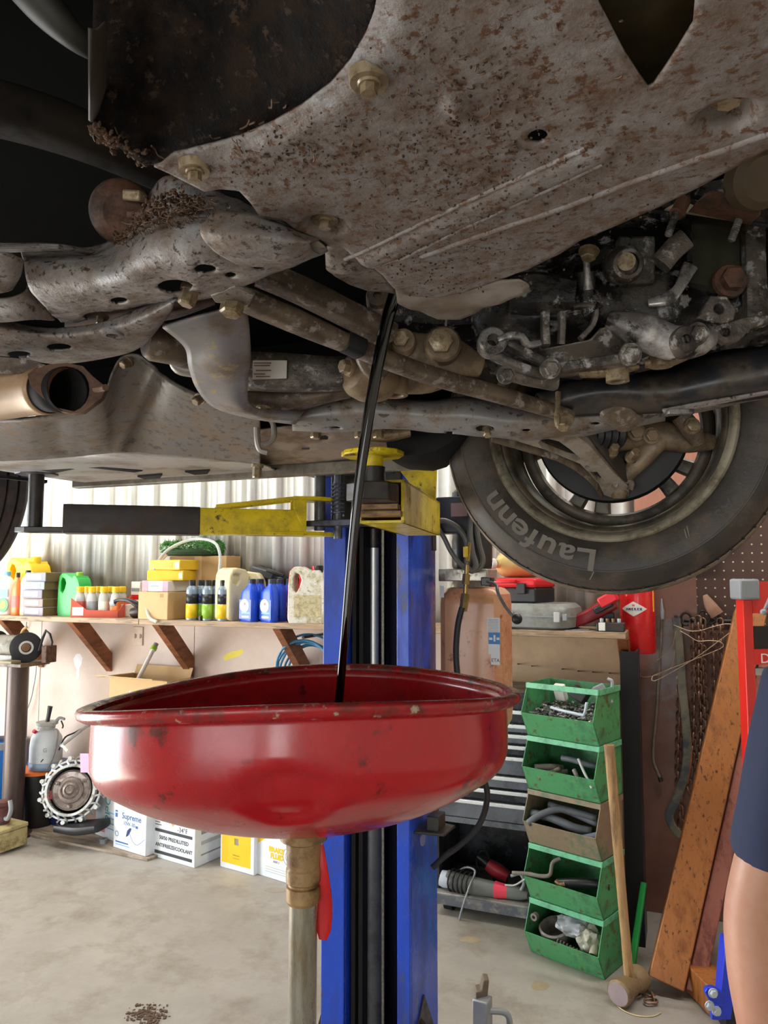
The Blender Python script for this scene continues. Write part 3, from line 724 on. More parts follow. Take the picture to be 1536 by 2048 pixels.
M_alum = mat('bare_aluminium', '#9b9793', .38, metal=.5, var=.2, dirt='#3f3a35', amount=.38, dscale=45)
M_bolt = mat('yellowish_zinc_bolt', '#8f8066', .42, metal=.3, var=.15, dirt='#6b5536', amount=.35, dscale=90)
M_tube = mat('dusty_brown_strut', '#665848', .5, metal=.1, var=.15, scale=12, dirt='#463a2e', amount=.42, dscale=18, col2='#8b8078', amount2=.22, scale2=50, bump=.15)
M_navy = mat('black_painted_beam', '#2a2c30', .42, var=.15, dirt='#51483c', amount=.36, dscale=14, col2='#3a2c22', amount2=.25, scale2=45)
M_exh = mat('heat_tanned_exhaust', '#a88a68', .5, metal=.1, var=.12, dirt='#8a6748', amount=.35, dscale=9)
M_exf = mat('rusty_flange', '#6a4e3c', .65, var=.2, dirt='#47352a', amount=.4, dscale=20)
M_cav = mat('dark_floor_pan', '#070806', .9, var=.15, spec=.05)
M_rust = mat('rusty_brown', '#5a3b2a', .7, var=.2, dirt='#33241b', amount=.4, dscale=25, bump=.2)
M_beige = mat('dusty_tan_casting', '#8a765c', .5, metal=.1, var=.14, dirt='#5f4f3b', amount=.38, dscale=12, bump=.15)
M_paper = mat('label_paper', '#d8d1c8', .5, var=.04)

# body shell over everything, floor pan
b = nb()
box2(b, (-3.0, -.10, 2.16), (.80, 1.80, 2.20)); box2(b, (-3.0, 1.76, 1.95), (-2.55, 1.80, 2.9)); box2(b, (-1.72, 1.76, 1.825), (-.56, 1.80, 2.9)); box2(b, (-2.55, 1.76, 2.18), (.8, 1.80, 2.9))
box2(b, (.3, 1.76, 1.9), (.8, 1.80, 2.3))
box2(b, (-3.0, -.10, 1.95), (-2.55, -.06, 2.9)); box2(b, (-2.55, -.10, 2.18), (.8, -.06, 2.9)); box2(b, (.76, -.06, 1.9), (.80, 1.76, 2.9)); box2(b, (-3.0, -.06, 1.95), (-2.96, 1.76, 2.9))
box2(b, (-3.0, -.10, 2.9), (.80, 1.80, 2.94))
obj('body_shell', b, mat('silver_body_paint', '#8e9296', .35, metal=.3), car, True)
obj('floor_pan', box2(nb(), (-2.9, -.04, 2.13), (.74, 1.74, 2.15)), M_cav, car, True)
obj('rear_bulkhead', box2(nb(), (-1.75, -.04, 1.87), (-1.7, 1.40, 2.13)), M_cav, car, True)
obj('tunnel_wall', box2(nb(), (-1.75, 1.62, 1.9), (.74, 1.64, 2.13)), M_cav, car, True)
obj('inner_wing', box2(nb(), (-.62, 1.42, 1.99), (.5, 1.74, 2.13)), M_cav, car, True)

# ---- splash shield
TZ = 1.87
def P2(u, v, z=TZ): p = at(u, v, Z=z); return (p.x, p.y)
out = [(308, 335), (345, 352), (408, 384), (440, 379), (478, 382), (500, 405), (520, 434), (545, 439), (570, 442), (592, 458), (640, 478), (660, 492), (688, 494), (706, 512), (733, 527), (746, 546), (766, 566), (788, 596), (812, 612), (840, 618), (880, 618), (930, 606), (1000, 580), (1062, 556), (1120, 527), (1160, 500), (1250, 458), (1320, 425), (1400, 384), (1480, 338), (1540, 304), (1640, 250), (1640, -420), (745, -420), (757, -100), (757, 0), (748, 45), (730, 90), (700, 140), (660, 185), (600, 230), (540, 263), (480, 288), (420, 305), (350, 321)]
hole = [(1175, -70), (1195, 5), (1250, 108), (1299, 178), (1345, 112), (1386, 48), (1396, -70)]
def ellp(u, v, ru, rv, rot=0, n=20):
    r = []
    for i in range(n):
        a = 2 * PI * i / n; x, y = ru * math.cos(a), rv * math.sin(a)
        r.append((u + x * math.cos(rot) - y * math.sin(rot), v + x * math.sin(rot) + y * math.cos(rot)))
    return r
O2 = [P2(*q) for q in out]; H2 = [[P2(*q) for q in hole], [P2(*q) for q in ellp(1075, 272, 21, 14, -.25)]]
ribA = ([P2(690, 520), P2(1172, 295)], [P2(745, 545), P2(1205, 325)])
fold = [P2(845, 512), P2(1200, 392), P2(1640, 232)]
rec = P2(1452, 238); recb = P2(650, 452); dent = P2(912, 212); bA = P2(738, 160)
def sst(x): x = max(0, min(1, x)); return x * x * (3 - 2 * x)
def sided(x, y, a, c): return (c[0] - a[0]) * (y - a[1]) - (c[1] - a[1]) * (x - a[0])
def tz(x, y):
    z = TZ
    # channel pressed between two ridge lines
    d1 = nearest(x, y, ribA[0], False)[1]; d2 = nearest(x, y, ribA[1], False)[1]
    mid = [((ribA[0][0][0] + ribA[1][0][0]) / 2, (ribA[0][0][1] + ribA[1][0][1]) / 2), ((ribA[0][1][0] + ribA[1][1][0]) / 2, (ribA[0][1][1] + ribA[1][1][1]) / 2)]
    dm = nearest(x, y, mid, False)[1]
    z -= .004 * (1 - sst((dm - .006) / .012))
    # turned-up front edge beyond the fold
    q, df = nearest(x, y, fold, False)
    s = sided(x, y, fold[0], fold[2])
    if y > q[1]: z += .10 * max(0, df - .004)
    dr = math.hypot((x - rec[0]), (y - rec[1])); z += .018 * (1 - sst((dr - .012) / .012))
    dr = math.hypot((x - recb[0]), (y - recb[1])); z += .010 * (1 - sst((dr - .012) / .012))
    dr = math.hypot((x - dent[0]) / 1.0, (y - dent[1]) / 2.2); z -= .006 * (1 - sst(dr / .010))
    # rolled lip round the big opening
    q, dl = nearest(x, y, O2[34:], False); z += .006 * (1 - sst(dl / .016))
    return z + .0018 * noise.noise(V(x * 9, y * 9, 0)) + .0006 * noise.noise(V(x * 40, y * 40, 3))
shield = obj('splash_shield', sheet(nb(), O2, H2, tz, .0038, math.atan2(fold[2][1] - fold[0][1], fold[2][0] - fold[0][0])), M_shield, car, True, solid=.0022, tol=50, soff=1)
for pa, pb2, rr_ in (((690, 518), (1172, 294), .0026), ((745, 545), (1205, 325), .0026), ((842, 514), (1640, 234), .0036)):
    q0, q1 = P2(*pa), P2(*pb2); ln = []
    for i in range(41):
        x, y = q0[0] + (q1[0] - q0[0]) * i / 40, q0[1] + (q1[1] - q0[1]) * i / 40; ln.append(V(x, y, tz(x, y) + rr_ * .25))
    obj('pressed_bead', tube(nb(), ln, rr_, n=10, sm=1), M_shield, shield, True, tol=80)
for (u, v, r) in ((738, 160, .0092), (390, 338, .0088), (650, 455, .0092)):
    x, y = P2(u, v); z0 = tz(x, y); b = nb(); cyl(b, (x, y, z0 + .004), (x, y, z0 - .0025), r * 1.5, r * 1.35, n=24); cyl(b, (x, y, z0), (x, y, z0 - .010), r * .62, n=6); cyl(b, (x, y, z0 - .001), (x, y, z0 - .004), r * .95, r * .75, n=20)
    obj('bolt', b, M_bolt, shield, True, tol=30)
b = nb(); x, y = P2(1458, 215); cyl(b, (x, y, TZ + .03), (x, y, TZ + .008), .013, n=22); cyl(b, (x, y, TZ + .008), (x, y, TZ + .002), .008, n=6); obj('bolt', b, M_bolt, shield, True, tol=30)
# lower lip layer behind the front edge
lip = [(790, 575), (795, 606), (820, 618), (845, 626), (875, 640), (920, 640), (950, 626), (965, 617), (1005, 606), (1045, 590), (1060, 575), (1040, 560), (1000, 560), (900, 590), (830, 585)]
LZ = 1.885
b = nb(); sheet(b, [P2(u, v, LZ) for u, v in lip], [], lambda x, y: LZ + .003 * noise.noise(V(x * 30, y * 30, 0)), .005)
obj('shield_lip', b, mat('pale_lip', '#938b82', .5, var=.1, dirt='#7d6f60', amount=.3), shield, True, solid=.002)
cor = [(650, 500), (660, 488), (700, 495), (760, 545), (800, 590), (770, 584), (735, 582), (700, 570), (668, 552), (652, 530)]
CZ2 = 1.895
b = nb(); rec2 = P2(690, 525, CZ2); sheet(b, [P2(u, v, CZ2) for u, v in cor], [], lambda x, y: CZ2 - .012 * (1 - sst(math.hypot(x - rec2[0], y - rec2[1]) / .04)), .0045)
obj('shield_corner', b, M_frame, shield, True, solid=.0025)
# dark plate seen above the pointed opening
obj('oil_filter_cover', box2(nb(), (at(1150, 40, Z=1.93).x, at(1300, -60, Z=1.93).y - .1, 1.895), (at(1450, 40, Z=1.93).x + .1, at(1300, 190, Z=1.93).y + .05, 1.91)), mat('dark_olive_plate', '#4a3f26', .6, var=.2, dirt='#3a3220', amount=.4), shield, True)

# ---- black belly cover behind the curved opening
bel = [(181, 244), (188, 262), (215, 282), (250, 300), (285, 322), (330, 338), (440, 316), (560, 270), (680, 190), (755, 90), (775, -60), (775, -420), (208, -420), (214, 40), (196, 42), (181, 95)]
BZ = 1.884
B2_ = [P2(u, v, BZ) for u, v in bel]; curve = B2_[5:12]; bot = B2_[1:7]
def bz_(x, y):
    d = nearest(x, y, curve, False)[1]; d2 = nearest(x, y, bot, False)[1]; dd = min(d, d2 * 1.2)
    return BZ + .075 * sst(dd / .11) + .004 * noise.noise(V(x * 25, y * 25, 1)) + .003 * noise.noise(V(x * 60, y * 60, 4))
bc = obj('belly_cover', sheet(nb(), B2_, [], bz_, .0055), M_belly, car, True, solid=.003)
b = nb(); p0, p1 = at(181, 244, Z=BZ), at(181, 60, Z=BZ); q0, q1 = at(214, 235, Z=BZ + .02), at(214, 45, Z=BZ + .02)
skin(b, [[p0, (p0 + q0) / 2 - V(0, 0, .003), q0], [p1, (p1 + q1) / 2 - V(0, 0, .003), q1]], 3, 6); obj('cover_edge', b, mat('grey_brown_edge', '#3f3830', .6, var=.2), bc, True, solid=.002)
# matted grass and clods of mud caught on the edges
M_mud = mat('dry_mud_clod', '#5e4430', .95, var=.3, scale=60, dirt='#3b2a1e', amount=.4, dscale=50, bump=.6, bscale=120)
M_straw = mat('dry_grass', '#5e4530', .8, var=.25, scale=40)
def clods(pts, name, n, r, m, parent, zf):
    b = nb()
    for k in range(n):
        i = random.random() * (len(pts) - 1); j = int(i); f = i - j; u = pts[j][0] * (1 - f) + pts[j + 1][0] * f + random.gauss(0, pts[j][2]); v = pts[j][1] * (1 - f) + pts[j + 1][1] * f + random.gauss(0, pts[j][2])
        p = zf(u, v); s = r * random.uniform(.4, 1.3)
        M = Matrix.Translation(p) @ Euler((random.random() * 6, random.random() * 6, 0)).to_matrix().to_4x4() @ Matrix.Diagonal((s, s * random.uniform(.5, 1), s * .55, 1))
        bmesh.ops.create_icosphere(b, subdivisions=1, radius=1, matrix=M)
    o = obj(name, b, m, parent, True); o['kind'] = 'stuff'; return o
def straws(pts, n, l, parent, zf, r=.0007):
    b = nb()
    for k in range(n):
        i = random.random() * (len(pts) - 1); j = int(i); f = i - j
        u = pts[j][0] * (1 - f) + pts[j + 1][0] * f + random.gauss(0, pts[j][2]); v = pts[j][1] * (1 - f) + pts[j + 1][1] * f + random.gauss(0, pts[j][2])
        p = zf(u, v); a = random.random() * 6.28; d = V(math.cos(a), math.sin(a), random.uniform(-.5, .15)) * l * random.uniform(.4, 1.2); k_ = V(random.gauss(0, .3), random.gauss(0, .3), -.2) * l * .4
        tube(b, [p, p + d * .5 + k_, p + d], r * random.uniform(.6, 1.3), n=4, sm=2)
    o = obj('caught_grass', b, M_straw, parent, True); o['kind'] = 'stuff'
clods([(190, 255, 5), (215, 275, 8), (255, 298, 8), (300, 325, 8)], 'mud_clods', 110, .003, M_mud, bc, lambda u, v: at(u, v, Z=BZ))
straws([(190, 255, 8), (250, 295, 14), (330, 320, 14), (450, 300, 20), (600, 215, 40)], 70, .012, bc, lambda u, v: at(u, v, Z=BZ + .004))
def tzp(u, v): x, y = P2(u, v); return V(x, y, tz(x, y) - .0005)
straws([(450, 330, 25), (600, 300, 50), (800, 330, 70), (1000, 420, 80), (900, 520, 60)], 140, .006, shield, tzp, .0005)
clods([(480, 330, 25), (640, 310, 45), (850, 300, 70), (1000, 420, 90), (800, 500, 50), (900, 560, 30)], 'mud_specks', 520, .0014, M_mud, shield, tzp)
straws([(860, 170, 60), (1000, 230, 90), (1200, 300, 90)], 90, .006, shield, tzp, .0005)
clods([(860, 150, 70), (1000, 260, 110), (1200, 330, 110)], 'mud_specks', 420, .0013, M_mud, shield, tzp)

# ---- dark cavity, upper left
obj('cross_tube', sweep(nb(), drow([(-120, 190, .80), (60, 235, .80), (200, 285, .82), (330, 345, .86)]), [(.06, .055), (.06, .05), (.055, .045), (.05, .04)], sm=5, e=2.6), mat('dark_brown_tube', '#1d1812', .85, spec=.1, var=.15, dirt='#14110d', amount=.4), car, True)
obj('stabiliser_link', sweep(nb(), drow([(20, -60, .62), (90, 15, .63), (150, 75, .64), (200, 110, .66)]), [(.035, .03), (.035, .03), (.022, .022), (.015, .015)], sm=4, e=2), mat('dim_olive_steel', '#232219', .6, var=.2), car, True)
md_ = obj('mount_disc', lathe(nb(), [(0, -.012), (.020, -.012), (.031, -.004), (.034, .004), (.032, .012), (.034, .016), (.03, .03), (0, .03)], at(245, 425, D=.80), (at(245, 425, D=1) - V(.06, 0, CZ - .03)).normalized(), n=36), M_rust, car, True)
obj('bolt', box(nb(), at(268, 392, D=.782), (.022, .012, .011), Euler((.3, .2, YAW - .3))), M_bolt, md_, True, bevel=.002)
obj('bolt', box(nb(), at(272, 430, D=.785), (.02, .008, .008), Euler((.3, .2, YAW - .3))), M_rust, md_, True, bevel=.002)

# ---- subframe
S = [[(40, 500, 1.93), (50, 530, 1.885), (62, 575, 1.862), (92, 612, 1.86), (122, 640, 1.878)],
     [(120, 505, 1.93), (130, 530, 1.882), (140, 575, 1.858), (150, 610, 1.857), (165, 640, 1.87)],
     [(212, 490, 1.94), (216, 520, 1.885), (218, 555, 1.858), (222, 590, 1.856), (228, 616, 1.868)],
     [(285, 420, 1.95), (300, 470, 1.885), (310, 525, 1.858), (315, 572, 1.856), (320, 603, 1.868)],
     [(330, 360, 1.95), (385, 440, 1.89), (405, 505, 1.86), (420, 555, 1.858), (425, 587, 1.87)],
     [(400, 375, 1.94), (470, 440, 1.89), (505, 495, 1.864), (525, 530, 1.861), (532, 548, 1.87)],
     [(480, 410, 1.92), (560, 450, 1.888), (620, 472, 1.872), (648, 488, 1.868), (654, 497, 1.875)]]
b = nb(); skin(b, [zrow(r) for r in S], 8, 12)
for v in b.verts:
    v.co += V(0, 0, .004 * noise.noise(v.co * 22) + .002 * noise.noise(v.co * 60))
punch(b, [(410, 533, 23, 10), (461, 545, 12, 7), (238, 596, 18, 7), (205, 628, 40, 10), (350, 568, 36, 14), (517, 530, 12, 5)])
sf = obj('subframe', b, M_frame, car, True, solid=.003, tol=60, soff=1)
obj('bolt', hexa(nb(), at(383, 575, Z=1.868), (-.2, -.2, -1), .010, .022, 1.2), M_bolt, sf, True, tol=30)
obj('bolt', hexa(nb(), at(205, 632, Z=1.880), (-.1, -.1, -1), .007, .012, 1.2), M_bolt, sf, True, tol=30)
# overlapping bracket pressed over the beam
b = nb(); skin(b, [zrow([(430, 420, 1.880), (400, 460, 1.862), (425, 500, 1.850), (470, 528, 1.850)]), zrow([(500, 425, 1.876), (450, 470, 1.852), (480, 508, 1.846), (530, 535, 1.850)]), zrow([(560, 445, 1.874), (540, 475, 1.850), (570, 510, 1.846), (590, 530, 1.852)]), zrow([(640, 478, 1.870), (620, 485, 1.856), (628, 505, 1.856), (640, 510, 1.862)])], 6, 8)
obj('pressed_bracket', b, M_frame, sf, True, solid=.002, tol=60)
clods([(230, 480, 8), (300, 430, 14), (350, 400, 14), (400, 420, 14), (330, 470, 18)], 'mud_clods', 420, .0024, M_mud, sf, lambda u, v: at(u, v, Z=1.895))
straws([(230, 480, 10), (310, 430, 22), (400, 410, 22), (420, 460, 12)], 260, .010, sf, lambda u, v: at(u, v, Z=1.885), .00045)
# lower wing of the subframe with its holes
S = [[(-90, 620, 1.875), (-90, 650, 1.850), (-90, 690, 1.846), (-90, 715, 1.853)],
     [(0, 638, 1.87), (10, 662, 1.848), (5, 695, 1.845), (0, 712, 1.853)],
     [(95, 655, 1.865), (100, 675, 1.848), (105, 705, 1.845), (115, 728, 1.853)],
     [(200, 645, 1.862), (210, 665, 1.848), (220, 695, 1.845), (225, 714, 1.853)],
     [(280, 615, 1.868), (280, 640, 1.85), (285, 670, 1.848), (285, 692, 1.855)],
     [(355, 585, 1.875), (350, 600, 1.86), (345, 618, 1.858), (338, 632, 1.862)]]
b = nb(); skin(b, [zrow(r) for r in S], 8, 12); punch(b, [(38, 709, 24, 7), (118, 695, 26, 8), (226, 669, 12, 7)])
wing = obj('subframe_wing', b, M_frame, car, True, solid=.003, tol=60)
c_ = at(226, 669, Z=1.846); obj('bush_ring', lathe(nb(), [(.0085, .004), (.0085, -.002), (.013, -.002), (.013, .004)], c_, (0, 0, 1), n=24, closed=True), M_frame, wing, True)
# dark inner web between beam and wing
b = nb(); skin(b, [zrow([(130, 640, 1.872), (130, 660, 1.90)]), zrow([(225, 618, 1.875), (240, 650, 1.92)]), zrow([(320, 604, 1.875), (340, 640, 1.93)]), zrow([(430, 585, 1.878), (430, 610, 1.93)])], 4, 6); obj('inner_web', b, M_rust, sf, True, solid=.002)
# pale ledge and rounded horn at the far left
b = nb(); skin(b, [zrow([(-80, 478, 1.90), (-80, 492, 1.888), (-80, 506, 1.893)]), zrow([(0, 484, 1.90), (0, 494, 1.888), (0, 506, 1.893)]), zrow([(110, 486, 1.90), (115, 493, 1.889), (120, 502, 1.893)]), zrow([(190, 500, 1.905), (185, 506, 1.90), (178, 510, 1.90)])], 5, 8)
obj('subframe_ledge', b, M_frame, sf, True, solid=.003, tol=60)
b = nb(); skin(b, [drow([(-90, 500, .74), (-30, 508, .73), (20, 510, .74), (48, 520, .77)]), drow([(-90, 540, .77), (-30, 545, .76), (20, 550, .77), (42, 552, .79)]), drow([(-90, 585, .81), (-30, 590, .80), (10, 585, .81), (25, 580, .83)])], 5, 8); obj('subframe_horn', b, M_frame, sf, True, solid=.003, tol=60)
b = nb(); skin(b, [drow([(-80, 590, .86), (0, 600, .85), (50, 585, .85), (60, 560, .87)]), drow([(-80, 640, .9), (0, 645, .89), (60, 640, .88), (110, 640, .89)])], 5, 8); obj('subframe_horn', b, M_frame, sf, True, solid=.003, tol=60)

# ---- exhaust with open flange
fc = at(133, 778, D=.97); fx = SIDE * .97 / FOC; fz = UP * .97 / FOC
fout = [(55, 748), (72, 738), (100, 728), (135, 726), (165, 732), (182, 750), (212, 774), (203, 796), (165, 825), (140, 827), (112, 815), (84, 795), (60, 770)]
b = nb(); lp = drow([(u, v, .97 + (u - 133) * .0003) for u, v in fout]); hl = drow([(u, v, .97 + (u - 133) * .0003) for u, v in ellp(135, 779, 44, 46)])
plate(b, lp, VIEW * .010, [hl]); ex = obj('exhaust_pipe', tube(nb(), [at(-130, 812, D=1.12), at(-20, 796, D=1.06), at(60, 783, D=1.02), at(98, 780, D=.998)], .031, n=32, sm=4, caps=False), M_exh, car, True, solid=.002)
obj('flange', b, M_exf, ex, True, bevel=.002)
obj('flange_bore', lathe(nb(), [(.0285, 0), (.0275, .03), (.026, .10), (0, .10)], at(135, 779, D=.972), tuple(at(60, 783, D=1.01) - at(118, 779, D=.975)), n=36), M_black, ex, True, solid=.001)
obj('stud', tube(nb(), drow([(190, 778, .955), (200, 777, .95), (211, 775, .94)]), .0045, n=8), M_exf, ex, True)
obj('stud', cyl(nb(), at(70, 752, D=.965), at(74, 750, D=.955), .006, n=12), M_exf, ex, True)
# ridged heat-shield just above it
b = nb(); 
for k in range(9):
    tube(b, drow([(-60, 712 + k * 4.2, .99 - k * .001), (55, 722 + k * 2.6, .985), (95, 735 + k * .6, .985)]), .0024, n=5, sm=3)
o = obj('ridged_heat_shield', b, M_tube, ex, True); o['kind'] = 'stuff'

# ---- moulded tank cover and sill behind
cols = [(-90, 848, 927), (0, 842, 922), (70, 838, 920), (150, 822, 913), (205, 800, 908), (228, 745, 905), (246, 716, 905), (275, 711, 904), (300, 728, 905), (350, 768, 910), (420, 800, 917), (500, 830, 925), (520, 838, 928)]
rows = []
for f in (0, .3, .65, .9, 1.0):
    r = []
    for u, vt, vb in cols:
        k = (u - 250) / 250
        dt = 1.27 + .06 * k * k; db = 1.56
        bul = .02 * math.sin(PI * f)
        r.append(at(u + (230 - u) * 0, vt + (vb - vt) * f, D=dt + (db - dt) * f - bul))
    rows.append(r)
b = nb(); skin(b, rows, 6, 6)
for v in b.verts:      # two pressed drainage channels and the moulded crease
    u, w_, d = proj(v.co)
    for uc, wd, dep in ((112, 22, .03), (82, 9, .012), (152, 9, .012)):
        t = (w_ - 840) / 70
        if 0 < t < 1.1:
            g = math.exp(-((u - uc - 8 * t) / wd) ** 2) * (sst(t * 1.6) if uc != 112 else 1) * (1 - sst((t - .85) / .2)); v.co += ray(u, w_).normalized() * dep * g
    l = u - (310 - (w_ - 745) * .5); v.co += ray(u, w_).normalized() * (.045 * sst(l / 22) * (1 if l > 0 else 0) * sst((930 - w_) / 60))
tank = obj('tank_cover', b, M_plast, car, True, tol=50)
md = tank.modifiers.new('thickness', 'SOLIDIFY'); md.thickness = .004; md.offset = 1
b = nb(); zb_ = 1.806
lp = [at(u, v, Z=zb_) for u, v in ((-90, 928), (0, 923), (150, 915), (230, 906), (350, 910), (500, 926), (540, 935))]
lp = [V(p.x, p.y, zb_) for p in lp]; lp2 = [V(lp[-1].x, 1.74, zb_), V(-2.6, 1.74, zb_), V(-2.6, lp[0].y, zb_)]
b = nb(); rows = [[V(p.x, p.y, zb_) for p in lp], [V(p.x - .06, 1.66, zb_ + .012) for p in lp], [V(p.x - .10, 1.745, zb_ + .030) for p in lp]]
skin(b, rows, 5, 5); punch(b, [])
obj('belly_panel', b, mat('pale_belly_panel', '#a7a5a4', .5, var=.08, scale=4, dirt='#8a7a68', amount=.25, dscale=8), tank, True, solid=.003, tol=50)
# dark slots in the belly panel
for pts in ([(50, 928), (80, 922), (150, 932), (110, 940)], [(140, 925), (160, 922), (285, 936), (270, 939)], [(-10, 950), (10, 951), (95, 960), (90, 962)], [(275, 948), (325, 944), (320, 951), (290, 953)], [(370, 938), (420, 935), (415, 942), (390, 944)]):
    b = nb(); plate(b, [at(u, v, Z=1.812 + .006) for u, v in pts], (0, 0, -.008)); obj('slot', b, M_black, tank, True)
for u, v in ((258, 722), (402, 795)):
    bolt(at(u, v, D=1.28), (-.1, -.6, -.5), .008, .018, M_bolt, tank)
bolt(at(515, 929, D=1.6), (0, -.1, -1), .010, .03, M_bolt, tank)
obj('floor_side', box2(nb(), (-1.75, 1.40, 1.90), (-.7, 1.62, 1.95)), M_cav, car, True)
# sill flange
b = nb(); box2(b, (-1.72, 1.735, 1.812), (-.58, 1.765, 1.845)); obj('sill', b, mat('sill_grey', '#8a8378', .5, var=.1, dirt='#6a6052', amount=.4), car, True, bevel=.004)
b = nb(); skin(b, [zrow([(520, 930, 1.822), (500, 900, 1.835), (520, 860, 1.86)]), zrow([(600, 927, 1.824), (600, 895, 1.836), (600, 852, 1.86)]), zrow([(720, 915, 1.824), (720, 890, 1.836), (700, 860, 1.855)]), zrow([(830, 895, 1.828), (830, 880, 1.838), (810, 862, 1.855)])], 6, 6)
punch(b, [(648, 876, 10, 6), (612, 897, 9, 5)])
fp = obj('floor_panel', b, mat('dusty_brown_floor', '#85766a', .55, var=.12, dirt='#67503a', amount=.38, dscale=8), car, True, solid=.003)
obj('arch_liner', sweep(nb(), [at(800, 905, D=1.62), at(870, 890, D=1.6), at(930, 840, D=1.6)], [(.2, .06), (.2, .09), (.2, .06)], sm=3), M_black, car, True)
M_line = mat('brake_pipe_grey', '#8d857c', .4, metal=.2)
for pts in ([(505, 828), (512, 850), (514, 880), (520, 900), (535, 905)], [(528, 828), (545, 845), (548, 870), (540, 884), (528, 888)]):
    obj('brake_line', tube(nb(), drow([(u, v, 1.42) for u, v in pts]), .0055, n=8, sm=4), M_line, fp, True)

# ---- hanging U-bracket, link arm with its label
rows = [[(325, 650, .92), (400, 628, .90), (492, 605, .90)], [(370, 690, .97), (440, 672, .94), (498, 655, .94)], [(380, 732, 1.02), (440, 722, .98), (500, 715, .99)], [(396, 775, 1.08), (450, 765, 1.04), (495, 765, 1.05)], [(432, 812, 1.14), (470, 806, 1.10), (500, 806, 1.12)], [(505, 833, 1.18), (522, 829, 1.16), (540, 822, 1.18)], [(590, 845, 1.22), (598, 836, 1.20), (606, 826, 1.22)]]
ub = obj('hanging_bracket', skin(nb(), [drow(r) for r in rows], 6, 6), mat('smooth_grey_steel', '#827f80', .45, metal=.1, var=.1, scale=5, dirt='#6b5a48', amount=.27, dscale=8, col2='#a08960', amount2=.12, scale2=30), car, True, solid=.004, tol=60)
obj('rubber_bush', lathe(nb(), [(0, -.03), (.022, -.03), (.027, -.022), (.027, .022), (.022, .03), (0, .03)], at(335, 688, D=1.03), (VIEW * .6 + SIDE * .8), n=28), M_tube, ub, True)
bolt(at(528, 816, D=1.19), (0, -.2, -1), .010, .016, M_bolt, ub)
obj('hose', tube(nb(), drow([(405, 700, 1.1), (375, 705, 1.1), (352, 715, 1.1), (358, 735, 1.1), (390, 742, 1.1)]), .010, n=12), M_line, ub, True)
la = obj('link_arm', sweep(nb(), drow([(470, 742, 1.16), (560, 745, 1.14), (650, 748, 1.14), (740, 745, 1.15)]), [(.04, .056), (.04, .056), (.04, .050), (.04, .045)], sm=4, e=5), M_castg, car, True)
b = nb(); lb = drow([(506, 721, 1.112), (574, 721, 1.107), (573, 757, 1.107), (505, 759, 1.112)])
plate(b, lb, VIEW * -.0006); obj('label', b, M_paper, la, True)
b = nb()
for k, (u0, u1, v) in enumerate(((508, 542, 726), (508, 540, 731), (512, 542, 741), (508, 530, 748), (512, 540, 753))):
    a, c = at(u0, v, D=1.109), at(u1, v, D=1.107); box(b, (a + c) / 2, ((c - a).length, .0004, .0018), Euler((0, 0, YAW)))
o = obj('label_print', b, mat('faded_red_ink', '#8c7468', .6), la, True); o['kind'] = 'stuff'
obj('lower_guard', sweep(nb(), drow([(500, 800, 1.2), (580, 800, 1.2), (650, 792, 1.2), (700, 785, 1.2)]), [(.05, .03), (.05, .035), (.04, .02), (.03, .015)], sm=4, e=3), M_tube, la, True)
# rounded boss with bolt and drain plug
bo = obj('link_boss', lathe(nb(), [(0, -.045), (.02, -.044), (.032, -.036), (.038, -.02), (.04, 0), (.036, .02), (.025, .035), (0, .04)], at(735, 752, D=1.14), (SIDE * -.7 - VIEW * .7), n=30), M_beige, car, True)
bolt(at(700, 735, D=1.09), (SIDE * -.8 - VIEW * .6), .010, .016, M_beige, bo)
obj('plug_ring', lathe(nb(), [(.013, .012), (.013, -.012), (.0145, -.014), (.021, -.014), (.021, .012)], at(789, 774, D=1.17), (0, 0, 1), n=28, closed=True), M_beige, bo, True)
obj('sump_casting', sweep(nb(), drow([(700, 775, 1.2), (790, 762, 1.2), (860, 762, 1.2), (930, 740, 1.2), (980, 720, 1.2)]), [(.05, .03), (.06, .04), (.06, .035), (.05, .02), (.03, .015)], sm=4, e=2.4), M_beige, bo, True)

# ---- long diagonal struts
st = obj('diagonal_strut', sweep(nb(), drow([(440, 578, .88), (520, 612, .90), (620, 655, .94), (700, 690, .98), (780, 722, 1.02), (880, 757, 1.08), (1000, 790, 1.14), (1140, 832, 1.22)]), [(.035, .024), (.036, .026), (.032, .026), (.028, .022), (.027, .024), (.026, .025), (.025, .025), (.022, .02)], sm=5, e=3), M_tube, car, True)
bolt(at(468, 596, D=.872), (-.05, -.25, -1), .0135, .022, M_bolt, st)
b = nb(); plate(b, zrow([(420, 592, 1.863), (470, 572, 1.863), (510, 590, 1.863), (500, 612, 1.863), (430, 606, 1.863)]), (0, 0, .006)); obj('strut_foot', b, M_frame, st, True, bevel=.002)
obj('black_tape', sweep(nb(), drow([(690, 684, .972), (706, 691, .978), (722, 698, .985)]), [(.031, .026)] * 3, sm=3, e=3), M_black, st, True)
bolt(at(1130, 838, D=1.19), (-.1, -.5, -.8), .011, .02, M_bolt, st)
obj('pinch_bolt', tube(nb(), drow([(1116, 852, 1.18), (1114, 838, 1.18), (1116, 785, 1.2)]), .0045, n=8), M_bolt, st, True)
st2 = obj('upper_strut', sweep(nb(), drow([(520, 545, .98), (600, 580, 1.0), (700, 630, 1.03), (780, 670, 1.06)]), [(.045, .03), (.045, .03), (.045, .03), (.04, .03)], sm=4, e=4), M_tube, car, True)
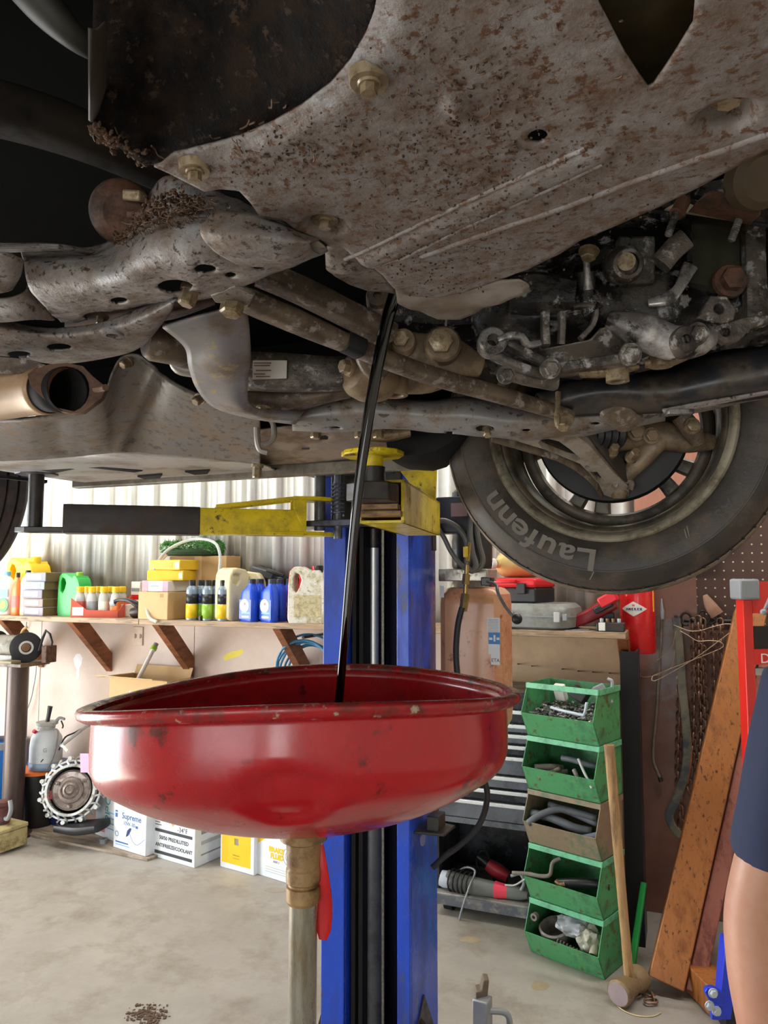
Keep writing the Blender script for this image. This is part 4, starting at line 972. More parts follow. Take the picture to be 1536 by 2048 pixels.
# ---- engine mount bracket with bolts
mb = obj('mount_bracket', sweep(nb(), drow([(755, 592, 1.05), (752, 625, 1.05), (742, 665, 1.05), (745, 710, 1.06), (770, 740, 1.08)]), [(.030, .02), (.024, .02), (.03, .02), (.05, .025), (.05, .025)], up=tuple(VIEW), sm=4, e=3), M_tube, car, True)
obj('mount_eye', lathe(nb(), [(.006, -.014), (.0145, -.014), (.016, -.01), (.016, .014), (.006, .014)], at(755, 598, D=1.045), VIEW, n=24, closed=True), M_tube, mb, True)
b = nb(); sweep(b, drow([(770, 690, 1.1), (830, 700, 1.1), (900, 715, 1.1), (960, 735, 1.11)]), [(.03, .05), (.03, .05), (.03, .06), (.03, .03)], sm=4, e=3); obj('mount_body', b, M_beige, mb, True)
for u, v, r in ((806, 680, .015), (886, 686, .021)):
    c = at(u, v, D=1.06); obj('boss', lathe(nb(), [(0, .05), (r * 1.25, .05), (r * 1.25, .004), (r * 1.1, 0), (0, 0)], c, VIEW, n=28), M_beige, mb, True)
    bolt(at(u - 6, v - 2, D=1.058), -VIEW + V(0, 0, -.1), r * .82, .012, M_bolt, mb, 0)
obj('hanging_wire', tube(nb(), drow([(895, 630, 1.1), (892, 655, 1.1), (900, 668, 1.1)]), .002, n=6), M_line, mb, True)
obj('rear_casting', sweep(nb(), drow([(780, 630, 1.3), (900, 640, 1.3), (1000, 640, 1.3)]), [(.2, .12), (.2, .12), (.2, .1)], sm=2), M_cast, car, True)

# ---- front crossmember
T = [(585, 828, 858), (650, 795, 862), (720, 786, 858), (790, 800, 856), (860, 806, 860), (940, 800, 868), (1020, 812, 876), (1100, 818, 874), (1180, 812, 866), (1260, 796, 852), (1330, 782, 838)]
rows = []
for u, vt, vb in T:
    m_ = (vt + vb) / 2
    rows.append(drow([(u, vt - 4, 1.34), (u, vt + 3, 1.27), (u, m_ - 4, 1.245), (u, vb - 14, 1.26), (u, vb - 3, 1.29), (u, vb, 1.36)]))
b = nb(); skin(b, rows, 6, 9)
for v in b.verts: v.co += V(0, 0, .003 * noise.noise(v.co * 18))
punch(b, [(970, 855, 19, 7), (1052, 858, 9, 3.5), (1190, 845, 10, 3), (900, 862, 8, 3), (672, 853, 10, 3)])
xm = obj('crossmember', b, mat('blue_grey_crossmember', '#8d8a88', .46, metal=.1, var=.18, scale=6, dirt='#776552', amount=.36, dscale=12, col2='#4a423a', amount2=.16, scale2=50, bump=.15), car, True, solid=.003, tol=60)
bolt(at(975, 856, D=1.275), (.1, -.5, -.7), .007, .02, M_bolt, xm)
for u in (632, 720, 757): bolt(at(u, 856, D=1.38), (0, -.1, -1), .010, .02, M_bolt, xm)
obj('jacking_bracket', sweep(nb(), drow([(730, 868, 1.42), (770, 872, 1.42), (820, 864, 1.42)]), [(.05, .018), (.05, .02), (.04, .015)], sm=3, e=4), M_bolt, xm, True)
obj('ring_mark', lathe(nb(), [(.008, -.003), (.0125, -.003), (.0125, .003), (.008, .003)], at(768, 820, D=1.247), VIEW, n=20, closed=True), M_tube, xm, True)
obj('weld_saddle', sweep(nb(), drow([(1205, 780, 1.25), (1228, 812, 1.225), (1258, 842, 1.25)]), [(.04, .05), (.045, .055), (.04, .05)], up=(1, 0, 0), sm=4, e=2.2), M_tube, xm, True)
b = nb(); rows = [drow([(1070, 800, 1.3), (1075, 790, 1.24), (1085, 812, 1.22), (1100, 830, 1.24)]), drow([(1180, 745, 1.3), (1190, 758, 1.21), (1200, 790, 1.19), (1205, 828, 1.23)]), drow([(1320, 735, 1.28), (1325, 752, 1.19), (1330, 790, 1.17), (1335, 822, 1.21)]), drow([(1430, 700, 1.24), (1432, 722, 1.16), (1440, 770, 1.14), (1445, 805, 1.18)]), drow([(1580, 655, 1.20), (1580, 690, 1.13), (1585, 745, 1.11), (1590, 785, 1.15)])]
skin(b, rows, 6, 8); bb = obj('black_side_beam', b, M_navy, car, True, solid=.003, tol=60)
b = nb(); rows = [drow([(1325, 822, 1.19), (1332, 834, 1.22)]), drow([(1400, 808, 1.17), (1405, 824, 1.21)]), drow([(1480, 795, 1.15), (1485, 806, 1.19)]), drow([(1590, 775, 1.13), (1590, 788, 1.17)])]
skin(b, rows, 3, 6); obj('beam_flange', b, M_frame, bb, True, solid=.004)
obj('clip', box(nb(), at(1360, 824, D=1.17), (.04, .012, .008), Euler((0, 0, YAW))), M_alum, bb, True, bevel=.001)

# ---- gearbox, black and oily
rows = [drow([(900, 560, 1.2), (940, 640, 1.12), (960, 700, 1.14), (985, 755, 1.22)]), drow([(1000, 520, 1.18), (1010, 600, 1.032), (1030, 680, 1.052), (1060, 755, 1.18)]), drow([(1100, 470, 1.14), (1110, 580, 1.012), (1120, 670, 1.032), (1130, 760, 1.18)]), drow([(1230, 400, 1.12), (1230, 540, 1.012), (1230, 660, 1.022), (1230, 755, 1.16)]), drow([(1340, 370, 1.12), (1340, 500, 1.032), (1340, 640, 1.012), (1340, 730, 1.12)]), drow([(1450, 330, 1.12), (1450, 470, 1.052), (1450, 620, 1.012), (1450, 700, 1.12)]), drow([(1600, 300, 1.1), (1600, 450, 1.052), (1600, 600, 1.032), (1600, 690, 1.12)])]
b = nb(); skin(b, rows, 8, 8)
for v in b.verts:
    v.co += VIEW * (.010 * noise.noise(v.co * 14) + .007 * noise.noise(v.co * 32) + .003 * noise.noise(v.co * 70))
gb = obj('gearbox', b, M_cast, car, True, solid=.004, tol=50)
def gx(name, pts, wh, m, up=None, e=4, sm=3): return obj(name, sweep(nb(), drow(pts), wh, up=tuple(up or VIEW), sm=sm, e=e), m, gb, True)
b = nb(); plate(b, drow([(1070, 700, 1.02), (1180, 678, 1.0), (1200, 655, .995), (1230, 648, .995), (1280, 690, 1.0), (1268, 722, 1.02), (1110, 741, 1.04)]), VIEW * .05); obj('sump_plate', b, M_castg, gb, True, bevel=.003)
gx('sump_edge', [(1085, 742, 1.015), (1180, 728, 1.0), (1270, 716, .995)], [(.016, .016)] * 3, M_castg)
gx('housing_rib', [(1018, 690, 1.01), (1060, 712, 1.0), (1110, 736, 1.0)], [(.012, .02)] * 3, M_castg)
gx('housing_rib', [(985, 710, 1.01), (1040, 735, 1.01), (1090, 750, 1.02)], [(.012, .02)] * 3, M_castg)
gx('housing_rib', [(1010, 735, 1.03), (1050, 748, 1.03), (1110, 760, 1.05)], [(.03, .02)] * 3, M_castg)
gx('silver_flange', [(998, 680, .995), (1018, 672, .99), (1042, 673, .99), (1056, 690, .995), (1080, 686, 1.0)], [(.008, .010), (.010, .010), (.010, .010), (.010, .010), (.008, .008)], M_alum)
obj('silver_ear', lathe(nb(), [(.0085, -.008), (.0165, -.008), (.019, -.005), (.019, .02), (.0085, .02)], at(985, 683, D=1.0), VIEW, n=28, closed=True), M_alum, gb, True)
gx('rib_post', [(1122, 612, 1.0), (1124, 650, 1.0), (1122, 688, 1.005)], [(.010, .014)] * 3, M_castg)
gx('rib_arch', [(1122, 628, 1.0), (1140, 616, .995), (1165, 612, .995), (1190, 618, .995), (1185, 650, 1.0), (1160, 678, 1.0)], [(.008, .012)] * 6, M_castg)
gx('rib_post', [(1090, 618, 1.0), (1090, 655, 1.0), (1092, 690, 1.0)], [(.012, .014)] * 3, M_castg)
gx('cover_slab', [(1025, 590, 1.02), (1080, 592, 1.01), (1150, 596, 1.0)], [(.05, .05), (.055, .055), (.04, .045)], M_cast)
gx('dowel_pin', [(1172, 505, .98), (1174, 545, .985), (1176, 580, .99)], [(.010, .010), (.009, .009), (.014, .014)], M_alum, e=2)
gx('drain_pipe', [(1172, 545, .995), (1174, 600, 1.0), (1186, 625, 1.0)], [(.024, .024), (.022, .022), (.03, .024)], M_cast, e=2)
bolt(at(1178, 502, D=.975), (-.1, -.3, -1), .010, .012, M_bolt, gb)
b = nb(); plate(b, drow([(1238, 470, 1.0), (1312, 470, 1.0), (1312, 565, 1.0), (1238, 572, 1.0)]), VIEW * .02); obj('cover_slab', b, M_cast, gb, True, bevel=.004)
obj('oily_boss', lathe(nb(), [(.0, .03), (.024, .03), (.024, .006), (.019, -.004), (.0145, -.006), (.0145, .004), (0, .004)], at(1254, 528, D=.975), VIEW + V(0, 0, .3), n=28), M_castg, gb, True)
obj('bolt', cyl(nb(), at(1253, 523, D=.972), at(1253, 523, D=.985), .0115, n=18), M_bolt, gb, True)
gx('silver_arm', [(1380, 532, .995), (1358, 575, .99), (1335, 598, .99), (1296, 607, .995)], [(.020, .01), (.014, .01), (.018, .01), (.010, .008)], M_alum)
gx('diagonal_bar', [(1320, 530, 1.0), (1345, 500, 1.0), (1370, 480, 1.0)], [(.03, .02), (.03, .02), (.03, .02)], M_castg)
gx('vertical_rib', [(1370, 380, 1.04), (1372, 450, 1.03), (1374, 530, 1.02)], [(.010, .02)] * 3, M_cast)
gx('dark_slab', [(1440, 420, 1.05), (1440, 500, 1.04), (1420, 590, 1.02)], [(.10, .03), (.10, .03), (.07, .03)], mat('olive_casting', '#39372b', .5, var=.2, dirt='#262419', amount=.4), )
obj('rusty_bolt', hexa(nb(), at(1458, 564, D=.985), -VIEW, .016, .02, 1.4), M_rust, gb, True)
gx('right_web', [(1505, 430, 1.03), (1508, 540, 1.0), (1512, 650, .99)], [(.03, .02), (.028, .02), (.03, .02)], M_castg)
# silver-brown lower lugs
b = nb(); plate(b, drow([(1400, 628, .975), (1420, 590, .975), (1455, 592, .975), (1474, 618, .975), (1468, 640, .975), (1445, 648, .975), (1392, 636, .975)]), VIEW * .012, [drow([(u, v, .975) for u, v in ellp(1439, 617, 10, 10)])]); obj('lug_plate', b, M_castg, gb, True, bevel=.002)
b = nb(); plate(b, drow([(1425, 672, .975), (1430, 650, .975), (1470, 640, .975), (1490, 633, .975), (1540, 628, .975), (1540, 645, .975), (1505, 655, .975), (1478, 682, .975), (1450, 686, .975)]), VIEW * .012, [drow([(u, v, .975) for u, v in ellp(1452, 663, 9, 9)])]); obj('lug_plate', b, M_castg, gb, True, bevel=.002)
gx('smeared_housing', [(1215, 640, 1.0), (1280, 660, .99), (1340, 685, .985), (1400, 680, .985), (1430, 660, .99)], [(.02, .03), (.045, .04), (.045, .04), (.04, .035), (.02, .02)], mat('white_smeared_casting', '#6f6965', .4, metal=.2, var=.25, scale=12, dirt='#c2bdb8', amount=.34, dscale=11, col2='#241f1b', amount2=.3, scale2=20, bump=.25), e=2.6)
obj('lug', lathe(nb(), [(.006, -.012), (.016, -.012), (.018, -.008), (.018, .02), (.006, .02)], at(1366, 683, D=.965), VIEW, n=24, closed=True), M_castg, gb, True)
for u, v, r, d in ((1392, 668, .0115, .962), (1260, 709, .0115, .985), (1100, 737, .0105, .99), (1012, 750, .0095, 1.0)):
    bolt(at(u, v, D=d), -VIEW + V(0, 0, -.25), r, .014, M_castg, gb)
for pts, wh in (([(1160, 748, 1.04), (1200, 745, 1.03), (1240, 740, 1.03), (1275, 735, 1.03)], [(.02, .008), (.025, .012), (.025, .012), (.015, .006)]), ([(1290, 728, 1.03), (1340, 722, 1.02), (1390, 706, 1.02)], [(.02, .01), (.03, .014), (.02, .008)])):
    obj('tan_drain_flange', sweep(nb(), drow(pts), wh, sm=4, e=3), M_bolt, gb, True)
for u, v in ((1235, 752), (1322, 722)): obj('drain_ring', lathe(nb(), [(.010, -.008), (.0155, -.008), (.0155, .01), (.010, .01)], at(u, v, D=1.02), (0, 0, 1), n=20, closed=True), M_bolt, gb, True)
# upper right: rusty bracket, threaded studs, pale gap
b = nb(); plate(b, drow([(1392, 402, .92), (1420, 380, .90), (1524, 398, .90), (1524, 430, .92)]), VIEW * .03); obj('rusty_bracket', b, M_rust, gb, True, bevel=.003)
obj('tan_cap', lathe(nb(), [(0, -.012), (.025, -.012), (.034, -.004), (.036, .02), (0, .02)], at(1522, 358, D=.88), VIEW + V(0, 0, .5), n=28), mat('tan_rubber_cap', '#44351f', .6, var=.15), gb, True)
obj('pale_plate', plate(nb(), drow([(1370, 395, 1.0), (1500, 425, 1.0), (1506, 446, 1.0), (1330, 418, 1.0)]), VIEW * .004), mat('pale_metal_gap', '#8d8272', .5), gb, True)
gx('dark_cable', [(1378, 400, .95), (1430, 425, .95), (1480, 442, .95), (1545, 452, .95)], [(.006, .006)] * 4, M_black, e=2)
for u0, v0, u1, v1 in ((1352, 425, 1336, 472), (1478, 440, 1462, 482)):
    b = nb(); a, c = at(u0, v0, D=.94), at(u1, v1, D=.94)
    cyl(b, a, c, .0035, n=10)
    for k in range(13): p = a + (c - a) * (k / 13); cyl(b, p, p + (c - a).normalized() * .0012, .0048, n=10)
    obj('threaded_stud', b, M_alum, gb, True)
gx('stud_sleeve', [(1368, 400, .945), (1358, 420, .942), (1352, 428, .94)], [(.018, .018)] * 3, M_rust, e=2)

# ---- control arm and knuckle inside the wheel
def cad(v): return 1.33 + (v - 860) / 125 * .16
co = [(975, 866), (1010, 850), (1120, 846), (1178, 890), (1224, 942), (1258, 974), (1258, 992), (1232, 999), (1208, 990), (1194, 962), (1160, 928), (1100, 903), (1020, 878)]
h1 = [(1076, 886), (1082, 879), (1098, 878), (1118, 883), (1140, 899), (1160, 916), (1157, 921), (1136, 917), (1108, 906), (1084, 896)]
h2 = [(1180, 944), (1194, 944), (1210, 964), (1200, 967), (1188, 962)]
h3 = ellp(1174, 934, 5, 3)
b = nb(); lp = [drow([(u, v, cad(v)) for u, v in q]) for q in (co, h1, h2, h3)]
plate(b, lp[0], V(0, .006, .012), lp[1:]); ca = obj('control_arm', b, mat('pale_grey_arm', '#9a9084', .5, var=.12, scale=10, dirt='#75654f', amount=.35, dscale=14, bump=.12), car, True, bevel=.003)
obj('arm_web', sweep(nb(), drow([(1176, 845, 1.37), (1205, 885, 1.40), (1238, 930, 1.45), (1264, 968, 1.49)]), [(.008, .04), (.008, .04), (.008, .035), (.008, .02)], up=(0, 0, 1), sm=4, e=4), mat('dark_arm_side', '#413a33', .5, var=.15), ca, True)
obj('arm_skirt', sweep(nb(), drow([(985, 868, 1.36), (1060, 890, 1.39), (1130, 913, 1.42), (1180, 948, 1.45), (1205, 985, 1.50)]), [(.006, .03)] * 5, up=(0, 0, 1), sm=4, e=4), M_tube, ca, True)
obj('ball_joint', lathe(nb(), [(0, -.018), (.012, -.018), (.018, -.008), (.018, .012), (.010, .03), (0, .03)], at(1238, 980, D=1.50), (0, 0, 1), n=22), M_beige, ca, True)
obj('joint_clip', sweep(nb(), drow([(1228, 975, 1.47), (1238, 955, 1.47), (1262, 965, 1.47), (1260, 980, 1.47)]), [(.012, .006)] * 4, up=(0, 1, 0), sm=3), M_tube, ca, True)
kn = obj('steering_knuckle', sweep(nb(), drow([(1175, 895, 1.5), (1230, 880, 1.49), (1300, 868, 1.47), (1370, 880, 1.46), (1425, 885, 1.46)]), [(.03, .03), (.05, .05), (.05, .055), (.05, .05), (.03, .03)], sm=4, e=2.5), M_beige, car, True)
obj('knuckle_leg', sweep(nb(), drow([(1320, 875, 1.46), (1285, 915, 1.47), (1255, 950, 1.48), (1238, 975, 1.5)]), [(.045, .04), (.04, .04), (.03, .035), (.025, .03)], sm=4, e=2.5, up=(0, 1, 0)), M_beige, kn, True)
obj('knuckle_leg', sweep(nb(), drow([(1205, 885, 1.46), (1220, 920, 1.47), (1240, 955, 1.49)]), [(.035, .03), (.03, .03), (.02, .02)], sm=4, e=2.5, up=(0, 1, 0)), M_beige, kn, True)
for u, v, r, d in ((1272, 864, .0135, 1.425), (1302, 872, .0125, 1.42)): bolt(at(u, v, D=d), -VIEW, r, .012, M_beige, kn)
for u, v in ((1222, 906), (1262, 916)): bolt(at(u, v, D=1.42), -VIEW + V(0, 0, .3), .009, .03, M_beige, kn)
obj('tie_rod_end', sweep(nb(), drow([(1360, 830, 1.40), (1380, 855, 1.40), (1395, 880, 1.42)]), [(.035, .03), (.035, .03), (.03, .03)], sm=3, e=2.5, up=(0, 1, 0)), M_tube, kn, True)
bolt(at(1384, 852, D=1.38), -VIEW, .012, .01, M_bolt, kn)
b = nb()
pr = []
for k in range(9): pr.append((.026 + .005 * (k % 2) + k * .0008, k * .008))
lathe(b, [(0, 0)] + pr + [(0, .066)], at(1178, 868, D=1.40), (SIDE * .85 + V(0, 0, .1) + VIEW * .4), n=26); obj('rubber_boot', b, M_rubber, kn, True)
obj('wheel_arch_top', box2(nb(), (-.55, 1.52, 2.19), (.3, 1.75, 2.2)), M_black, car, True)
# ================================================================ long shelf and what stands on it
SZ = 1.30
M_board = mat('weathered_shelf_board', '#a98d6e', .65, var=.18, scale=5, stretch=(1, 8, 8), dirt='#6f6657', amount=.3, dscale=6)
M_brace = mat('reddish_timber', '#8a5430', .6, var=.15, scale=4, stretch=(1, 1, 3), dirt='#6b3f24', amount=.35, dscale=6)
shelf = thing('wall_shelf', 'long weathered board shelf on slanting timber braces along the wall', 'shelf', (-2.2, WALL - .2, SZ - .03))
xe = at(1252, 1270, Y=3.46).x
bx = [-5.2, -2.9, xe]
for a, c in zip(bx[:-1], bx[1:]): obj('shelf_board', box2(nb(), (a + .001, 3.46, SZ - .03), (c - .001, WALL - .034, SZ)), M_board, shelf, True, bevel=.003)
for u in (0, 140, 310, 550, 1234):
    p = at(u, 1255, Y=3.50); sx_ = .045
    b = nb(); X0 = p.x
    plate(b, [V(X0, 3.47, SZ - .031), V(X0, 3.60, SZ - .031), V(X0, WALL - .034, SZ - .245), V(X0, WALL - .034, SZ - .36)], (sx_, 0, 0))
    obj('brace', b, M_brace, shelf, True, bevel=.003)
def sh_at(u, Y): return V(at(u, 1235, Y=Y).x, Y, SZ)
def sc(u, Y): return (at(u + 1, 1235, Y=Y).x - at(u, 1235, Y=Y).x)      # metres along the wall for one pixel
def hz(px_, u, Y): return px_ * at(u, 1235, D=1).length * 0 + px_ / FOC * (Y / ray(u, 1200).y)

def rsec(bm, secs, n=24, e=4):
    """stack of rounded-rectangle sections (z, width, depth[, dx]) -> closed body"""
    rings = []
    for s in secs:
        z, w_, d_ = s[:3]; dx = s[3] if len(s) > 3 else 0; rg = []
        for k in range(n):
            t = 2 * PI * (k + .5) / n; c, q_ = math.cos(t), math.sin(t); q = (abs(c) ** e + abs(q_) ** e) ** (-1 / e)
            rg.append(bm.verts.new((dx + c * q * w_ / 2, q_ * q * d_ / 2, z)))
        rings.append(rg)
    for A, B in zip(rings[:-1], rings[1:]):
        for k in range(n): bm.faces.new((A[k], A[(k + 1) % n], B[(k + 1) % n], B[k]))
    bm.faces.new(rings[0][::-1]); bm.faces.new(rings[-1]); return bm
def pl_mat(name, col, rough=.4, **k): return mat(name, col, rough, var=.05, **k)
P = {}
for n_, c_, r_ in (('yellow', '#ecc316', .4), ('orange', '#ee7d3c', .4), ('cream', '#dfd3a6', .45), ('green', '#2fae4b', .35), ('white', '#e6e4dc', .5), ('blue', '#2250c8', .3), ('red', '#d8232c', .35), ('pinkred', '#e0695c', .5), ('black', '#1e1e20', .4), ('grey', '#8d9296', .45), ('silver', '#b9c2cc', .3), ('card', '#c9a878', .75), ('cardd', '#b08d5c', .75), ('teal', '#3aa7a2', .4), ('navy', '#23356e', .4), ('pink', '#f08fae', .5), ('lime', '#a7b83a', .4), ('ygreen', '#8fbf3a', .4), ('lgrey', '#b9bab6', .5), ('offwhite', '#d8d3c2', .5), ('skyblue', '#6fb4e6', .45), ('brown', '#6b4a30', .6)):
    P[n_] = pl_mat('plastic_' + n_, c_, r_)
M_wax = pl_mat('printed_white_card', '#e3e9ee', .45)
def prt(body, size, o, right, up, m, parent, **k): return text(body, size, facing(Vector(o), right, up), m, parent, 'print', **k)
XX, ZZ = (1, 0, 0), (0, 0, 1)
def quad(parent, x0, z0, x1, z1, y, m, name='print', t=.0006):
    return obj(name, box2(nb(), (x0, y - t, z0), (x1, y, z1)), m, parent)

# --- cartons
def carton(name, label, cat_, loc, rz, w_, d_, h_, m, group=None, lid=True):
    t = thing(name, label, cat_, loc, rz, group)
    obj('box_body', box2(nb(), (-w_ / 2, -d_ / 2, 0), (w_ / 2, d_ / 2, h_)), m, t, bevel=.004)
    if lid: obj('box_seam', box2(nb(), (-w_ / 2 + .004, -.004, h_), (w_ / 2 - .004, .004, h_ + .0008)), P['cardd'], t)
    return t
# five stacked grey boxes
Mg = [mat('grey_carton_a', '#8d8b98', .6, var=.08), mat('grey_carton_b', '#8f9ba2', .6, var=.08), mat('grey_carton_c', '#8a8493', .6, var=.08), mat('grey_carton_d', '#94877f', .6, var=.08), mat('grey_carton_e', '#948e9c', .6, var=.08)]
Ms = mat('brown_carton_side', '#6f5a38', .7, var=.1)
c0 = sh_at(100, 3.62); z = SZ; hs = [.054, .052, .055, .05, .056]
nmz = ['bottom', 'second from bottom', 'middle', 'second from top', 'top']
for k in range(5):
    dx = (.0, -.004, -.012, .004, .012)[k]; t = carton('grey_carton', 'flat grey carton, %s of the five-high stack on the shelf' % nmz[k], 'carton', (c0.x + dx, 3.62, z), R(-6), .185, .25, hs[k] - .001, Mg[4 - k], 'stack of grey cartons', False)
    quad(t, -.075, .012, .055, hs[k] - .012, -.1255, P['lgrey']); [quad(t, -.065 + j * .021, .018, -.065 + j * .021 + (.016, .012, .017, .013, .015)[j], .018 + (.016, .013, .016, .014, .016)[(j + k) % 5], -.1261, M_wax) for j in range(5)]
    obj('box_side', box2(nb(), (.0927, -.124, .001), (.0934, .124, hs[k] - .003)), Ms, t)
    z += hs[k]
# yellow jug in the corner, orange bottle, cream bottle, round green bottle
def jug(name, label, cat_, loc, rz, s, m, mcap, thick=.1, capx=.045, label_m=None, group=None, prof=None, hole=None):
    """handled jug: side outline with a grip opening, width s, height given by outline"""
    t = thing(name, label, cat_, loc, rz, group)
    pr = prof or [(-.085, .0), (.085, .0), (.092, .02), (.092, .15), (.088, .19), (.075, .225), (.062, .235), (.06, .245), (.03, .245), (.025, .235), (-.03, .262), (-.06, .262), (-.082, .24), (-.09, .17), (-.092, .02)]
    ho = hole or [(-.066, .15), (-.05, .14), (-.035, .165), (-.025, .20), (-.035, .225), (-.055, .235), (-.066, .21)]
    b = nb(); plate(b, [V(x * s, -thick / 2, z_ * s) for x, z_ in pr], (0, thick, 0), [[V(x * s, -thick / 2, z_ * s) for x, z_ in ho]])
    obj('jug_body', b, m, t, bevel=.018 * s, seg=4)
    obj('cap', lathe(nb(), [(0, .235 * s), (.02 * s, .235 * s), (.021 * s, .24 * s), (.021 * s, .265 * s), (.018 * s, .268 * s), (0, .268 * s)], (capx * s, 0, 0), n=20), mcap, t)
    if label_m: obj('label', box2(nb(), (-.06 * s, -thick / 2 - .0012, .03 * s), (.07 * s, -thick / 2, .13 * s)), label_m, t, bevel=.0005)
    return t
q = sh_at(55, 3.70); jug('yellow_jug', 'big yellow plastic jug at the corner end of the shelf', 'jug', (q.x, 3.70, SZ), R(-4), 1.38, P['yellow'], P['yellow'], .15)
def bottle(name, label, loc, secs, m, cap_m, cap, cat_='bottle', e=4, rz=0, group=None, lab=None):
    t = thing(name, label, cat_, loc, rz, group)
    obj('bottle_body', rsec(nb(), secs, 24, e), m, t, tol=40)
    cz, cr_, ch = cap; obj('cap', lathe(nb(), [(0, cz), (cr_, cz), (cr_ * 1.03, cz + ch * .1), (cr_, cz + ch * .9), (cr_ * .85, cz + ch), (0, cz + ch)], (0, 0, 0), n=20), cap_m, t)
    if lab:
        z0, z1, w_, d_, lm = lab; obj('label', rsec(nb(), [(z0, w_, d_), (z1, w_, d_)], 24, e), lm, t)
    return t
q = sh_at(33, 3.52); bottle('orange_bottle', 'slim orange bottle with a dark nozzle beside the cream bottle', q, [(0, .058, .05), (.004, .062, .054), (.15, .062, .054), (.19, .05, .045), (.215, .02, .02), (.235, .016, .016)], P['orange'], P['black'], (.235, .012, .03), lab=(.05, .12, .0628, .0548, P['pinkred']))
q = sh_at(53, 3.54); bottle('cream_bottle', 'tall narrow cream bottle against the stacked grey cartons', q, [(0, .068, .06), (.005, .072, .064), (.2, .072, .064), (.235, .05, .05), (.25, .024, .024), (.262, .022, .022)], P['cream'], P['black'], (.258, .016, .022), e=6)
q = sh_at(12, 3.56); t = bottle('round_label_bottle', 'white and teal bottle with a round green and orange label', q, [(0, .11, .07), (.006, .115, .075), (.16, .115, .075), (.21, .09, .06), (.24, .03, .03), (.25, .03, .03)], P['white'], P['skyblue'], (.248, .02, .025))
obj('label_ring', lathe(nb(), [(0, 0), (.045, 0), (.045, .001), (0, .001)], (.012, -.0395, .062), (0, -1, 0), n=28), P['green'], t); obj('label_centre', lathe(nb(), [(0, 0), (.026, 0), (.026, .001), (0, .001)], (.012, -.0408, .062), (0, -1, 0), n=28), P['yellow'], t)
obj('label_band', box2(nb(), (-.05, -.0392, .11), (.05, -.0378, .16)), P['skyblue'], t)
# green jug
q = sh_at(148, 3.60); jug('green_jug', 'green plastic jug with a moulded handle behind the red carton', 'jug', (q.x, 3.60, SZ), R(-2), 1.0, P['green'], P['ygreen'], .10, capx=.035)
# red display carton with yellow-capped bottles
q0, q1 = sh_at(136, 3.50), sh_at(246, 3.50); cx_ = (q0.x + q1.x) / 2 - .02
t = thing('red_display_carton', 'red open display carton of small yellow-capped bottles', 'carton', (cx_, 3.575, SZ), R(14))
Mr = mat('red_printed_card', '#d96456', .6, var=.06); Mr2 = mat('dark_red_card', '#b8482f', .6, var=.1)
b = nb(); plate(b, [V(-.15, -.085, .0), V(-.15, .085, 0), V(-.15, .085, .13), V(-.15, -.085, .04)], (.003, 0, 0)); obj('carton_side', b, Mr, t)
b = nb(); plate(b, [V(.15, -.085, .0), V(.15, .085, 0), V(.15, .085, .13), V(.15, -.085, .04)], (-.003, 0, 0)); obj('carton_side', b, Mr, t)
b = nb(); plate(b, [V(-.15, -.085, 0), V(.15, -.085, 0), V(.15, -.085, .04), V(-.05, -.085, .045), V(-.15, -.085, .115)], (0, .003, 0)); obj('carton_front', b, Mr2, t)
obj('carton_base', box2(nb(), (-.147, -.082, 0), (.147, .082, .004)), Mr, t); obj('carton_back', box2(nb(), (-.147, .082, 0), (.147, .085, .12)), Mr, t)
quad(t, -.14, .012, -.07, .06, -.0853, P['white'])
for k in range(8):
    lx, ly = -.115 + (k % 4) * .075, (-.045 if k < 4 else .035)
    p = Matrix.Rotation(R(14), 4, 'Z') @ V(lx, ly, 0)
    o = bottle('additive_bottle', 'small white additive bottle with a yellow cap in the red carton', (cx_ + p.x, 3.575 + p.y, SZ + .0045), [(0, .05, .04), (.004, .054, .044), (.1, .054, .044), (.128, .044, .036), (.138, .032, .032), (.145, .03, .03)], P['lgrey'], P['yellow'], (.143, .022, .034), rz=R(14), group='yellow-capped bottles in the red carton', lab=(.02, .09, .0548, .0448, (P['pinkred'], P['grey'], P['offwhite'], P['orange'])[k % 4])) if k == 0 else None
    lb_ = '%s-row yellow-capped bottle with the %s label in the red carton' % (('front', 'back')[k // 4], ('pinkish red', 'grey', 'off-white', 'orange')[k % 4])
    if k == 0: proto = o; o['label'] = lb_; continue
    c = dup(proto); place(c, (cx_ + p.x, 3.575 + p.y, SZ + .0045), R(14), lb_)
    for ch in c.children:
        if ch.name.startswith('label'):
            ch.data = ch.data.copy(); ch.data.materials.clear(); ch.data.materials.append((P['pinkred'], P['grey'], P['offwhite'], P['orange'])[k % 4])
# grease-gun handle, small red-white box
t = thing('grease_gun', 'dark metal grease gun lying between red carton and tan box', 'grease gun', sh_at(255, 3.52))
obj('gun_lever', sweep(nb(), [at(226, 1207, Y=3.5), at(236, 1200, Y=3.5), at(258, 1201, Y=3.5), at(276, 1210, Y=3.52), at(290, 1216, Y=3.55)], [(.028, .028), (.018, .018), (.02, .024), (.04, .04), (.03, .03)], sm=4, e=2.4), M_dk, t, True)
obj('gun_head', lathe(nb(), [(0, -.03), (.03, -.03), (.034, 0), (.03, .03), (0, .03)], V(at(274, 1222, Y=3.55).x, 3.55, SZ + .035), (1, 0, .2), n=20), mat('dark_brown_grease', '#3b2a24', .4), t, True)
obj('nozzle', cyl(nb(), at(222, 1208, Y=3.495), at(230, 1206, Y=3.5), .017, n=18), P['silver'], t, True)
q = sh_at(275, 3.74); t = carton('small_carton', 'small upright white and red carton by the wall', 'carton', q, 0, .07, .05, .21, P['white'], None, False); quad(t, -.035, .10, .035, .13, -.0255, P['red']); quad(t, -.03, .15, .03, .17, -.0255, P['grey'])
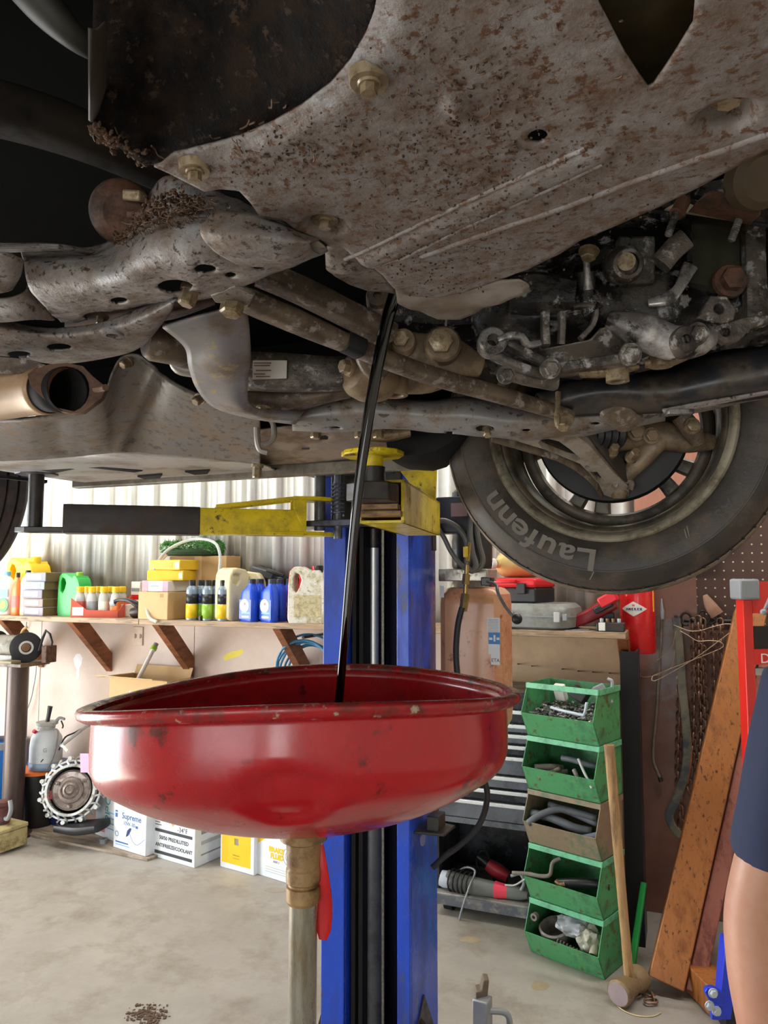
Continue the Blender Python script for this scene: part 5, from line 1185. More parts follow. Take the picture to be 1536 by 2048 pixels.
q = sh_at(262, 3.66); t = carton('white_carton', 'plain small white carton behind the grease gun', 'carton', q, R(4), .12, .1, .075, P['offwhite'], None, False)
# tan carton, pink-white box, two yellow boxes
q = sh_at(334, 3.58); t = carton('tan_carton', 'plain tan carton with three smaller boxes piled on top', 'carton', q, R(-3), .215, .24, .155, P['card'])
quad(t, .05, .125, .075, .145, -.1205, P['cardd'])
zz_ = SZ + .1565
t = carton('pink_carton', 'pink and white filter box lying on the tan carton', 'carton', (q.x - .005, 3.58, zz_), R(-3), .19, .2, .062, P['white'], None, False); quad(t, -.095, .0, -.05, .062, -.1005, mat('pink_print', '#cf8a94', .5)); quad(t, .055, .0, .095, .062, -.1005, mat('mauve_print', '#a98ea0', .5)); quad(t, -.035, .027, .03, .034, -.1005, P['grey'])
Myl = mat('yellow_filter_box', '#e6bd2a', .5, var=.05)
t = carton('yellow_filter_box', 'lower of two yellow filter boxes on the carton pile', 'box', (q.x + .03, 3.58, zz_ + .0625), R(8), .23, .16, .058, Myl, 'yellow filter boxes', False); quad(t, .085, .01, .11, .045, -.0805, P['offwhite'])
t = carton('yellow_filter_box', 'upper of two yellow filter boxes on the carton pile', 'box', (q.x + .035, 3.59, zz_ + .1215), R(-5), .23, .16, .058, Myl, 'yellow filter boxes', False); quad(t, .08, .01, .11, .045, -.0805, P['offwhite']); quad(t, .0, .012, .06, .046, -.0805, mat('dull_gold_print', '#c9a324', .5))
# big cardboard box with a wreath on it
qb = sh_at(408, 3.735); t = carton('cardboard_box', 'large brown cardboard box at the wall carrying the wreath', 'carton', (qb.x, 3.735, SZ), R(0), .40, .15, .36, P['cardd'])
obj('box_tape', box2(nb(), (-.02, -.0756, .0), (.03, -.075, .36)), P['card'], t)
wr = thing('evergreen_wreath', 'green evergreen wreath lying on top of the cardboard box', 'wreath', (qb.x - .075, 3.71, SZ + .362))
Mw = mat('fir_needles', '#4c8a3c', .7, var=.35, scale=60); b = nb()
for k in range(1500):
    a = random.random() * 2 * PI; rr_ = .032; t_ = random.random() * 2 * PI; rad = .145 + math.cos(t_) * rr_ * random.random() ** .5; zc = .045 + math.sin(t_) * .038
    p = V(math.cos(a) * rad * 1.28, math.sin(a) * rad * .5, zc); d = V(random.gauss(0, 1), random.gauss(0, .6), random.gauss(.25, .6)).normalized() * random.uniform(.014, .03)
    if p.z + d.z < .006: d.z = abs(d.z)
    x_ = d.cross(V(random.random(), random.random(), random.random())).normalized() * .0035
    vs = [b.verts.new(p + x_), b.verts.new(p - x_), b.verts.new(p + d)]; b.faces.new(vs)
    y_ = d.cross(x_).normalized() * .0035; vs = [b.verts.new(p + y_), b.verts.new(p - y_), b.verts.new(p + d)]; b.faces.new(vs)
obj('needles', b, Mw, wr)['kind'] = 'stuff'
obj('wire_ring', tube(nb(), [V(math.cos(a * PI / 12) * .185, math.sin(a * PI / 12) * .073, .022) for a in range(25)], .02, n=8, sm=1), mat('dark_green_core', '#1f3a1c', .8), wr)
obj('ribbon', sweep(nb(), [V(-.13, -.05, .03), V(-.15, -.075, .0), V(-.17, -.09, -.03), V(-.18, -.09, -.06)], [(.03, .004), (.04, .004), (.03, .004), (.02, .003)], up=(0, 1, 0)), mat('dry_ribbon', '#b08f7c', .7), wr)
# clear hose arched over the boxes
b = nb(); tube(b, [at(314, 1244, Y=3.45), at(298, 1234, Y=3.45), at(293, 1205, Y=3.48), at(300, 1160, Y=3.5), at(330, 1105, Y=3.56), at(380, 1080, Y=3.6), at(425, 1083, Y=3.6), at(440, 1110, Y=3.58), at(437, 1160, Y=3.56)], .0085, n=10, sm=8)
tag(obj('clear_hose', b, mat('milky_clear_hose', '#c9cfcc', .25, alpha=.75)), 'clear plastic hose arched over the cartons and wreath', 'hose')
# aerosol cans
Mcan = mat('can_blue_grey', '#8fa0ae', .3, metal=.3, var=.05)
for k, (u, yy, lm, lb_) in enumerate(((383, 3.50, 'yellow', 'leftmost of the five aerosol cans, yellow and dark label'), (401, 3.55, 'ygreen', 'second aerosol can from the tan carton, green label half hidden'), (415, 3.50, 'ygreen', 'middle aerosol can of five with bright green label'), (430, 3.54, 'lime', 'fourth aerosol can from the tan carton, olive band'), (446, 3.50, 'yellow', 'aerosol can touching the cream jug, yellow and orange label'))):
    q = sh_at(u, yy); t = thing('aerosol_can', lb_, 'spray can', q, 0, 'aerosol cans in a row')
    obj('can_body', lathe(nb(), [(0, 0), (.030, 0), (.0315, .004), (.0315, .165), (.029, .175), (.022, .185), (.02, .19), (0, .19)], n=28), Mcan, t)
    obj('label', lathe(nb(), [(.0318, .012), (.0318, .09)], n=28), P[lm], t, solid=.0002); obj('label_band', lathe(nb(), [(.0318, .092), (.0318, .145)], n=28), P['navy'] if k % 2 else P['black'], t, solid=.0002)
    obj('cap', lathe(nb(), [(0, .188), (.019, .188), (.019, .215), (.016, .222), (0, .222)], n=20), P['black'], t)
q = sh_at(402, 3.475); tag(obj('small_plug', lathe(nb(), [(0, 0), (.011, 0), (.013, .006), (.013, .024), (.01, .028), (0, .028)], q, n=16), P['black']), 'tiny black plug at the shelf edge before the cans', 'plug')
# cream jugs
prj = [(-.075, 0), (.075, 0), (.085, .02), (.085, .22), (.075, .25), (.055, .275), (-.03, .285), (-.06, .275), (-.08, .245), (-.085, .2), (-.085, .02)]
for k, (u, yy, lb_) in enumerate(((464, 3.575, 'cream jug standing behind the other, next to the cans'), (506, 3.72, 'cream jug with white cap half behind the blue bottles'))):
    q = sh_at(u, yy); jug('cream_jug', lb_, 'jug', q, R(84 if k == 0 else 4), 1.02 if k == 0 else .95, P['cream'], P['white'], .11, prof=prj, hole=[(-.055, .20), (-.03, .19), (.0, .215), (.0, .245), (-.04, .255), (-.06, .24)], capx=.03, group='cream jugs')
# blue quart bottles
Mbl = mat('blue_bottle_plastic', '#1f4fcf', .3, var=.05)
secs = [(0, .098, .052), (.004, .104, .056), (.12, .104, .056), (.155, .098, .053), (.178, .066, .046, .012), (.195, .036, .036, .018), (.205, .034, .034, .018)]
for k, (u, yy, lb_) in enumerate(((497, 3.505, 'blue oil bottle at the left front of the blue group'), (513, 3.60, 'blue oil bottle behind the left front blue bottle'), (537, 3.505, 'blue oil bottle at the centre front with white oval label'), (553, 3.60, 'blue oil bottle just right of the centre front blue bottle'), (572, 3.69, 'rightmost blue oil bottle, beside the white jug'))):
    q = sh_at(u, yy); t = thing('oil_bottle', lb_, 'bottle', (q.x + .005, yy, SZ), R((-18, -14, -20, -14, -12)[k]), 'blue oil bottles')
    obj('bottle_body', rsec(nb(), secs, 28, 5), Mbl, t, tol=40)
    obj('cap', lathe(nb(), [(0, .204), (.021, .204), (.021, .226), (.018, .229), (0, .229)], (.018, 0, 0), n=18), mat('dark_cap', '#27303c', .4) if k == 0 else bpy.data.materials['dark_cap'], t)
    o = obj('label', box2(nb(), (-.05, -.0288, .015), (.046, -.0281, .118)), P['blue'], t)
    obj('label_oval', lathe(nb(), [(0, 0), (.036, 0), (.036, .0006), (0, .0006)], (-.008, -.0288, .086), (0, -1, 0), n=28), P['white'], t)
    quad(t, -.032, .044, .036, .052, -.0288, P['skyblue']); quad(t, -.028, .022, .03, .032, -.0288, P['white']); obj('emblem', box(nb(), (-.004, -.0296, .096), (.012, .0006, .012)), P['red'], t)
# black case behind, red jug, white dirty jug
q = sh_at(563, 3.76); t = thing('black_tool_case', 'black plastic tool case lying behind the blue bottles', 'case', (q.x - .09, 3.765, SZ))
obj('case_body', box(nb(), (0, .0, .12), (.22, .08, .24)), P['black'], t, bevel=.012); obj('case_lid', box(nb(), (-.02, -.01, .262), (.16, .09, .05), Euler((0, .25, 0))), mat('charcoal_plastic', '#3c4044', .4), t, bevel=.01); obj('carry_strap', sweep(nb(), [V(.02, -.05, .28), V(.08, -.06, .262), V(.13, -.055, .245)], [(.014, .02)] * 3), P['black'], t)
q = sh_at(612, 3.68); jug('red_jug', 'red fluid jug mostly hidden behind the dirty white jug', 'jug', (q.x, 3.70, SZ), R(0), 1.12, P['red'], P['red'], .10)
Mdw = mat('dirty_white_jug', '#ddd9cb', .5, var=.06, dirt='#b3aa88', amount=.4, dscale=14, col2='#8c7a52', amount2=.15, scale2=40)
q = sh_at(617, 3.525); jug('white_jug', 'grimy white gallon jug with black cap beside the blue column', 'jug', (q.x, 3.53, SZ), R(12), 1.12, Mdw, P['black'], .10, capx=.045, label_m=mat('worn_label', '#c5bb94', .6, var=.15, dirt='#a5946a', amount=.4, dscale=40))

# ---- right part of the shelf
q = V(at(1004, 1150, Y=3.62).x, 3.62, SZ)
# grey case standing in front, red case on top, amber jug
gc = thing('grey_tool_case', 'rounded grey plastic tool case lying on the shelf under the red one', 'case', (at(1078, 1255, Y=3.6).x, 3.62, SZ), R(-4))
Mgc = mat('grey_case_plastic', '#8c8e8a', .45, var=.06, dirt='#77756c', amount=.3, dscale=8)
b = nb(); rsec(b, [(0, .30, .26), (.012, .36, .30), (.05, .37, .31), (.075, .37, .31), (.10, .36, .29), (.118, .32, .25), (.12, .27, .2)], 40, 5); obj('case_body', b, Mgc, gc, tol=30)
obj('case_joint', rsec(nb(), [(.059, .3745, .3145), (.064, .3745, .3145)], 40, 5), P['grey'], gc)
for x_ in (-.10, .12):
    obj('latch', box(nb(), (x_, -.16, .06), (.028, .014, .045)), P['lgrey'], gc, bevel=.003); obj('latch', box(nb(), (x_ + .035, -.158, .06), (.02, .010, .03)), P['grey'], gc, bevel=.003)
rc = thing('red_tool_case', 'red lidded black tool case on top of the grey case', 'case', (at(1030, 1200, Y=3.64).x, 3.64, SZ + .1205), R(-14))
obj('case_base', box(nb(), (0, 0, .035), (.32, .22, .07)), P['black'], rc, bevel=.008); obj('case_lid', box(nb(), (0, 0, .093), (.33, .23, .046)), P['red'], rc, bevel=.014)
for x_ in (-.09, .09): obj('latch', box(nb(), (x_, -.118, .066), (.045, .016, .05)), P['black'], rc, bevel=.004)
obj('handle', sweep(nb(), [V(-.06, -.115, .10), V(-.05, -.14, .10), V(.05, -.14, .10), V(.06, -.115, .10)], [(.018, .018)] * 4), P['red'], rc)
aj = thing('amber_jug', 'pale amber oil jug with a round white cap lying on the red case', 'jug', (at(1000, 1140, Y=3.64).x, 3.60, SZ + .237))
obj('jug_body', lathe(nb(), [(0, -.05), (.02, -.05), (.022, -.03), (.04, -.015), (.062, .01), (.068, .04), (.068, .2), (.06, .22), (0, .22)], (.02, .02, .068), (.55, .85, .0), n=28), mat('amber_fluid_jug', '#d9c27e', .3, var=.08), aj)
obj('cap', lathe(nb(), [(0, 0), (.026, 0), (.026, .028), (0, .028)], (-.0135, -.033, .068), (-.55, -.85, 0), n=22), P['white'], aj)
# red cordless drill lying down
dr = thing('cordless_drill', 'red and black cordless drill lying beside the grey case', 'drill', (at(1186, 1252, Y=3.6).x, 3.60, SZ))
Mdr = mat('deep_red_plastic', '#8e1420', .4, var=.08)
obj('drill_body', sweep(nb(), [V(-.09, -.02, .03), V(-.03, -.02, .055), V(.05, 0, .10), V(.10, .0, .125)], [(.05, .05), (.06, .06), (.07, .07), (.06, .06)], sm=4, e=4), Mdr, dr)
obj('battery_pack', box(nb(), (.075, -.045, .14), (.085, .09, .05), Euler((0, -.5, 0))), P['red'], dr, bevel=.008); obj('battery_base', box(nb(), (.055, -.045, .105), (.085, .085, .03), Euler((0, -.5, 0))), P['black'], dr, bevel=.006)
obj('chuck', cyl(nb(), V(-.085, -.02, .03), V(-.115, -.02, .024), .016, .012, n=18), P['black'], dr); obj('drill_foot', box(nb(), (.07, .0, .04), (.05, .05, .078)), P['black'], dr, bevel=.006)
mbk = thing('parts_block', 'small dark metal block with brass fittings at the shelf end', 'metal part', (at(1222, 1270, Y=3.5).x, 3.51, SZ))
obj('block', box(nb(), (0, 0, .02), (.12, .07, .04)), M_dk, mbk, bevel=.004); obj('white_clip', box(nb(), (-.035, -.037, .022), (.028, .01, .036)), P['white'], mbk, bevel=.002)
for k in range(4): obj('fitting', cyl(nb(), V(-.04 + k * .025, .0, .038), V(-.04 + k * .025, 0, .056), .008, n=8), (P['silver'], M_brass, M_brass, P['silver'])[k], mbk)
pd = thing('grinding_disc', 'thin grey disc lying flat near the shelf edge', 'disc', (at(1150, 1268, Y=3.5).x, 3.53, SZ)); obj('disc', lathe(nb(), [(.01, 0), (.06, 0), (.06, .003), (.01, .003)], n=36, closed=True), P['grey'], pd)
# fire extinguisher hung on the brown panel
fe = thing('fire_extinguisher', 'red fire extinguisher with a white diamond emblem hanging on the brown wall', 'fire extinguisher', (at(1277, 1305, Y=3.70).x, 3.70, at(1277, 1305, Y=3.70).z))
Mfe = mat('extinguisher_red', '#d81f22', .28, var=.05, coat=.3); fr = .078
obj('cylinder', lathe(nb(), [(0, .004), (.05, .002), (fr - .004, 0), (fr, .006), (fr, .30), (fr * .9, .34), (fr * .55, .375), (.025, .39), (.022, .42), (0, .42)], n=40), Mfe, fe)
obj('valve', box(nb(), (0, 0, .43), (.04, .05, .03)), P['silver'], fe, bevel=.004); obj('lever', sweep(nb(), [V(0, .03, .455), V(0, -.06, .47), V(0, -.10, .45)], [(.02, .006)] * 3), P['black'], fe)
obj('wall_bracket', box(nb(), (0, .09, .2), (.04, .025, .1)), P['silver'], fe); obj('yellow_stripe', box2(nb(), (.070, -.034, .19), (.0745, -.020, .33)), P['yellow'], fe)
def wrapc(x_, z_, r_): a = x_ / r_; return V(math.sin(a) * r_, -math.cos(a) * r_, z_)
b = nb(); dz_ = at(1277, 1218, Y=3.62).z - fe.location.z; n = 14
top = [b.verts.new(wrapc(-.062 + .124 * i / n - .012, dz_ + .034 * (1 - abs(2 * i / n - 1)), fr + .0008)) for i in range(n + 1)]; bt = [b.verts.new(wrapc(-.062 + .124 * i / n - .012, dz_ - .034 * (1 - abs(2 * i / n - 1)), fr + .0008)) for i in range(n + 1)]
for i in range(n):
    vs = [top[i], top[i + 1], bt[i + 1], bt[i]]
    try: b.faces.new(vs)
    except ValueError: pass
obj('diamond_emblem', b, P['white'], fe)
for i, ch in enumerate('AMEREX'):
    x_ = -.042 + i * .0125; a = x_ / fr; p = wrapc(x_, dz_ - .006, fr + .0014); text(ch, .015, facing(p, (math.cos(a), math.sin(a), 0), ZZ), P['navy'], fe, 'print', bold=.0006)
obj('emblem_dot', box(nb(), wrapc(-.012, dz_ + .016, fr + .001), (.012, .001, .008)), P['pinkred'], fe)
# nails in the tan panel
for k, (u, v) in enumerate(((1012, 1322), (1038, 1328), (1066, 1332), (1126, 1338), (1158, 1342), (1187, 1344), (1220, 1346))):
    p = at(u, v, Y=WALL - .03); t = obj('wall_nail', cyl(nb(), p, p + V(0, -.035, .004), .003, n=8), M_dk); tag(t, 'bent dark nail sticking out of the tan panel', 'nail', 'row of nails in the tan panel')
# ================================================================ along the foot of the wall, left
def carton2(name, label, pl_, pr_, d_, h_, m, z0=0.0):
    """carton from the two front foot corners as seen in the photograph"""
    a, c = at(*pl_, Z=z0), at(*pr_, Z=z0); w_ = (c - a).length; rz = math.atan2(c.y - a.y, c.x - a.x)
    mid = (a + c) / 2; n = V(-math.sin(rz), math.cos(rz), 0)
    t = thing(name, label, 'carton', (mid.x + n.x * d_ / 2, mid.y + n.y * d_ / 2, z0), rz)
    obj('box_body', box2(nb(), (-w_ / 2, -d_ / 2, 0), (w_ / 2, d_ / 2, h_)), m, t, bevel=.004)
    obj('box_seam', box2(nb(), (-w_ / 2 + .004, -.003, h_), (w_ / 2 - .004, .003, h_ + .0008)), P['lgrey'], t)
    return t, w_, -d_ / 2
PZ0 = .016
Mb1 = pl_mat('blue_print', '#2b61a8', .5); Mdk = pl_mat('charcoal_print', '#3a3b40', .5); Mgold = pl_mat('gold_print', '#d6a83a', .5)
t, w_, y = carton2('white_oil_carton', 'white oil carton with green lettering and a pink patch, beside the bell housing', (190, 1668), (229, 1684), .2, .30, M_wax, PZ0)
prt('Delo', .075, (.0, y - .0006, .17), (0, 0, -1), (1, 0, 0), P['teal'], t); quad(t, -.055, .03, .0, .075, y, P['pink'])
for k in range(4): quad(t, .02, .06 + k * .03, w_ / 2 - .012, .066 + k * .03, y, P['skyblue'])
t, w_, y = carton2('blue_print_carton', 'white carton printed with blue lettering and a blue pouring spout', (226, 1694), (291, 1714), .2, .29, M_wax, PZ0)
prt('Supreme', .046, (.015, y - .0006, .172), XX, ZZ, Mb1, t, bold=.0005); quad(t, -w_ / 2 + .012, .17, -w_ / 2 + .034, .193, y, Mb1); quad(t, -w_ / 2 + .012, .198, -w_ / 2 + .034, .208, y, Mb1)
prt('10W-30', .03, (-.005, y - .0006, .138), XX, ZZ, Mb1, t); b = nb(); plate(b, [V(-.03, y - .0008, .075), V(-.01, y - .0008, .085), V(.012, y - .0008, .115), V(.016, y - .0008, .13), V(.0, y - .0008, .128), V(-.02, y - .0008, .11)], (0, .0006, 0)); obj('print', b, P['navy'], t)
obj('print', tube(nb(), [V(.0, y, .10), V(.03, y, .06), V(.07, y, .05), V(w_ / 2 - .01, y, .09)], .0012, n=5), Mb1, t); obj('print', lathe(nb(), [(.012, 0), (.015, 0), (.015, .0006), (.012, .0006)], (-w_ / 2 + .03, y, .08), (0, -1, 0), n=20, closed=True), Mb1, t); quad(t, -w_ / 2 + .02, .035, -.01, .042, y, Mb1); quad(t, -w_ / 2 + .02, .022, .0, .026, y, P['skyblue']); quad(t, .05, .135, .07, .148, y, Mb1)
t, w_, y = carton2('antifreeze_carton', 'white antifreeze carton with black lettering and a gold triangle', (306, 1713), (389, 1737), .25, .27, M_wax)
b = nb(); plate(b, [V(-.08, y - .0008, .262), V(.06, y - .0008, .262), V(-.008, y - .0008, .185)], (0, .0006, 0)); obj('print', b, Mgold, t)
prt('-34°F', .036, (.065, y - .0006, .165), XX, ZZ, Mdk, t); quad(t, -w_ / 2 + .012, .142, w_ / 2 - .02, .158, y, Mdk); prt('50/50 PREDILUTED', .0275, (0, y - .0006, .105), XX, ZZ, Mdk, t, bold=.0006); prt('ANTIFREEZE/COOLANT', .0265, (0, y - .0006, .065), XX, ZZ, Mdk, t, bold=.0006); quad(t, -w_ / 2 + .012, .025, w_ / 2 - .02, .042, y, Mdk)
for k in range(3): quad(t, -w_ / 2 + .012, .205 - k * .014, -w_ / 2 + .012 + (.02, .04, .05)[k], .209 - k * .014, y, Mdk)
for k in range(3): obj('side_print', box2(nb(), (w_ / 2, -.08, .05 + k * .055), (w_ / 2 + .0006, .09, (.058, .125, .18)[k])), P['grey'] if k != 1 else P['lgrey'], t)
t, w_, y = carton2('yellow_fluid_carton', 'white carton with a big yellow front panel, second from the drain pipe', (440, 1733), (508, 1752), .17, .26, M_wax)
quad(t, -w_ / 2 + .012, .03, w_ / 2 - .025, .255, y, P['yellow']); quad(t, -.02, .13, .01, .165, y, P['lgrey']); quad(t, -.03, .075, .02, .08, y, Mgold); quad(t, -.03, .06, .02, .064, y, Mgold)
t, w_, y = carton2('brake_fluid_carton', 'white brake fluid carton with a yellow banner, just behind the drain pipe', (513, 1748), (602, 1776), .17, .26, M_wax)
b = nb(); plate(b, [V(-w_ / 2 + .01, y - .0008, .185), V(-w_ / 2 + .01, y - .0008, .16), V(-.02, y - .0008, .235), V(-.05, y - .0008, .24)], (0, .0006, 0)); obj('print', b, P['yellow'], t)
prt('BRAKE', .034, (-.015, y - .0006, .135), XX, ZZ, P['yellow'], t, bold=.002); prt('FLUID', .034, (-.01, y - .0006, .103), XX, ZZ, P['yellow'], t, bold=.002); prt('DOT 3', .014, (-.015, y - .0006, .083), XX, ZZ, Mdk, t)
for r_ in (.045, .028, .014): obj('print', lathe(nb(), [(r_ - .0015, 0), (r_, 0), (r_, .0006), (r_ - .0015, .0006)], (.075, y, .13), (0, -1, 0), n=28, closed=True), Mdk, t)
for k in range(3): quad(t, -.09, .03 + k * .012, .06, .033 + k * .012, y, P['lgrey'])
# tall open carton behind the bowl, tube leaning out of it
q = at(300, 1365, Y=3.66); t = thing('open_carton', 'tall open cardboard carton behind the bowl with its flaps spread', 'carton', (q.x, 3.66, .307), R(-4))
for x0, y0, x1, y1 in ((-.22, -.10, .22, -.096), (-.22, .096, .22, .10), (-.22, -.096, -.216, .096), (.216, -.096, .22, .096)): obj('carton_wall', box2(nb(), (x0, y0, 0), (x1, y1, .64)), P['card'], t)
for (x0, y0, x1, y1, dx, dy, dz) in ((-.22, -.1, .22, -.1, -.02, -.10, .02), (-.22, .1, .22, .1, .0, .02, .05), (-.22, -.096, -.22, .096, -.09, -.02, -.01)):
    b = nb(); plate(b, [V(x0, y0, .64), V(x1, y1, .64), V(x1 + dx, y1 + dy, .64 + dz), V(x0 + dx, y0 + dy, .64 + dz)], (0, 0, .004)); obj('flap', b, P['card'], t)
t = thing('caulk_tube', 'white tube with a green and grey cap leaning up out of the carton', 'tube', (q.x - .03, 3.67, .97)); a, c = at(283, 1345, Y=3.64), at(306, 1300, Y=3.72)
obj('tube_body', cyl(nb(), a + (a - c) * 1.2, c, .013, n=18), P['white'], t, True); obj('collar', cyl(nb(), c, c + (c - a).normalized() * .022, .019, n=18), P['ygreen'], t, True); obj('cap', cyl(nb(), c + (c - a).normalized() * .02, c + (c - a).normalized() * .045, .015, n=18), P['grey'], t, True)
# blue air hose coiled under the shelf
t = thing('air_hose', 'blue air hose hung in loops under the shelf behind the column', 'hose', at(600, 1330, Y=3.7)); Mh = mat('blue_air_hose', '#3e7fa6', .4, var=.12)
for k in range(6):
    c = at(606 + k * 4, 1345 + (k % 3) * 6, Y=3.60 + k * .03); rr_ = .17 + .012 * (k % 4)
    obj('loop', tube(nb(), [c + V(math.cos(a * PI / 10 + k) * rr_ * .95, .02 * math.sin(a * PI / 10 * 2), math.sin(a * PI / 10 + k) * rr_) for a in range(21)], .0065, n=8, sm=2), Mh, t, True)
obj('hose_hook', cyl(nb(), at(606, 1275, Y=3.58), V(at(606, 1275, Y=3.58).x, WALL - .03, at(606, 1275, Y=3.58).z), .008, n=10), M_dk, t, True)
# bench grinder on its pedestal
gp = at(30, 1500, Y=3.45); bgX, bgY = gp.x, 3.45; gz = at(40, 1322, Y=3.45).z
t = thing('bench_grinder', 'grey bench grinder with a black wheel on a steel pedestal', 'bench grinder', (bgX, bgY, 0))
Mgr = mat('grinder_grey', '#8b8a80', .45, var=.1, dirt='#5d5347', amount=.35, dscale=12); Mpd = mat('dark_steel_post', '#574a46', .4, metal=.3, var=.12, dirt='#3f3430', amount=.35, dscale=6, stretch=(1, 1, .3))
obj('pedestal', lathe(nb(), [(0, .012), (.062, .012), (.062, gz - .02), (0, gz - .02)], n=28), Mpd, t); obj('foot', lathe(nb(), [(0, 0), (.12, 0), (.12, .012), (.07, .03), (0, .03)], n=32), Mpd, t); obj('table', box2(nb(), (-.16, -.12, gz - .022), (.15, .1, gz)), mat('rusty_table', '#6a5a44', .55, var=.15, dirt='#463a2c', amount=.4), t, bevel=.003)
obj('motor', lathe(nb(), [(0, -.14), (.05, -.14), (.066, -.12), (.07, -.1), (.07, .04), (.06, .055), (0, .06)], (-.05, 0, gz + .085), (1, 0, 0), n=28), Mgr, t); obj('motor_base', box2(nb(), (-.17, -.07, gz), (.02, .07, gz + .04)), Mgr, t, bevel=.004)
gw = at(40, 1288, Y=3.37); 
def toL(p): return p - V(bgX, bgY, 0)
w0 = toL(V(at(40, 1288, Y=3.40).x + .02, 3.40, gz + .09))
obj('grinding_wheel', lathe(nb(), [(.0, -.025), (.03, -.025), (.032, -.018), (.075, -.022), (.09, -.018), (.09, .018), (.075, .022), (0, .022)], w0 + V(.03, 0, 0), (.75, -.66, 0), n=36), P['black'], t); obj('wheel_ring', lathe(nb(), [(.028, 0), (.04, 0), (.04, .004), (.028, .004)], w0 + V(.03, 0, 0) + V(.75, -.66, 0) * .021, (.75, -.66, 0), n=28, closed=True), P['lgrey'], t); obj('wheel_hub', lathe(nb(), [(0, 0), (.027, 0), (.02, .01), (0, .01)], w0 + V(.03, 0, 0) + V(.75, -.66, 0) * .02, (.75, -.66, 0), n=20), P['brown'], t)
obj('grinding_wheel', lathe(nb(), [(0, -.02), (.085, -.02), (.085, .02), (0, .02)], (-.22, .02, gz + .09), (1, 0, 0), n=28), P['black'], t)
obj('tool_rest', box2(nb(), (.03, -.17, gz + .005), (.13, -.1, gz + .02)), mat('olive_rest', '#7a7152', .5), t, bevel=.003); obj('eye_shield_arm', tube(nb(), [w0 + V(.10, .03, -.02), w0 + V(.13, .05, .10), w0 + V(.17, .06, .03), w0 + V(.15, .05, -.06)], .008, n=8, sm=2), M_dk, t); obj('rusty_guard', box(nb(), w0 + V(.15, .06, -.04), (.04, .08, .1)), M_rust, t, bevel=.004)
obj('spark_arm', tube(nb(), [w0 + V(-.02, 0, .05), w0 + V(0, 0, .1), w0 + V(.03, 0, .12)], .009, n=8), P['cardd'], t)
b = nb(); tube(b, [at(53, 1244, Y=3.8), at(52, 1290, Y=3.82), at(72, 1325, Y=3.8), at(66, 1380, Y=3.8), at(56, 1415, Y=3.79), at(46, 1430, Y=3.78)], .0035, n=6, sm=6); obj('power_cord', b, P['grey'], t, True)
# things heaped under the grinder: buckets, sprayer, bell housing ...
bk = V(at(70, 1600, Y=3.62).x, 3.64, PZ0); 
t = thing('black_bucket', 'black bucket with an orange lid under the white sprayer', 'bucket', bk); hb_ = at(70, 1546, Y=3.60).z - PZ0
obj('pail', lathe(nb(), [(0, 0), (.105, 0), (.12, hb_ - .02), (.124, hb_ - .02), (.124, hb_), (0, hb_)], n=32), P['black'], t); obj('lid', lathe(nb(), [(0, hb_), (.13, hb_), (.132, hb_ + .018), (.12, hb_ + .022), (0, hb_ + .022)], n=32), P['orange'], t)
st_ = bk + V(.055, 0, hb_ + .0225)
t = thing('pump_sprayer', 'translucent white pump sprayer with black handle on the orange lid', 'sprayer', st_, R(8)); Msp = mat('milky_tank', '#d3dce4', .4, var=.05)
obj('tank', lathe(nb(), [(0, 0), (.075, 0), (.092, .012), (.096, .04), (.096, .14), (.09, .19), (.07, .225), (.045, .24), (0, .24)], n=36), Msp, t); obj('liquid', lathe(nb(), [(.0968, .006), (.0972, .05)], n=36), pl_mat('blue_liquid', '#8fa3bf', .4), t, solid=.0003)
obj('collar', lathe(nb(), [(0, .238), (.045, .238), (.05, .25), (.05, .262), (.065, .27), (.065, .285), (0, .285)], n=28), P['lgrey'], t); obj('pump_handle', sweep(nb(), [V(0, 0, .28), V(.01, 0, .33), V(.018, 0, .38)], [(.024, .018), (.024, .018), (.03, .02)], up=(0, 1, 0)), P['black'], t); obj('valve_knob', cyl(nb(), V(-.035, -.05, .225), V(-.04, -.07, .24), .012, n=12), P['red'], t)
obj('spray_hose', tube(nb(), [V(.06, -.03, .25), V(.10, -.03, .24), V(.11, -.05, .17), V(.10, -.07, .08), V(.07, -.08, .02)], .006, n=8), P['grey'], t); obj('trigger', sweep(nb(), [V(.07, -.02, .28), V(.10, -.02, .315), V(.14, -.02, .31)], [(.02, .016), (.018, .016), (.014, .012)], up=(0, 1, 0)), P['grey'], t); obj('trigger_lever', sweep(nb(), [V(.115, -.02, .30), V(.13, -.02, .27), V(.125, -.02, .255)], [(.008, .008)] * 3, up=(0, 1, 0)), P['black'], t)
prt('G', .035, (.06, -.088, .12), (.9, .4, 0), ZZ, P['grey'], t); obj('print', cyl(nb(), V(.035, -.0895, .062), V(.048, -.0845, .078), .003, n=6), P['black'], t)
# spray wand leaning beside
t = thing('spray_wand', 'silver spray wand leaning on the wall right of the sprayer', 'wand', at(165, 1530, Y=3.7)); a, c = at(122, 1492, Y=3.55), at(176, 1450, Y=3.78)
obj('wand_tube', cyl(nb(), a, c, .010, n=12), P['silver'], t, True); obj('wand_grip', cyl(nb(), c, c + (c - a) * .18, .014, n=12), P['grey'], t, True); obj('wand_hose', tube(nb(), [c, at(150, 1465, Y=3.72), at(130, 1475, Y=3.68), at(118, 1500, Y=3.62)], .005, n=8), P['black'], t, True); obj('wand_foot', cyl(nb(), at(124, 1490, Y=3.56), at(136, 1503, Y=3.5), .008, n=10), P['white'], t, True)
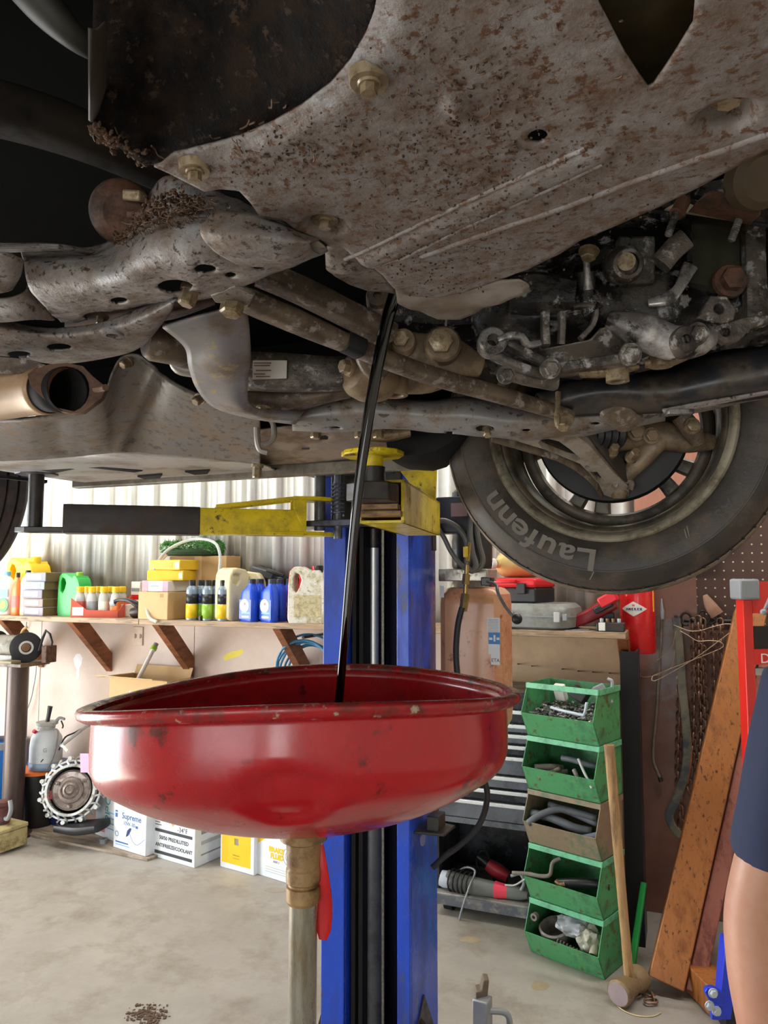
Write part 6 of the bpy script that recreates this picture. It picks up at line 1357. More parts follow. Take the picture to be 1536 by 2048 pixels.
# blue bin behind, blue bucket at the frame edge
q = V(at(108, 1600, Y=3.72).x, 3.73, PZ0); t = thing('blue_tub', 'dark blue plastic tub behind the bell housing', 'tub', q); obj('tub_body', rsec(nb(), [(0, .26, .16), (.02, .28, .17), (.33, .32, .19), (.345, .34, .2), (.36, .34, .2)], 28, 6), P['navy'], t)
q = V(at(-14, 1600, Y=3.62).x, 3.66, PZ0); t = thing('blue_bucket', 'bright blue bucket with a grey rim at the far end of the wall', 'bucket', q); hb2 = at(0, 1500, Y=3.5).z
obj('pail', lathe(nb(), [(0, 0), (.11, 0), (.13, hb2 - .03), (0, hb2 - .03)], n=32), pl_mat('bright_blue', '#1f6fc4', .4), t); obj('rim', lathe(nb(), [(.12, hb2 - .04), (.14, hb2 - .04), (.14, hb2), (.12, hb2)], n=32, closed=True), P['grey'], t)
# small engine part and cream tool box
q = at(22, 1618, Z=.2); tbx = V(at(12, 1640, Y=3.30).x, 3.27, PZ0); t = thing('cream_toolbox', 'dented cream metal toolbox on the plywood sheet', 'toolbox', tbx, R(-6)); Mcb = mat('dented_cream_paint', '#b5a878', .5, var=.1, dirt='#7d6d48', amount=.35, dscale=10)
obj('box_body', box2(nb(), (-.17, -.09, 0), (.11, .09, .10)), Mcb, t, bevel=.006); obj('box_lid', box2(nb(), (-.172, -.092, .101), (.112, .092, .125)), Mcb, t, bevel=.006); obj('latch', box2(nb(), (-.05, -.098, .08), (-.02, -.09, .12)), P['grey'], t)
t = thing('pump_casting', 'greasy red and grey pump casting standing on the cream toolbox', 'pump', tbx + V(-.01, 0, .1255)); 
obj('casting', lathe(nb(), [(0, 0), (.05, 0), (.055, .02), (.04, .05), (.035, .09), (.045, .10), (.045, .12), (.02, .125), (0, .125)], n=22), mat('greasy_red_casting', '#7c3d38', .5, var=.2, dirt='#4a4140', amount=.45, dscale=18), t); obj('outlet', cyl(nb(), V(0, -.03, .07), V(.02, -.08, .08), .022, n=16), P['grey'], t); obj('pipe_stub', tube(nb(), [V(.03, 0, .03), V(.08, -.02, .04), V(.10, -.02, .09), V(.09, -.02, .14)], .012, n=10), P['grey'], t); obj('side_flange', box(nb(), (-.06, -.02, .05), (.03, .06, .07)), P['grey'], t, bevel=.005)
# bell housing leaning against the tub
bhc = at(143, 1580, Y=3.46); ax_ = (V(.42, -.86, .25)).normalized(); x_, y_, d_ = frame(ax_)
t = thing('bell_housing', 'silver gearbox bell housing with a ribbed lattice rim leaning on the tub', 'gearbox', (bhc.x, bhc.y, PZ0)); Mal = mat('cast_white_metal', '#c9ccca', .4, metal=.3, var=.1, dirt='#7c7a74', amount=.25, dscale=20); Mcv = mat('dull_converter_steel', '#958a84', .35, metal=.5, var=.1, dirt='#5f5049', amount=.35, dscale=8)
hub = bhc
def ringp(a, r, h=0): return hub + (x_ * math.cos(a) + y_ * math.sin(a)) * r + ax_ * h
obj('rim', lathe(nb(), [(.128, -.02), (.128, .03), (.142, .03), (.146, .0), (.142, -.02)], hub, ax_, n=48, closed=True), Mal, t, True)
obj('shell', lathe(nb(), [(.128, .0), (.13, -.12), (.10, -.16), (0, -.16)], hub, ax_, n=40), mat('shell_dark', '#4d4a48', .5, var=.15), t, True, solid=.004)
for k in range(22):
    a = 2 * PI * k / 22
    obj('rim_rib', sweep(nb(), [ringp(a, .140, .02), ringp(a + .12, .165, .0), ringp(a + .05, .185, -.03)], [(.012, .014), (.010, .012), (.012, .012)], up=tuple(ax_), sm=2, n=8), Mal, t, True)
obj('outer_ring', lathe(nb(), [(.158, -.012), (.168, -.012), (.168, .004), (.158, .004)], hub, ax_, n=44, closed=True), Mal, t, True)
for k in range(11):
    a = 2 * PI * k / 11; obj('bolt_lug', cyl(nb(), ringp(a, .176, -.03), ringp(a, .176, .015), .012, n=12), Mal, t, True)
obj('converter', lathe(nb(), [(.112, -.03), (.112, .005), (.10, .014), (.075, .012), (.07, .02), (.055, .024), (.048, .02), (.04, .03), (.03, .034), (.026, .03), (.018, .038), (0, .04)], hub, ax_, n=48), Mcv, t, True, tol=25)
for a in (.6, 2.7, 4.8): obj('converter_lug', box(nb(), ringp(a, .088, .018), (.03, .02, .018), Euler((0, 0, a))), Mcv, t, True, bevel=.003)
q = ringp(PI * .93, .148, .03); o = obj('red_plug', cyl(nb(), at(101, 1590, Y=3.41), at(101, 1590, Y=3.41) - ax_ * .03, .024, n=22), pl_mat('coral_plug', '#d9545c', .4), t, True)
b = nb(); plate(b, [at(160, 1507, Y=3.40), at(177, 1507, Y=3.40), at(178, 1545, Y=3.385), at(161, 1545, Y=3.385)], (0, .001, 0)); obj('pink_tag', b, P['pink'], t, True)
obj('valve_body', sweep(nb(), [at(128, 1650, Y=3.46), at(165, 1655, Y=3.46), at(205, 1650, Y=3.48)], [(.16, .05), (.16, .06), (.16, .05)], sm=3), P['black'], t, True)
q = at(207, 1683, Z=PZ0 + .01); t = thing('loose_nut', 'lone greasy nut lying on the plywood before the cartons', 'nut', (q.x, q.y, PZ0)); obj('nut_body', lathe(nb(), [(.009, 0), (.02, 0), (.02, .022), (.009, .022)], n=6, closed=True), P['grey'], t); obj('washer', lathe(nb(), [(.01, .022), (.024, .022), (.024, .026), (.01, .026)], n=20, closed=True), P['grey'], t)
# spilled patches on the concrete
def stain(u, v, ru, rv, label, col):
    b = nb(); lp = []
    for k in range(26):
        a = 2 * PI * k / 26; f = 1 + .35 * noise.noise(V(math.cos(a) * 1.6 + u, math.sin(a) * 1.6, v)); p = at(u + math.cos(a) * ru * f, v + math.sin(a) * rv * f, Z=0); lp.append(V(p.x, p.y, .0002))
    plate(b, lp, (0, 0, .0006)); tag(obj('floor_stain', b, mat('stain_' + label[:8], col, .55, var=.15, scale=9)), label, 'stain')
b = nb(); random.seed(3)
for k in range(260):
    p = at(295 + random.gauss(0, 19), 2030 + random.gauss(0, 9), Z=0); s_ = random.uniform(.002, .008)
    bmesh.ops.create_icosphere(b, subdivisions=1, radius=1, matrix=Matrix.Translation((p.x, p.y, s_ * .3)) @ Euler((0, 0, random.random() * 6)).to_matrix().to_4x4() @ Matrix.Diagonal((s_, s_ * random.uniform(.4, 1), s_ * .4, 1)))
tag(obj('dirt_clump', b, mat('brown_crumbs', '#5f4a3a', .9, var=.25, scale=60)), 'brown clump of crumbled dirt on the concrete at the bottom edge', 'dirt', kind='stuff')
stain(555, 1780, 26, 5, 'dark smudge on the concrete before the brake fluid carton', '#978b7c')
stain(1080, 1972, 20, 8, 'round oil spot on the concrete near the green bins', '#9a8a70'); stain(940, 1880, 22, 6, 'faint tan spot on the concrete under the hanging plug', '#a8977a')
# ================================================================ right side: tool cabinet, bins, leaning timber, chains
Mcab = mat('black_cabinet', '#24262b', .35, var=.08, dirt='#3a3c40', amount=.3, dscale=6); Mtrim = mat('bright_drawer_trim', '#dfe2e2', .3, metal=.4, var=.04); Mdrw = mat('grey_drawer_front', '#6b6f76', .35, metal=.2, var=.1, dirt='#46484d', amount=.35, dscale=5)
TY = 3.44; tx0, tx1 = at(868, 1600, Y=TY).x, at(1225, 1600, Y=TY).x; tzt = at(1010, 1393, Y=TY).z; tzb = at(1010, 1648, Y=TY).z
cab = thing('tool_cabinet', 'black rolling tool cabinet with bright drawer strips behind the green bins', 'tool cabinet', ((tx0 + tx1) / 2, TY + .2, 0))
def cb(name, a, c, m, **k): return obj(name, box2(nb(), a, c), m, cab, True, **k)
cb('cabinet_side', (tx0, TY + .01, .05), (tx0 + .02, WALL - .06, tzt), Mcab); cb('cabinet_side', (tx1 - .02, TY + .01, .05), (tx1, WALL - .06, tzt), Mcab); cb('cabinet_back', (tx0, WALL - .065, .05), (tx1, WALL - .055, tzt), Mcab); cb('cabinet_top', (tx0 - .01, TY, tzt), (tx1 + .01, WALL - .055, tzt + .02), Mcab, bevel=.004)
cb('drawer_case', (tx0 + .02, TY + .03, tzb + .02), (tx1 - .02, WALL - .07, tzt), Mcab)
vs_ = [1418, 1446, 1466, 1488, 1511, 1552, 1580, 1606, 1648]
zs_ = [at(1010, v, Y=TY).z for v in vs_]
for k in range(len(zs_) - 1):
    z1, z0 = zs_[k], zs_[k + 1]
    d = cb('drawer', (tx0 + .022, TY + .004, z0 + .006), (tx1 - .022, TY + .03, z1 - .004), Mdrw if k % 3 else Mcab, bevel=.002)
    obj('drawer_pull', box2(nb(), (tx0 + .022, TY - .010, z1 - .020), (tx1 - .022, TY + .004, z1 - .004)), Mtrim, d, True, bevel=.003)
cb('bottom_lip', (tx0, TY - .002, tzb - .02), (tx1, TY + .02, tzb + .004), Mdrw)
zlow = at(960, 1792, Y=TY).z
cb('low_shelf', (tx0, TY - .03, zlow - .045), (tx1, WALL - .07, zlow), mat('dusty_grey_ledge', '#8d8a84', .6, var=.12, dirt='#5f5c58', amount=.35, dscale=7), bevel=.003)
cb('shelf_edge', (tx0, TY - .034, zlow - .05), (tx1, TY - .028, zlow - .008), mat('blue_grey_edge', '#5a5e68', .45, var=.15, dirt='#8c8780', amount=.3, dscale=20))
for x_ in (tx0 + .06, tx1 - .06):
    for y_ in (TY + .05, WALL - .14): obj('caster', cyl(nb(), V(x_ - .02, y_, .048), V(x_ + .02, y_, .048), .048, n=20), M_black, cab, True)
# power tools on its low shelf
t = thing('angle_grinder', 'grey and pink-red corded power tool lying on the low shelf', 'power tool', (at(970, 1780, Y=TY + .03).x, TY + .06, zlow)); Mtg = mat('tool_grey', '#6a6d69', .45, var=.08); zc = .055
def tp(u, v, dy=0): p = at(u, v, Y=TY + .02 + dy); return V(p.x, p.y, max(p.z, zlow + .03))
obj('tool_body', sweep(nb(), [tp(893, 1757), tp(925, 1768), tp(960, 1777), tp(1000, 1786)], [(.06, .075), (.066, .08), (.06, .075), (.055, .06)], sm=4, e=3), Mtg, t, True); obj('gear_head', lathe(nb(), [(0, -.02), (.034, -.02), (.038, 0), (.034, .03), (0, .03)], tp(890, 1758), tuple(tp(925, 1768) - tp(893, 1757)), n=24), P['silver'], t, True)
obj('red_band', sweep(nb(), [tp(990, 1784), tp(1015, 1787)], [(.062, .07), (.05, .055)], sm=1, e=3), pl_mat('bright_pink_red', '#e8435a', .4), t, True); obj('handle_tail', sweep(nb(), [tp(1012, 1787), tp(1040, 1790), tp(1056, 1794)], [(.05, .055), (.05, .05), (.04, .03)], sm=3, e=3), Mtg, t, True)
for k in range(5): 
    p = tp(905 + k * 9, 1760 + k * 2); obj('cord_wrap', tube(nb(), [p + V(math.cos(a) * .01, math.cos(a) * .045, math.sin(a) * .048) for a in [j * PI / 6 for j in range(13)]], .0045, n=6, sm=1), P['black'], t, True)
b = nb(); tube(b, [tp(905, 1750, .06), tp(930, 1735, .05), tp(950, 1742, .02), tp(940, 1770, -.04), at(933, 1790, Y=TY - .06), at(922, 1825, Y=TY - .05), at(916, 1852, Y=TY - .05)], .0045, n=8, sm=5); obj('power_cord', b, P['grey'], t, True)
b = nb(); cyl(b, at(917, 1850, Y=TY - .05), at(914, 1866, Y=TY - .05), .010, .013, n=12); obj('plug', b, P['grey'], t, True)
for du in (-3, 3): obj('plug_pin', cyl(nb(), at(914 + du, 1864, Y=TY - .05), at(913 + du, 1876, Y=TY - .05), .0025, n=6), P['silver'], t, True)
t = thing('red_drill', 'dark red corded drill lying deeper on the low shelf', 'drill', (at(990, 1745, Y=TY + .2).x, TY + .2, zlow))
def tq(u, v): p = at(u, v, Y=TY + .17); return V(p.x, p.y, max(p.z, zlow + .034))
obj('drill_body', sweep(nb(), [tq(975, 1728), tq(995, 1742), tq(1015, 1760)], [(.05, .05), (.07, .065), (.05, .05)], sm=4, e=3), mat('dull_red_tool', '#b0313a', .4, var=.08), t, True); obj('chuck', sweep(nb(), [tq(975, 1728), tq(955, 1712)], [(.045, .045), (.03, .03)], sm=1, e=2), P['black'], t, True); obj('cord_loop', tube(nb(), [tq(965, 1722) + V(math.cos(a) * .03, math.sin(a) * .02, math.sin(a) * .045) for a in [j * PI / 6 for j in range(13)]], .005, n=6, sm=1), P['black'], t, True); obj('drill_foot', box2(nb(), tuple(V(tq(1000, 1750).x - .03, TY + .15, zlow)), tuple(V(tq(1000, 1750).x + .03, TY + .2, zlow + .03))), P['black'], t, True)
t = thing('welding_clamp', 'grey clamp with a wire lying at the shelf end', 'clamp', (at(1030, 1765, Y=TY).x, TY + .03, zlow)); obj('clamp_jaw', tube(nb(), [tp(1022, 1752, -.01), tp(1040, 1748, -.01), tp(1048, 1765, -.01), tp(1042, 1780, -.01)], .007, n=8), P['grey'], t, True); obj('clamp_wire', tube(nb(), [tp(1010, 1770, -.03), tp(1030, 1770, -.03), tp(1050, 1758, -.03)], .004, n=8), P['lgrey'], t, True)

# ---- stack of five green hopper bins
Mgb = mat('green_bin_paint', '#4f9a63', .45, var=.08, scale=5, dirt='#3f7350', amount=.35, dscale=8, col2='#5d5a3a', amount2=.13, scale2=22); Mgr_ = mat('worn_bare_bin', '#8a7a62', .5, var=.12, dirt='#5f6f55', amount=.35, dscale=9); Mgl = mat('light_green_rail', '#6fbf92', .45, var=.06, dirt='#5b9a74', amount=.3, dscale=20)
BRZ = R(-15); bl, br = at(1062, 1903, Z=.001), at(1210, 1960, Z=.001); BW = (br - bl).length; BRZ = math.atan2(br.y - bl.y, br.x - bl.x); mid = (bl + br) / 2
BN = V(-math.sin(BRZ), math.cos(BRZ), 0); BR_ = V(math.cos(BRZ), math.sin(BRZ), 0)
ztop = at(1130, 1372, Y=mid.y).z; BH = ztop / 5; BDp = .19; LIP = .05
names = ['bottom green bin of the stack, holding a cast part and plastic bags', 'second green bin from the floor, with hoses and a steel hook', 'bare rusty middle bin of the stack, full of thick hoses', 'fourth bin from the floor, dark green with short pipes and rods', 'top green bin of the stack, heaped with bolts and sockets']
bins = []
for k in range(5):
    t = thing('stacking_bin', names[k], 'storage bin', (mid.x, mid.y, .001 + BH * k), BRZ, 'stack of green hopper bins'); m = Mgr_ if k == 2 else Mgb; h = BH - .002; w2 = BW / 2; bins.append(t)
    for s in (-1, 1):
        b = nb(); plate(b, [V(s * w2, 0, 0), V(s * w2, -LIP, h * .45), V(s * w2, -.004, h * .93), V(s * w2, .0, h), V(s * w2, BDp, h), V(s * w2, BDp, 0)], (-s * .003, 0, 0)); obj('bin_side', b, m, t)
    b = nb(); plate(b, [V(-w2, 0, 0), V(w2, 0, 0), V(w2, -LIP, h * .45), V(-w2, -LIP, h * .45)], (0, .003, .001)); obj('bin_front', b, m, t)
    obj('bin_floor', box2(nb(), (-w2, 0, 0), (w2, BDp, .003)), m, t); obj('bin_back', box2(nb(), (-w2, BDp - .003, 0), (w2, BDp, h)), m, t)
    obj('top_rail', box2(nb(), (-w2 - .002, -.006, h - .022), (w2 + .002, .006, h)), Mgr_ if k == 2 else Mgl, t, bevel=.002)
    obj('side_rail', box2(nb(), (w2 - .001, .006, h - .022), (w2 + .004, BDp, h)), Mgr_ if k == 2 else Mgl, t)
def bl_(k, x, y, z): return V(mid.x, mid.y, .001 + BH * k) + BR_ * x + BN * y + V(0, 0, z)
# top bin: heap of bolts and sockets
b = nb(); random.seed(11)
def fits(x, y, z): return abs(x) < BW / 2 - .012 and -LIP * min(1, z / (BH * .45)) + .014 < y < BDp - .012
for k in range(420):
    x, y = random.uniform(-.46, .46) * BW, random.uniform(-LIP + .01, BDp - .02); z = BH * (.36 + .16 * (y + LIP) / BDp) + random.uniform(-.02, .018)
    a = random.random() * 6.28; d = V(math.cos(a), math.sin(a), random.uniform(-.35, .35)).normalized(); l = random.uniform(.012, .034); r_ = random.uniform(.004, .009)
    if not (fits(x - d.x * .008, y - d.y * .008, z) and fits(x + d.x * l, y + d.y * l, z + d.z * l)): continue
    p = bl_(4, x, y, z); q = bl_(4, x + d.x * l, y + d.y * l, z + d.z * l); o_ = bl_(4, x - d.x * .006, y - d.y * .006, z - d.z * .006)
    cyl(b, p, q, r_ * .65, n=7); cyl(b, o_, p, r_, n=6)
M_hw = mat('bolt_jumble', '#8d8c88', .38, metal=.5, var=.35, scale=40, dirt='#3a3733', amount=.4, dscale=30, col2='#c9c7c0', amount2=.2, scale2=50)
tag(obj('bolt_heap', b, M_hw), 'heap of loose bolts and sockets filling the top green bin', 'bolts', kind='stuff')
# bolts on the very top of the stack
tt = bins[4]
def tubething(name, label, cat_, pts, r_, m, hollow=True, grp=None, n=14):
    P_ = [bl_(*p) for p in pts]; o = obj(name, tube(nb(), P_, r_, n=n, sm=4, caps=not hollow), m, solid=.003 if hollow else 0, soff=-1); return tag(o, label, cat_, grp)
Mgh = mat('grey_rubber', '#5d6266', .5, var=.12); Mpi = mat('dusty_pipe', '#77736a', .45, var=.15)
tubething('radiator_hose', 'pale rod lying on top of the bolt heap', 'rod', [(4, -.06, .02, .122), (4, .01, .0, .118), (4, .10, -.005, .112)], .006, P['silver'], False)
tubething('hook_rod', 'bright curved rod standing in the bolt heap', 'rod', [(4, .095, .0, .105), (4, .11, -.01, .13), (4, .118, -.01, .165)], .006, P['silver'], False)
# top of the stack, open: dark odds and ends
for k, (x, y, lb_, m, s) in enumerate(((-.06, .10, 'white bracket piece sticking out of the top of the stack', P['white'], (.05, .03, .07)), (.03, .10, 'dark greasy lever in the open top of the stack', P['black'], (.07, .05, .05)), (.12, .12, 'grey plastic cover at the back of the open top bin', P['grey'], (.09, .05, .05)))):
    p = bl_(4, x, y, BH * .80); t = obj('odd_part', box(nb(), p, s, Euler((.4 + k, .5 * k, BRZ))), m, bevel=.006); tag(t, lb_, 'part')
tubething('bent_rod', 'bright bent rod at the right end of the stack top', 'rod', [(4, .13, .14, .16), (4, .155, .13, .20), (4, .165, .12, .24), (4, .15, .11, .25)], .006, P['silver'], False)
# fourth bin: pipes
tubething('hose_piece', 'short thick hose end facing out at the left of the fourth bin', 'hose', [(3, -.13, .0, .085), (3, -.08, .03, .09), (3, -.04, .07, .085)], .017, Mpi); tubething('hose_piece', 'thin hose end below the thick one in the fourth bin', 'hose', [(3, -.095, -.02, .07), (3, -.05, .0, .08), (3, .0, .04, .085)], .0115, Mpi)
tubething('pipe_piece', 'grey pipe lying slanted in the fourth bin', 'pipe', [(3, -.10, -.025, .058), (3, -.06, .0, .075), (3, -.02, .02, .098)], .012, mat('olive_pipe', '#6b6653', .5)); tubething('curved_hose', 'curved grey hose at the back of the fourth bin', 'hose', [(3, -.03, .05, .135), (3, .02, .05, .135), (3, .08, .06, .125), (3, .12, .08, .12)], .012, Mgh, False)
tubething('pale_rod', 'pale rod slanting down at the right of the fourth bin', 'rod', [(3, .06, .02, .15), (3, .10, -.01, .11), (3, .145, -.035, .062)], .0055, P['lgrey'], False); tubething('pin_piece', 'small grey pin beside the pale rod in the fourth bin', 'pin', [(3, .05, .0, .11), (3, .075, -.015, .08), (3, .09, -.02, .062)], .009, Mpi, False)
b = nb()
for k in range(60):
    x, y, z = random.uniform(-.06, .12), random.uniform(-.035, .06), random.uniform(.045, .07); a = random.random() * 6.28; d = V(math.cos(a), math.sin(a), random.uniform(-.2, .3)).normalized(); l = random.uniform(.02, .05)
    if fits(x, y, z) and fits(x + d.x * l, y + d.y * l, z + d.z * l): cyl(b, bl_(3, x, y, z), bl_(3, x + d.x * l, y + d.y * l, z + d.z * l), random.uniform(.004, .009), n=7)
tag(obj('small_fittings', b, M_hw), 'loose small fittings in the bottom of the fourth bin', 'fittings', kind='stuff')
# middle bin: hoses
for k, (pts, r_, lb_) in enumerate(((((2, -.14, -.045, .09), (2, -.10, -.02, .125), (2, -.03, .02, .155), (2, .05, .04, .15), (2, .11, .06, .14)), .014, 'arched grey hose at the front of the middle bin'), (((2, -.15, .0, .12), (2, -.06, .01, .115), (2, .04, .02, .095), (2, .10, .04, .09)), .017, 'straight thick grey hose across the middle bin'), (((2, -.12, -.02, .075), (2, -.02, -.01, .06), (2, .06, -.01, .062), (2, .15, .02, .09)), .016, 'bluish sagging hose low in the middle bin'), (((2, -.10, .06, .15), (2, .0, .06, .14), (2, .12, .07, .115)), .015, 'hose lying along the back of the middle bin'))):
    tubething('rubber_hose', lb_, 'hose', pts, r_, (Mgh, Mgh, mat('blue_grey_rubber', '#7e8898', .5, var=.1), Mgh)[k], True, 'hoses in the middle bin')
p = bl_(2, -.12, -.015, .062); t = obj('hose_mouth', lathe(nb(), [(.020, 0), (.025, 0), (.025, .06), (.020, .06)], p, tuple(BN + BR_ * .3), n=20, closed=True), P['black']); tag(t, 'wide black hose mouth at the left of the middle bin', 'hose')
# second bin: hook, hoses
tubething('steel_hook', 'bent steel hook resting over the front lip of the second bin', 'hook', [(1, -.20, -.075, .105), (1, -.14, -.055, .112), (1, -.08, -.045, .115), (1, -.05, -.03, .125), (1, -.055, .0, .16), (1, -.03, .02, .18)], .008, Mpi, False); tubething('black_hose', 'black hose lying across the second bin', 'hose', [(1, -.03, -.01, .09), (1, .03, .0, .105), (1, .10, .02, .115), (1, .16, .06, .11)], .018, P['black'], False)
tubething('bracket_bar', 'grey bracket arm inside the second bin', 'bracket', [(1, .0, -.03, .08), (1, .05, -.02, .075), (1, .11, .0, .06)], .011, Mpi, False); tubething('brass_elbow', 'small brass elbow in the middle of the second bin', 'fitting', [(1, -.03, -.015, .10), (1, -.01, -.02, .092), (1, .01, -.015, .10)], .011, M_brass, False)
# bottom bin: cast part, plastic bags, spring
t = obj('cast_housing', lathe(nb(), [(.0, 0), (.05, .0), (.06, .03), (.064, .07), (.056, .075), (.052, .03), (0, .02)], bl_(0, -.07, .055, .05), tuple(V(0, 0, 1) - BN * .35), n=30), Mgr); tag(t, 'round grey cast housing in the bottom green bin', 'casting')
t = obj('ring_eye', lathe(nb(), [(.007, -.01), (.015, -.01), (.015, .01), (.007, .01)], bl_(0, -.13, -.02, .155), tuple(BN), n=18, closed=True), Mpi); tag(t, 'small ring eye at the left of the bottom bin', 'ring')
b = nb(); p0 = bl_(0, -.03, -.018, .085); d0 = BR_ * .085 + V(0, 0, -.012)
tube(b, [p0 + d0 * (i / 48) + (BN * math.cos(i * .82) + V(0, 0, 1) * math.sin(i * .82)) * .012 for i in range(49)], .0032, n=6, sm=1); tag(obj('coil_spring', b, Mpi), 'short coil spring at the front of the bottom bin', 'spring')
Mbag = mat('clear_plastic_bag', '#c4cbd0', .2, alpha=.55, var=.1)
for k, (x, y, z, sx_, sy_, sz_, lb_) in enumerate(((.02, .03, .145, .075, .05, .035, 'crumpled clear plastic bag on top in the bottom bin'), (.09, .03, .11, .05, .045, .06, 'plastic-wrapped part leaning at the right of the bottom bin'))):
    b = nb(); bmesh.ops.create_icosphere(b, subdivisions=4, radius=1)
    for v in b.verts: v.co *= 1 + .28 * noise.noise(v.co * 2.2 + V(k, 0, 0)) + .12 * noise.noise(v.co * 5); v.co = bl_(0, x + v.co.x * sx_, y + v.co.y * sy_, z + v.co.z * sz_)
    tag(obj('plastic_bag', b, Mbag if k == 0 else mat('wrapped_part', '#a3a391', .3, var=.15)), lb_, 'plastic bag')
tubething('pipe_stub', 'open grey pipe end at the right front of the bottom bin', 'pipe', [(0, .125, -.022, .085), (0, .12, .005, .105), (0, .11, .03, .12)], .016, mat('dusty_cast_pipe', '#a09a85', .5, var=.1))

# ---- sledgehammer, green rod, black slab for the shaded gap
Mhan = mat('worn_hickory', '#b08c5e', .55, var=.15, scale=6, stretch=(4, 4, .6), dirt='#7b5a3a', amount=.38, dscale=5); h0 = at(1258, 1955, Z=.075); h1 = at(1218, 1490, Y=2.98)
t = thing('sledgehammer', 'sledgehammer standing head down with its worn wooden handle against the bins', 'hammer', (h0.x, h0.y, 0))
obj('handle', sweep(nb(), [V(h0.x, h0.y, .08), h0 * .75 + h1 * .25, h0 * .45 + h1 * .55, h1], [(.036, .03), (.034, .028), (.036, .03), (.038, .032)], up=(0, 1, 0), sm=4, e=2.3), Mhan, t, True)
hd = (SIDE * .75 + VIEW * .75).normalized(); Mhd = mat('tan_iron_head', '#8f7a58', .55, metal=.15, var=.15, dirt='#6a5a42', amount=.4, dscale=14)
obj('hammer_head', lathe(nb(), [(0, -.085), (.040, -.085), (.046, -.078), (.046, -.05), (.038, -.03), (.038, .03), (.046, .05), (.046, .078), (.04, .085), (0, .085)], V(h0.x, h0.y, .0475), tuple(hd), n=28), Mhd, t, True, tol=30); obj('struck_face', lathe(nb(), [(0, -.0858), (.038, -.0858), (.04, -.084), (0, -.084)], V(h0.x, h0.y, .0475), tuple(hd), n=28), mat('mauve_steel_face', '#9a8a8c', .45), t, True)
a, c = at(1262, 1935, Z=.02), at(1288, 1765, Y=3.35); t = obj('green_rod', sweep(nb(), [V(a.x, a.y, .002), c], [(.028, .018), (.024, .016)], sm=1, e=4), pl_mat('green_strip', '#1f8f3f', .4)); tag(t, 'bright green strip leaning against the wall behind the hammer', 'rod')
xp0, xp1 = at(1246, 1600, Y=3.42).x, at(1282, 1600, Y=3.42).x
t = thing('gap_shade', 'black upright slab standing in for the deep shade between bins and brown wall', 'dark gap', ((xp0 + xp1) / 2, 3.5, 0)); obj('gap_shade_front', box2(nb(), (xp0, 3.44, 0), (xp1, 3.45, 1.22)), M_black, t, True); obj('gap_shade_side', box2(nb(), (xp0, 3.45, 0), (xp0 + .01, 3.60, 1.22)), P['black'], t, True); obj('gap_shade_side', box2(nb(), (xp1 - .01, 3.45, 0), (xp1, 3.60, 1.22)), P['black'], t, True)  # no real post: black slab added to paint the shade of the gap

# ---- leaning timbers
Mtim = mat('orange_timber', '#a86a34', .55, var=.14, scale=3, stretch=(6, 6, .8), dirt='#8a5326', amount=.35, dscale=3, col2='#4a2d18', amount2=.10, scale2=14); Mtim2 = mat('pinkish_timber', '#a5695a', .6, var=.12, scale=4, stretch=(6, 6, .8), dirt='#7c4a40', amount=.35, dscale=4)
def timber(name, label, u0, v0, u1, v1, Y1, wd, tk, m, z0=.05):
    a = at(u0, v0, Z=0); c = at(u1, v1, Y=Y1); d = (c - a).normalized(); e_ = c + d * .0
    b = nb(); x_ = d.cross(V(0, 1, 0)).normalized(); x_ = -x_ if x_.x < 0 else x_; y_ = d.cross(x_).normalized(); y_ = -y_ if y_.y < 0 else y_
    s0 = V(a.x, a.y, .001 + abs(x_.z) * wd / 2 + abs(y_.z) * tk / 2); pts = [(-wd / 2, -tk / 2), (wd / 2, -tk / 2), (wd / 2, tk / 2), (-wd / 2, tk / 2)]
    plate(b, [s0 + x_ * p + y_ * q for p, q in pts], (e_ - s0)); o = obj(name, b, m, bevel=.004); return tag(o, label, 'timber')
timber('timber_post', 'thick orange-brown timber post leaning against the brown wall', 1332, 1985, 1500, 1225, 3.72, .125, .09, Mtim); timber('timber_board', 'narrower pinkish board leaning right beside the thick post', 1388, 1995, 1535, 1310, 3.70, .06, .04, Mtim2)
# wood offcut and blue hoist leg
q = at(1420, 1990, Z=.03); t = obj('wood_block', box(nb(), V(q.x, q.y, .055), (.10, .16, .10), Euler((0, 0, .5))), Mtim, bevel=.004); tag(t, 'short timber offcut on the floor beside the blue bracket', 'wood block')
q0 = at(1436, 2030, Z=.05); t = thing('hoist_leg', 'blue steel hoist leg with bolts and a caster at the lower corner', 'hoist', (q0.x, q0.y, 0)); Mhb = mat('bright_blue_paint', '#1f3fd0', .35, var=.06, coat=.2)
DH = 2.55
b = nb(); plate(b, drow([(1438, 2040, DH), (1452, 1880, DH + .03), (1480, 1880, DH + .03), (1462, 2040, DH)]), VIEW * .05); obj('leg_tube', b, Mhb, t, True, bevel=.003)
b = nb(); plate(b, drow([(1410, 1985, DH - .03), (1415, 1976, DH - .03), (1428, 1975, DH - .03), (1446, 1985, DH - .03), (1446, 2012, DH - .03), (1432, 2010, DH - .03), (1418, 2000, DH - .03)]), VIEW * .02); obj('gusset', b, Mhb, t, True, bevel=.003)
b = nb(); plate(b, drow([(1424, 2040, DH - .02), (1424, 2016, DH - .02), (1446, 2012, DH - .02), (1444, 2042, DH - .02)]), VIEW * .02); obj('lower_gusset', b, Mhb, t, True, bevel=.003)
for u, v in ((1426, 1986), (1419, 2011), (1433, 2022)): bolt(at(u, v, D=DH - .035), -VIEW, .012, .012, P['silver'], t)
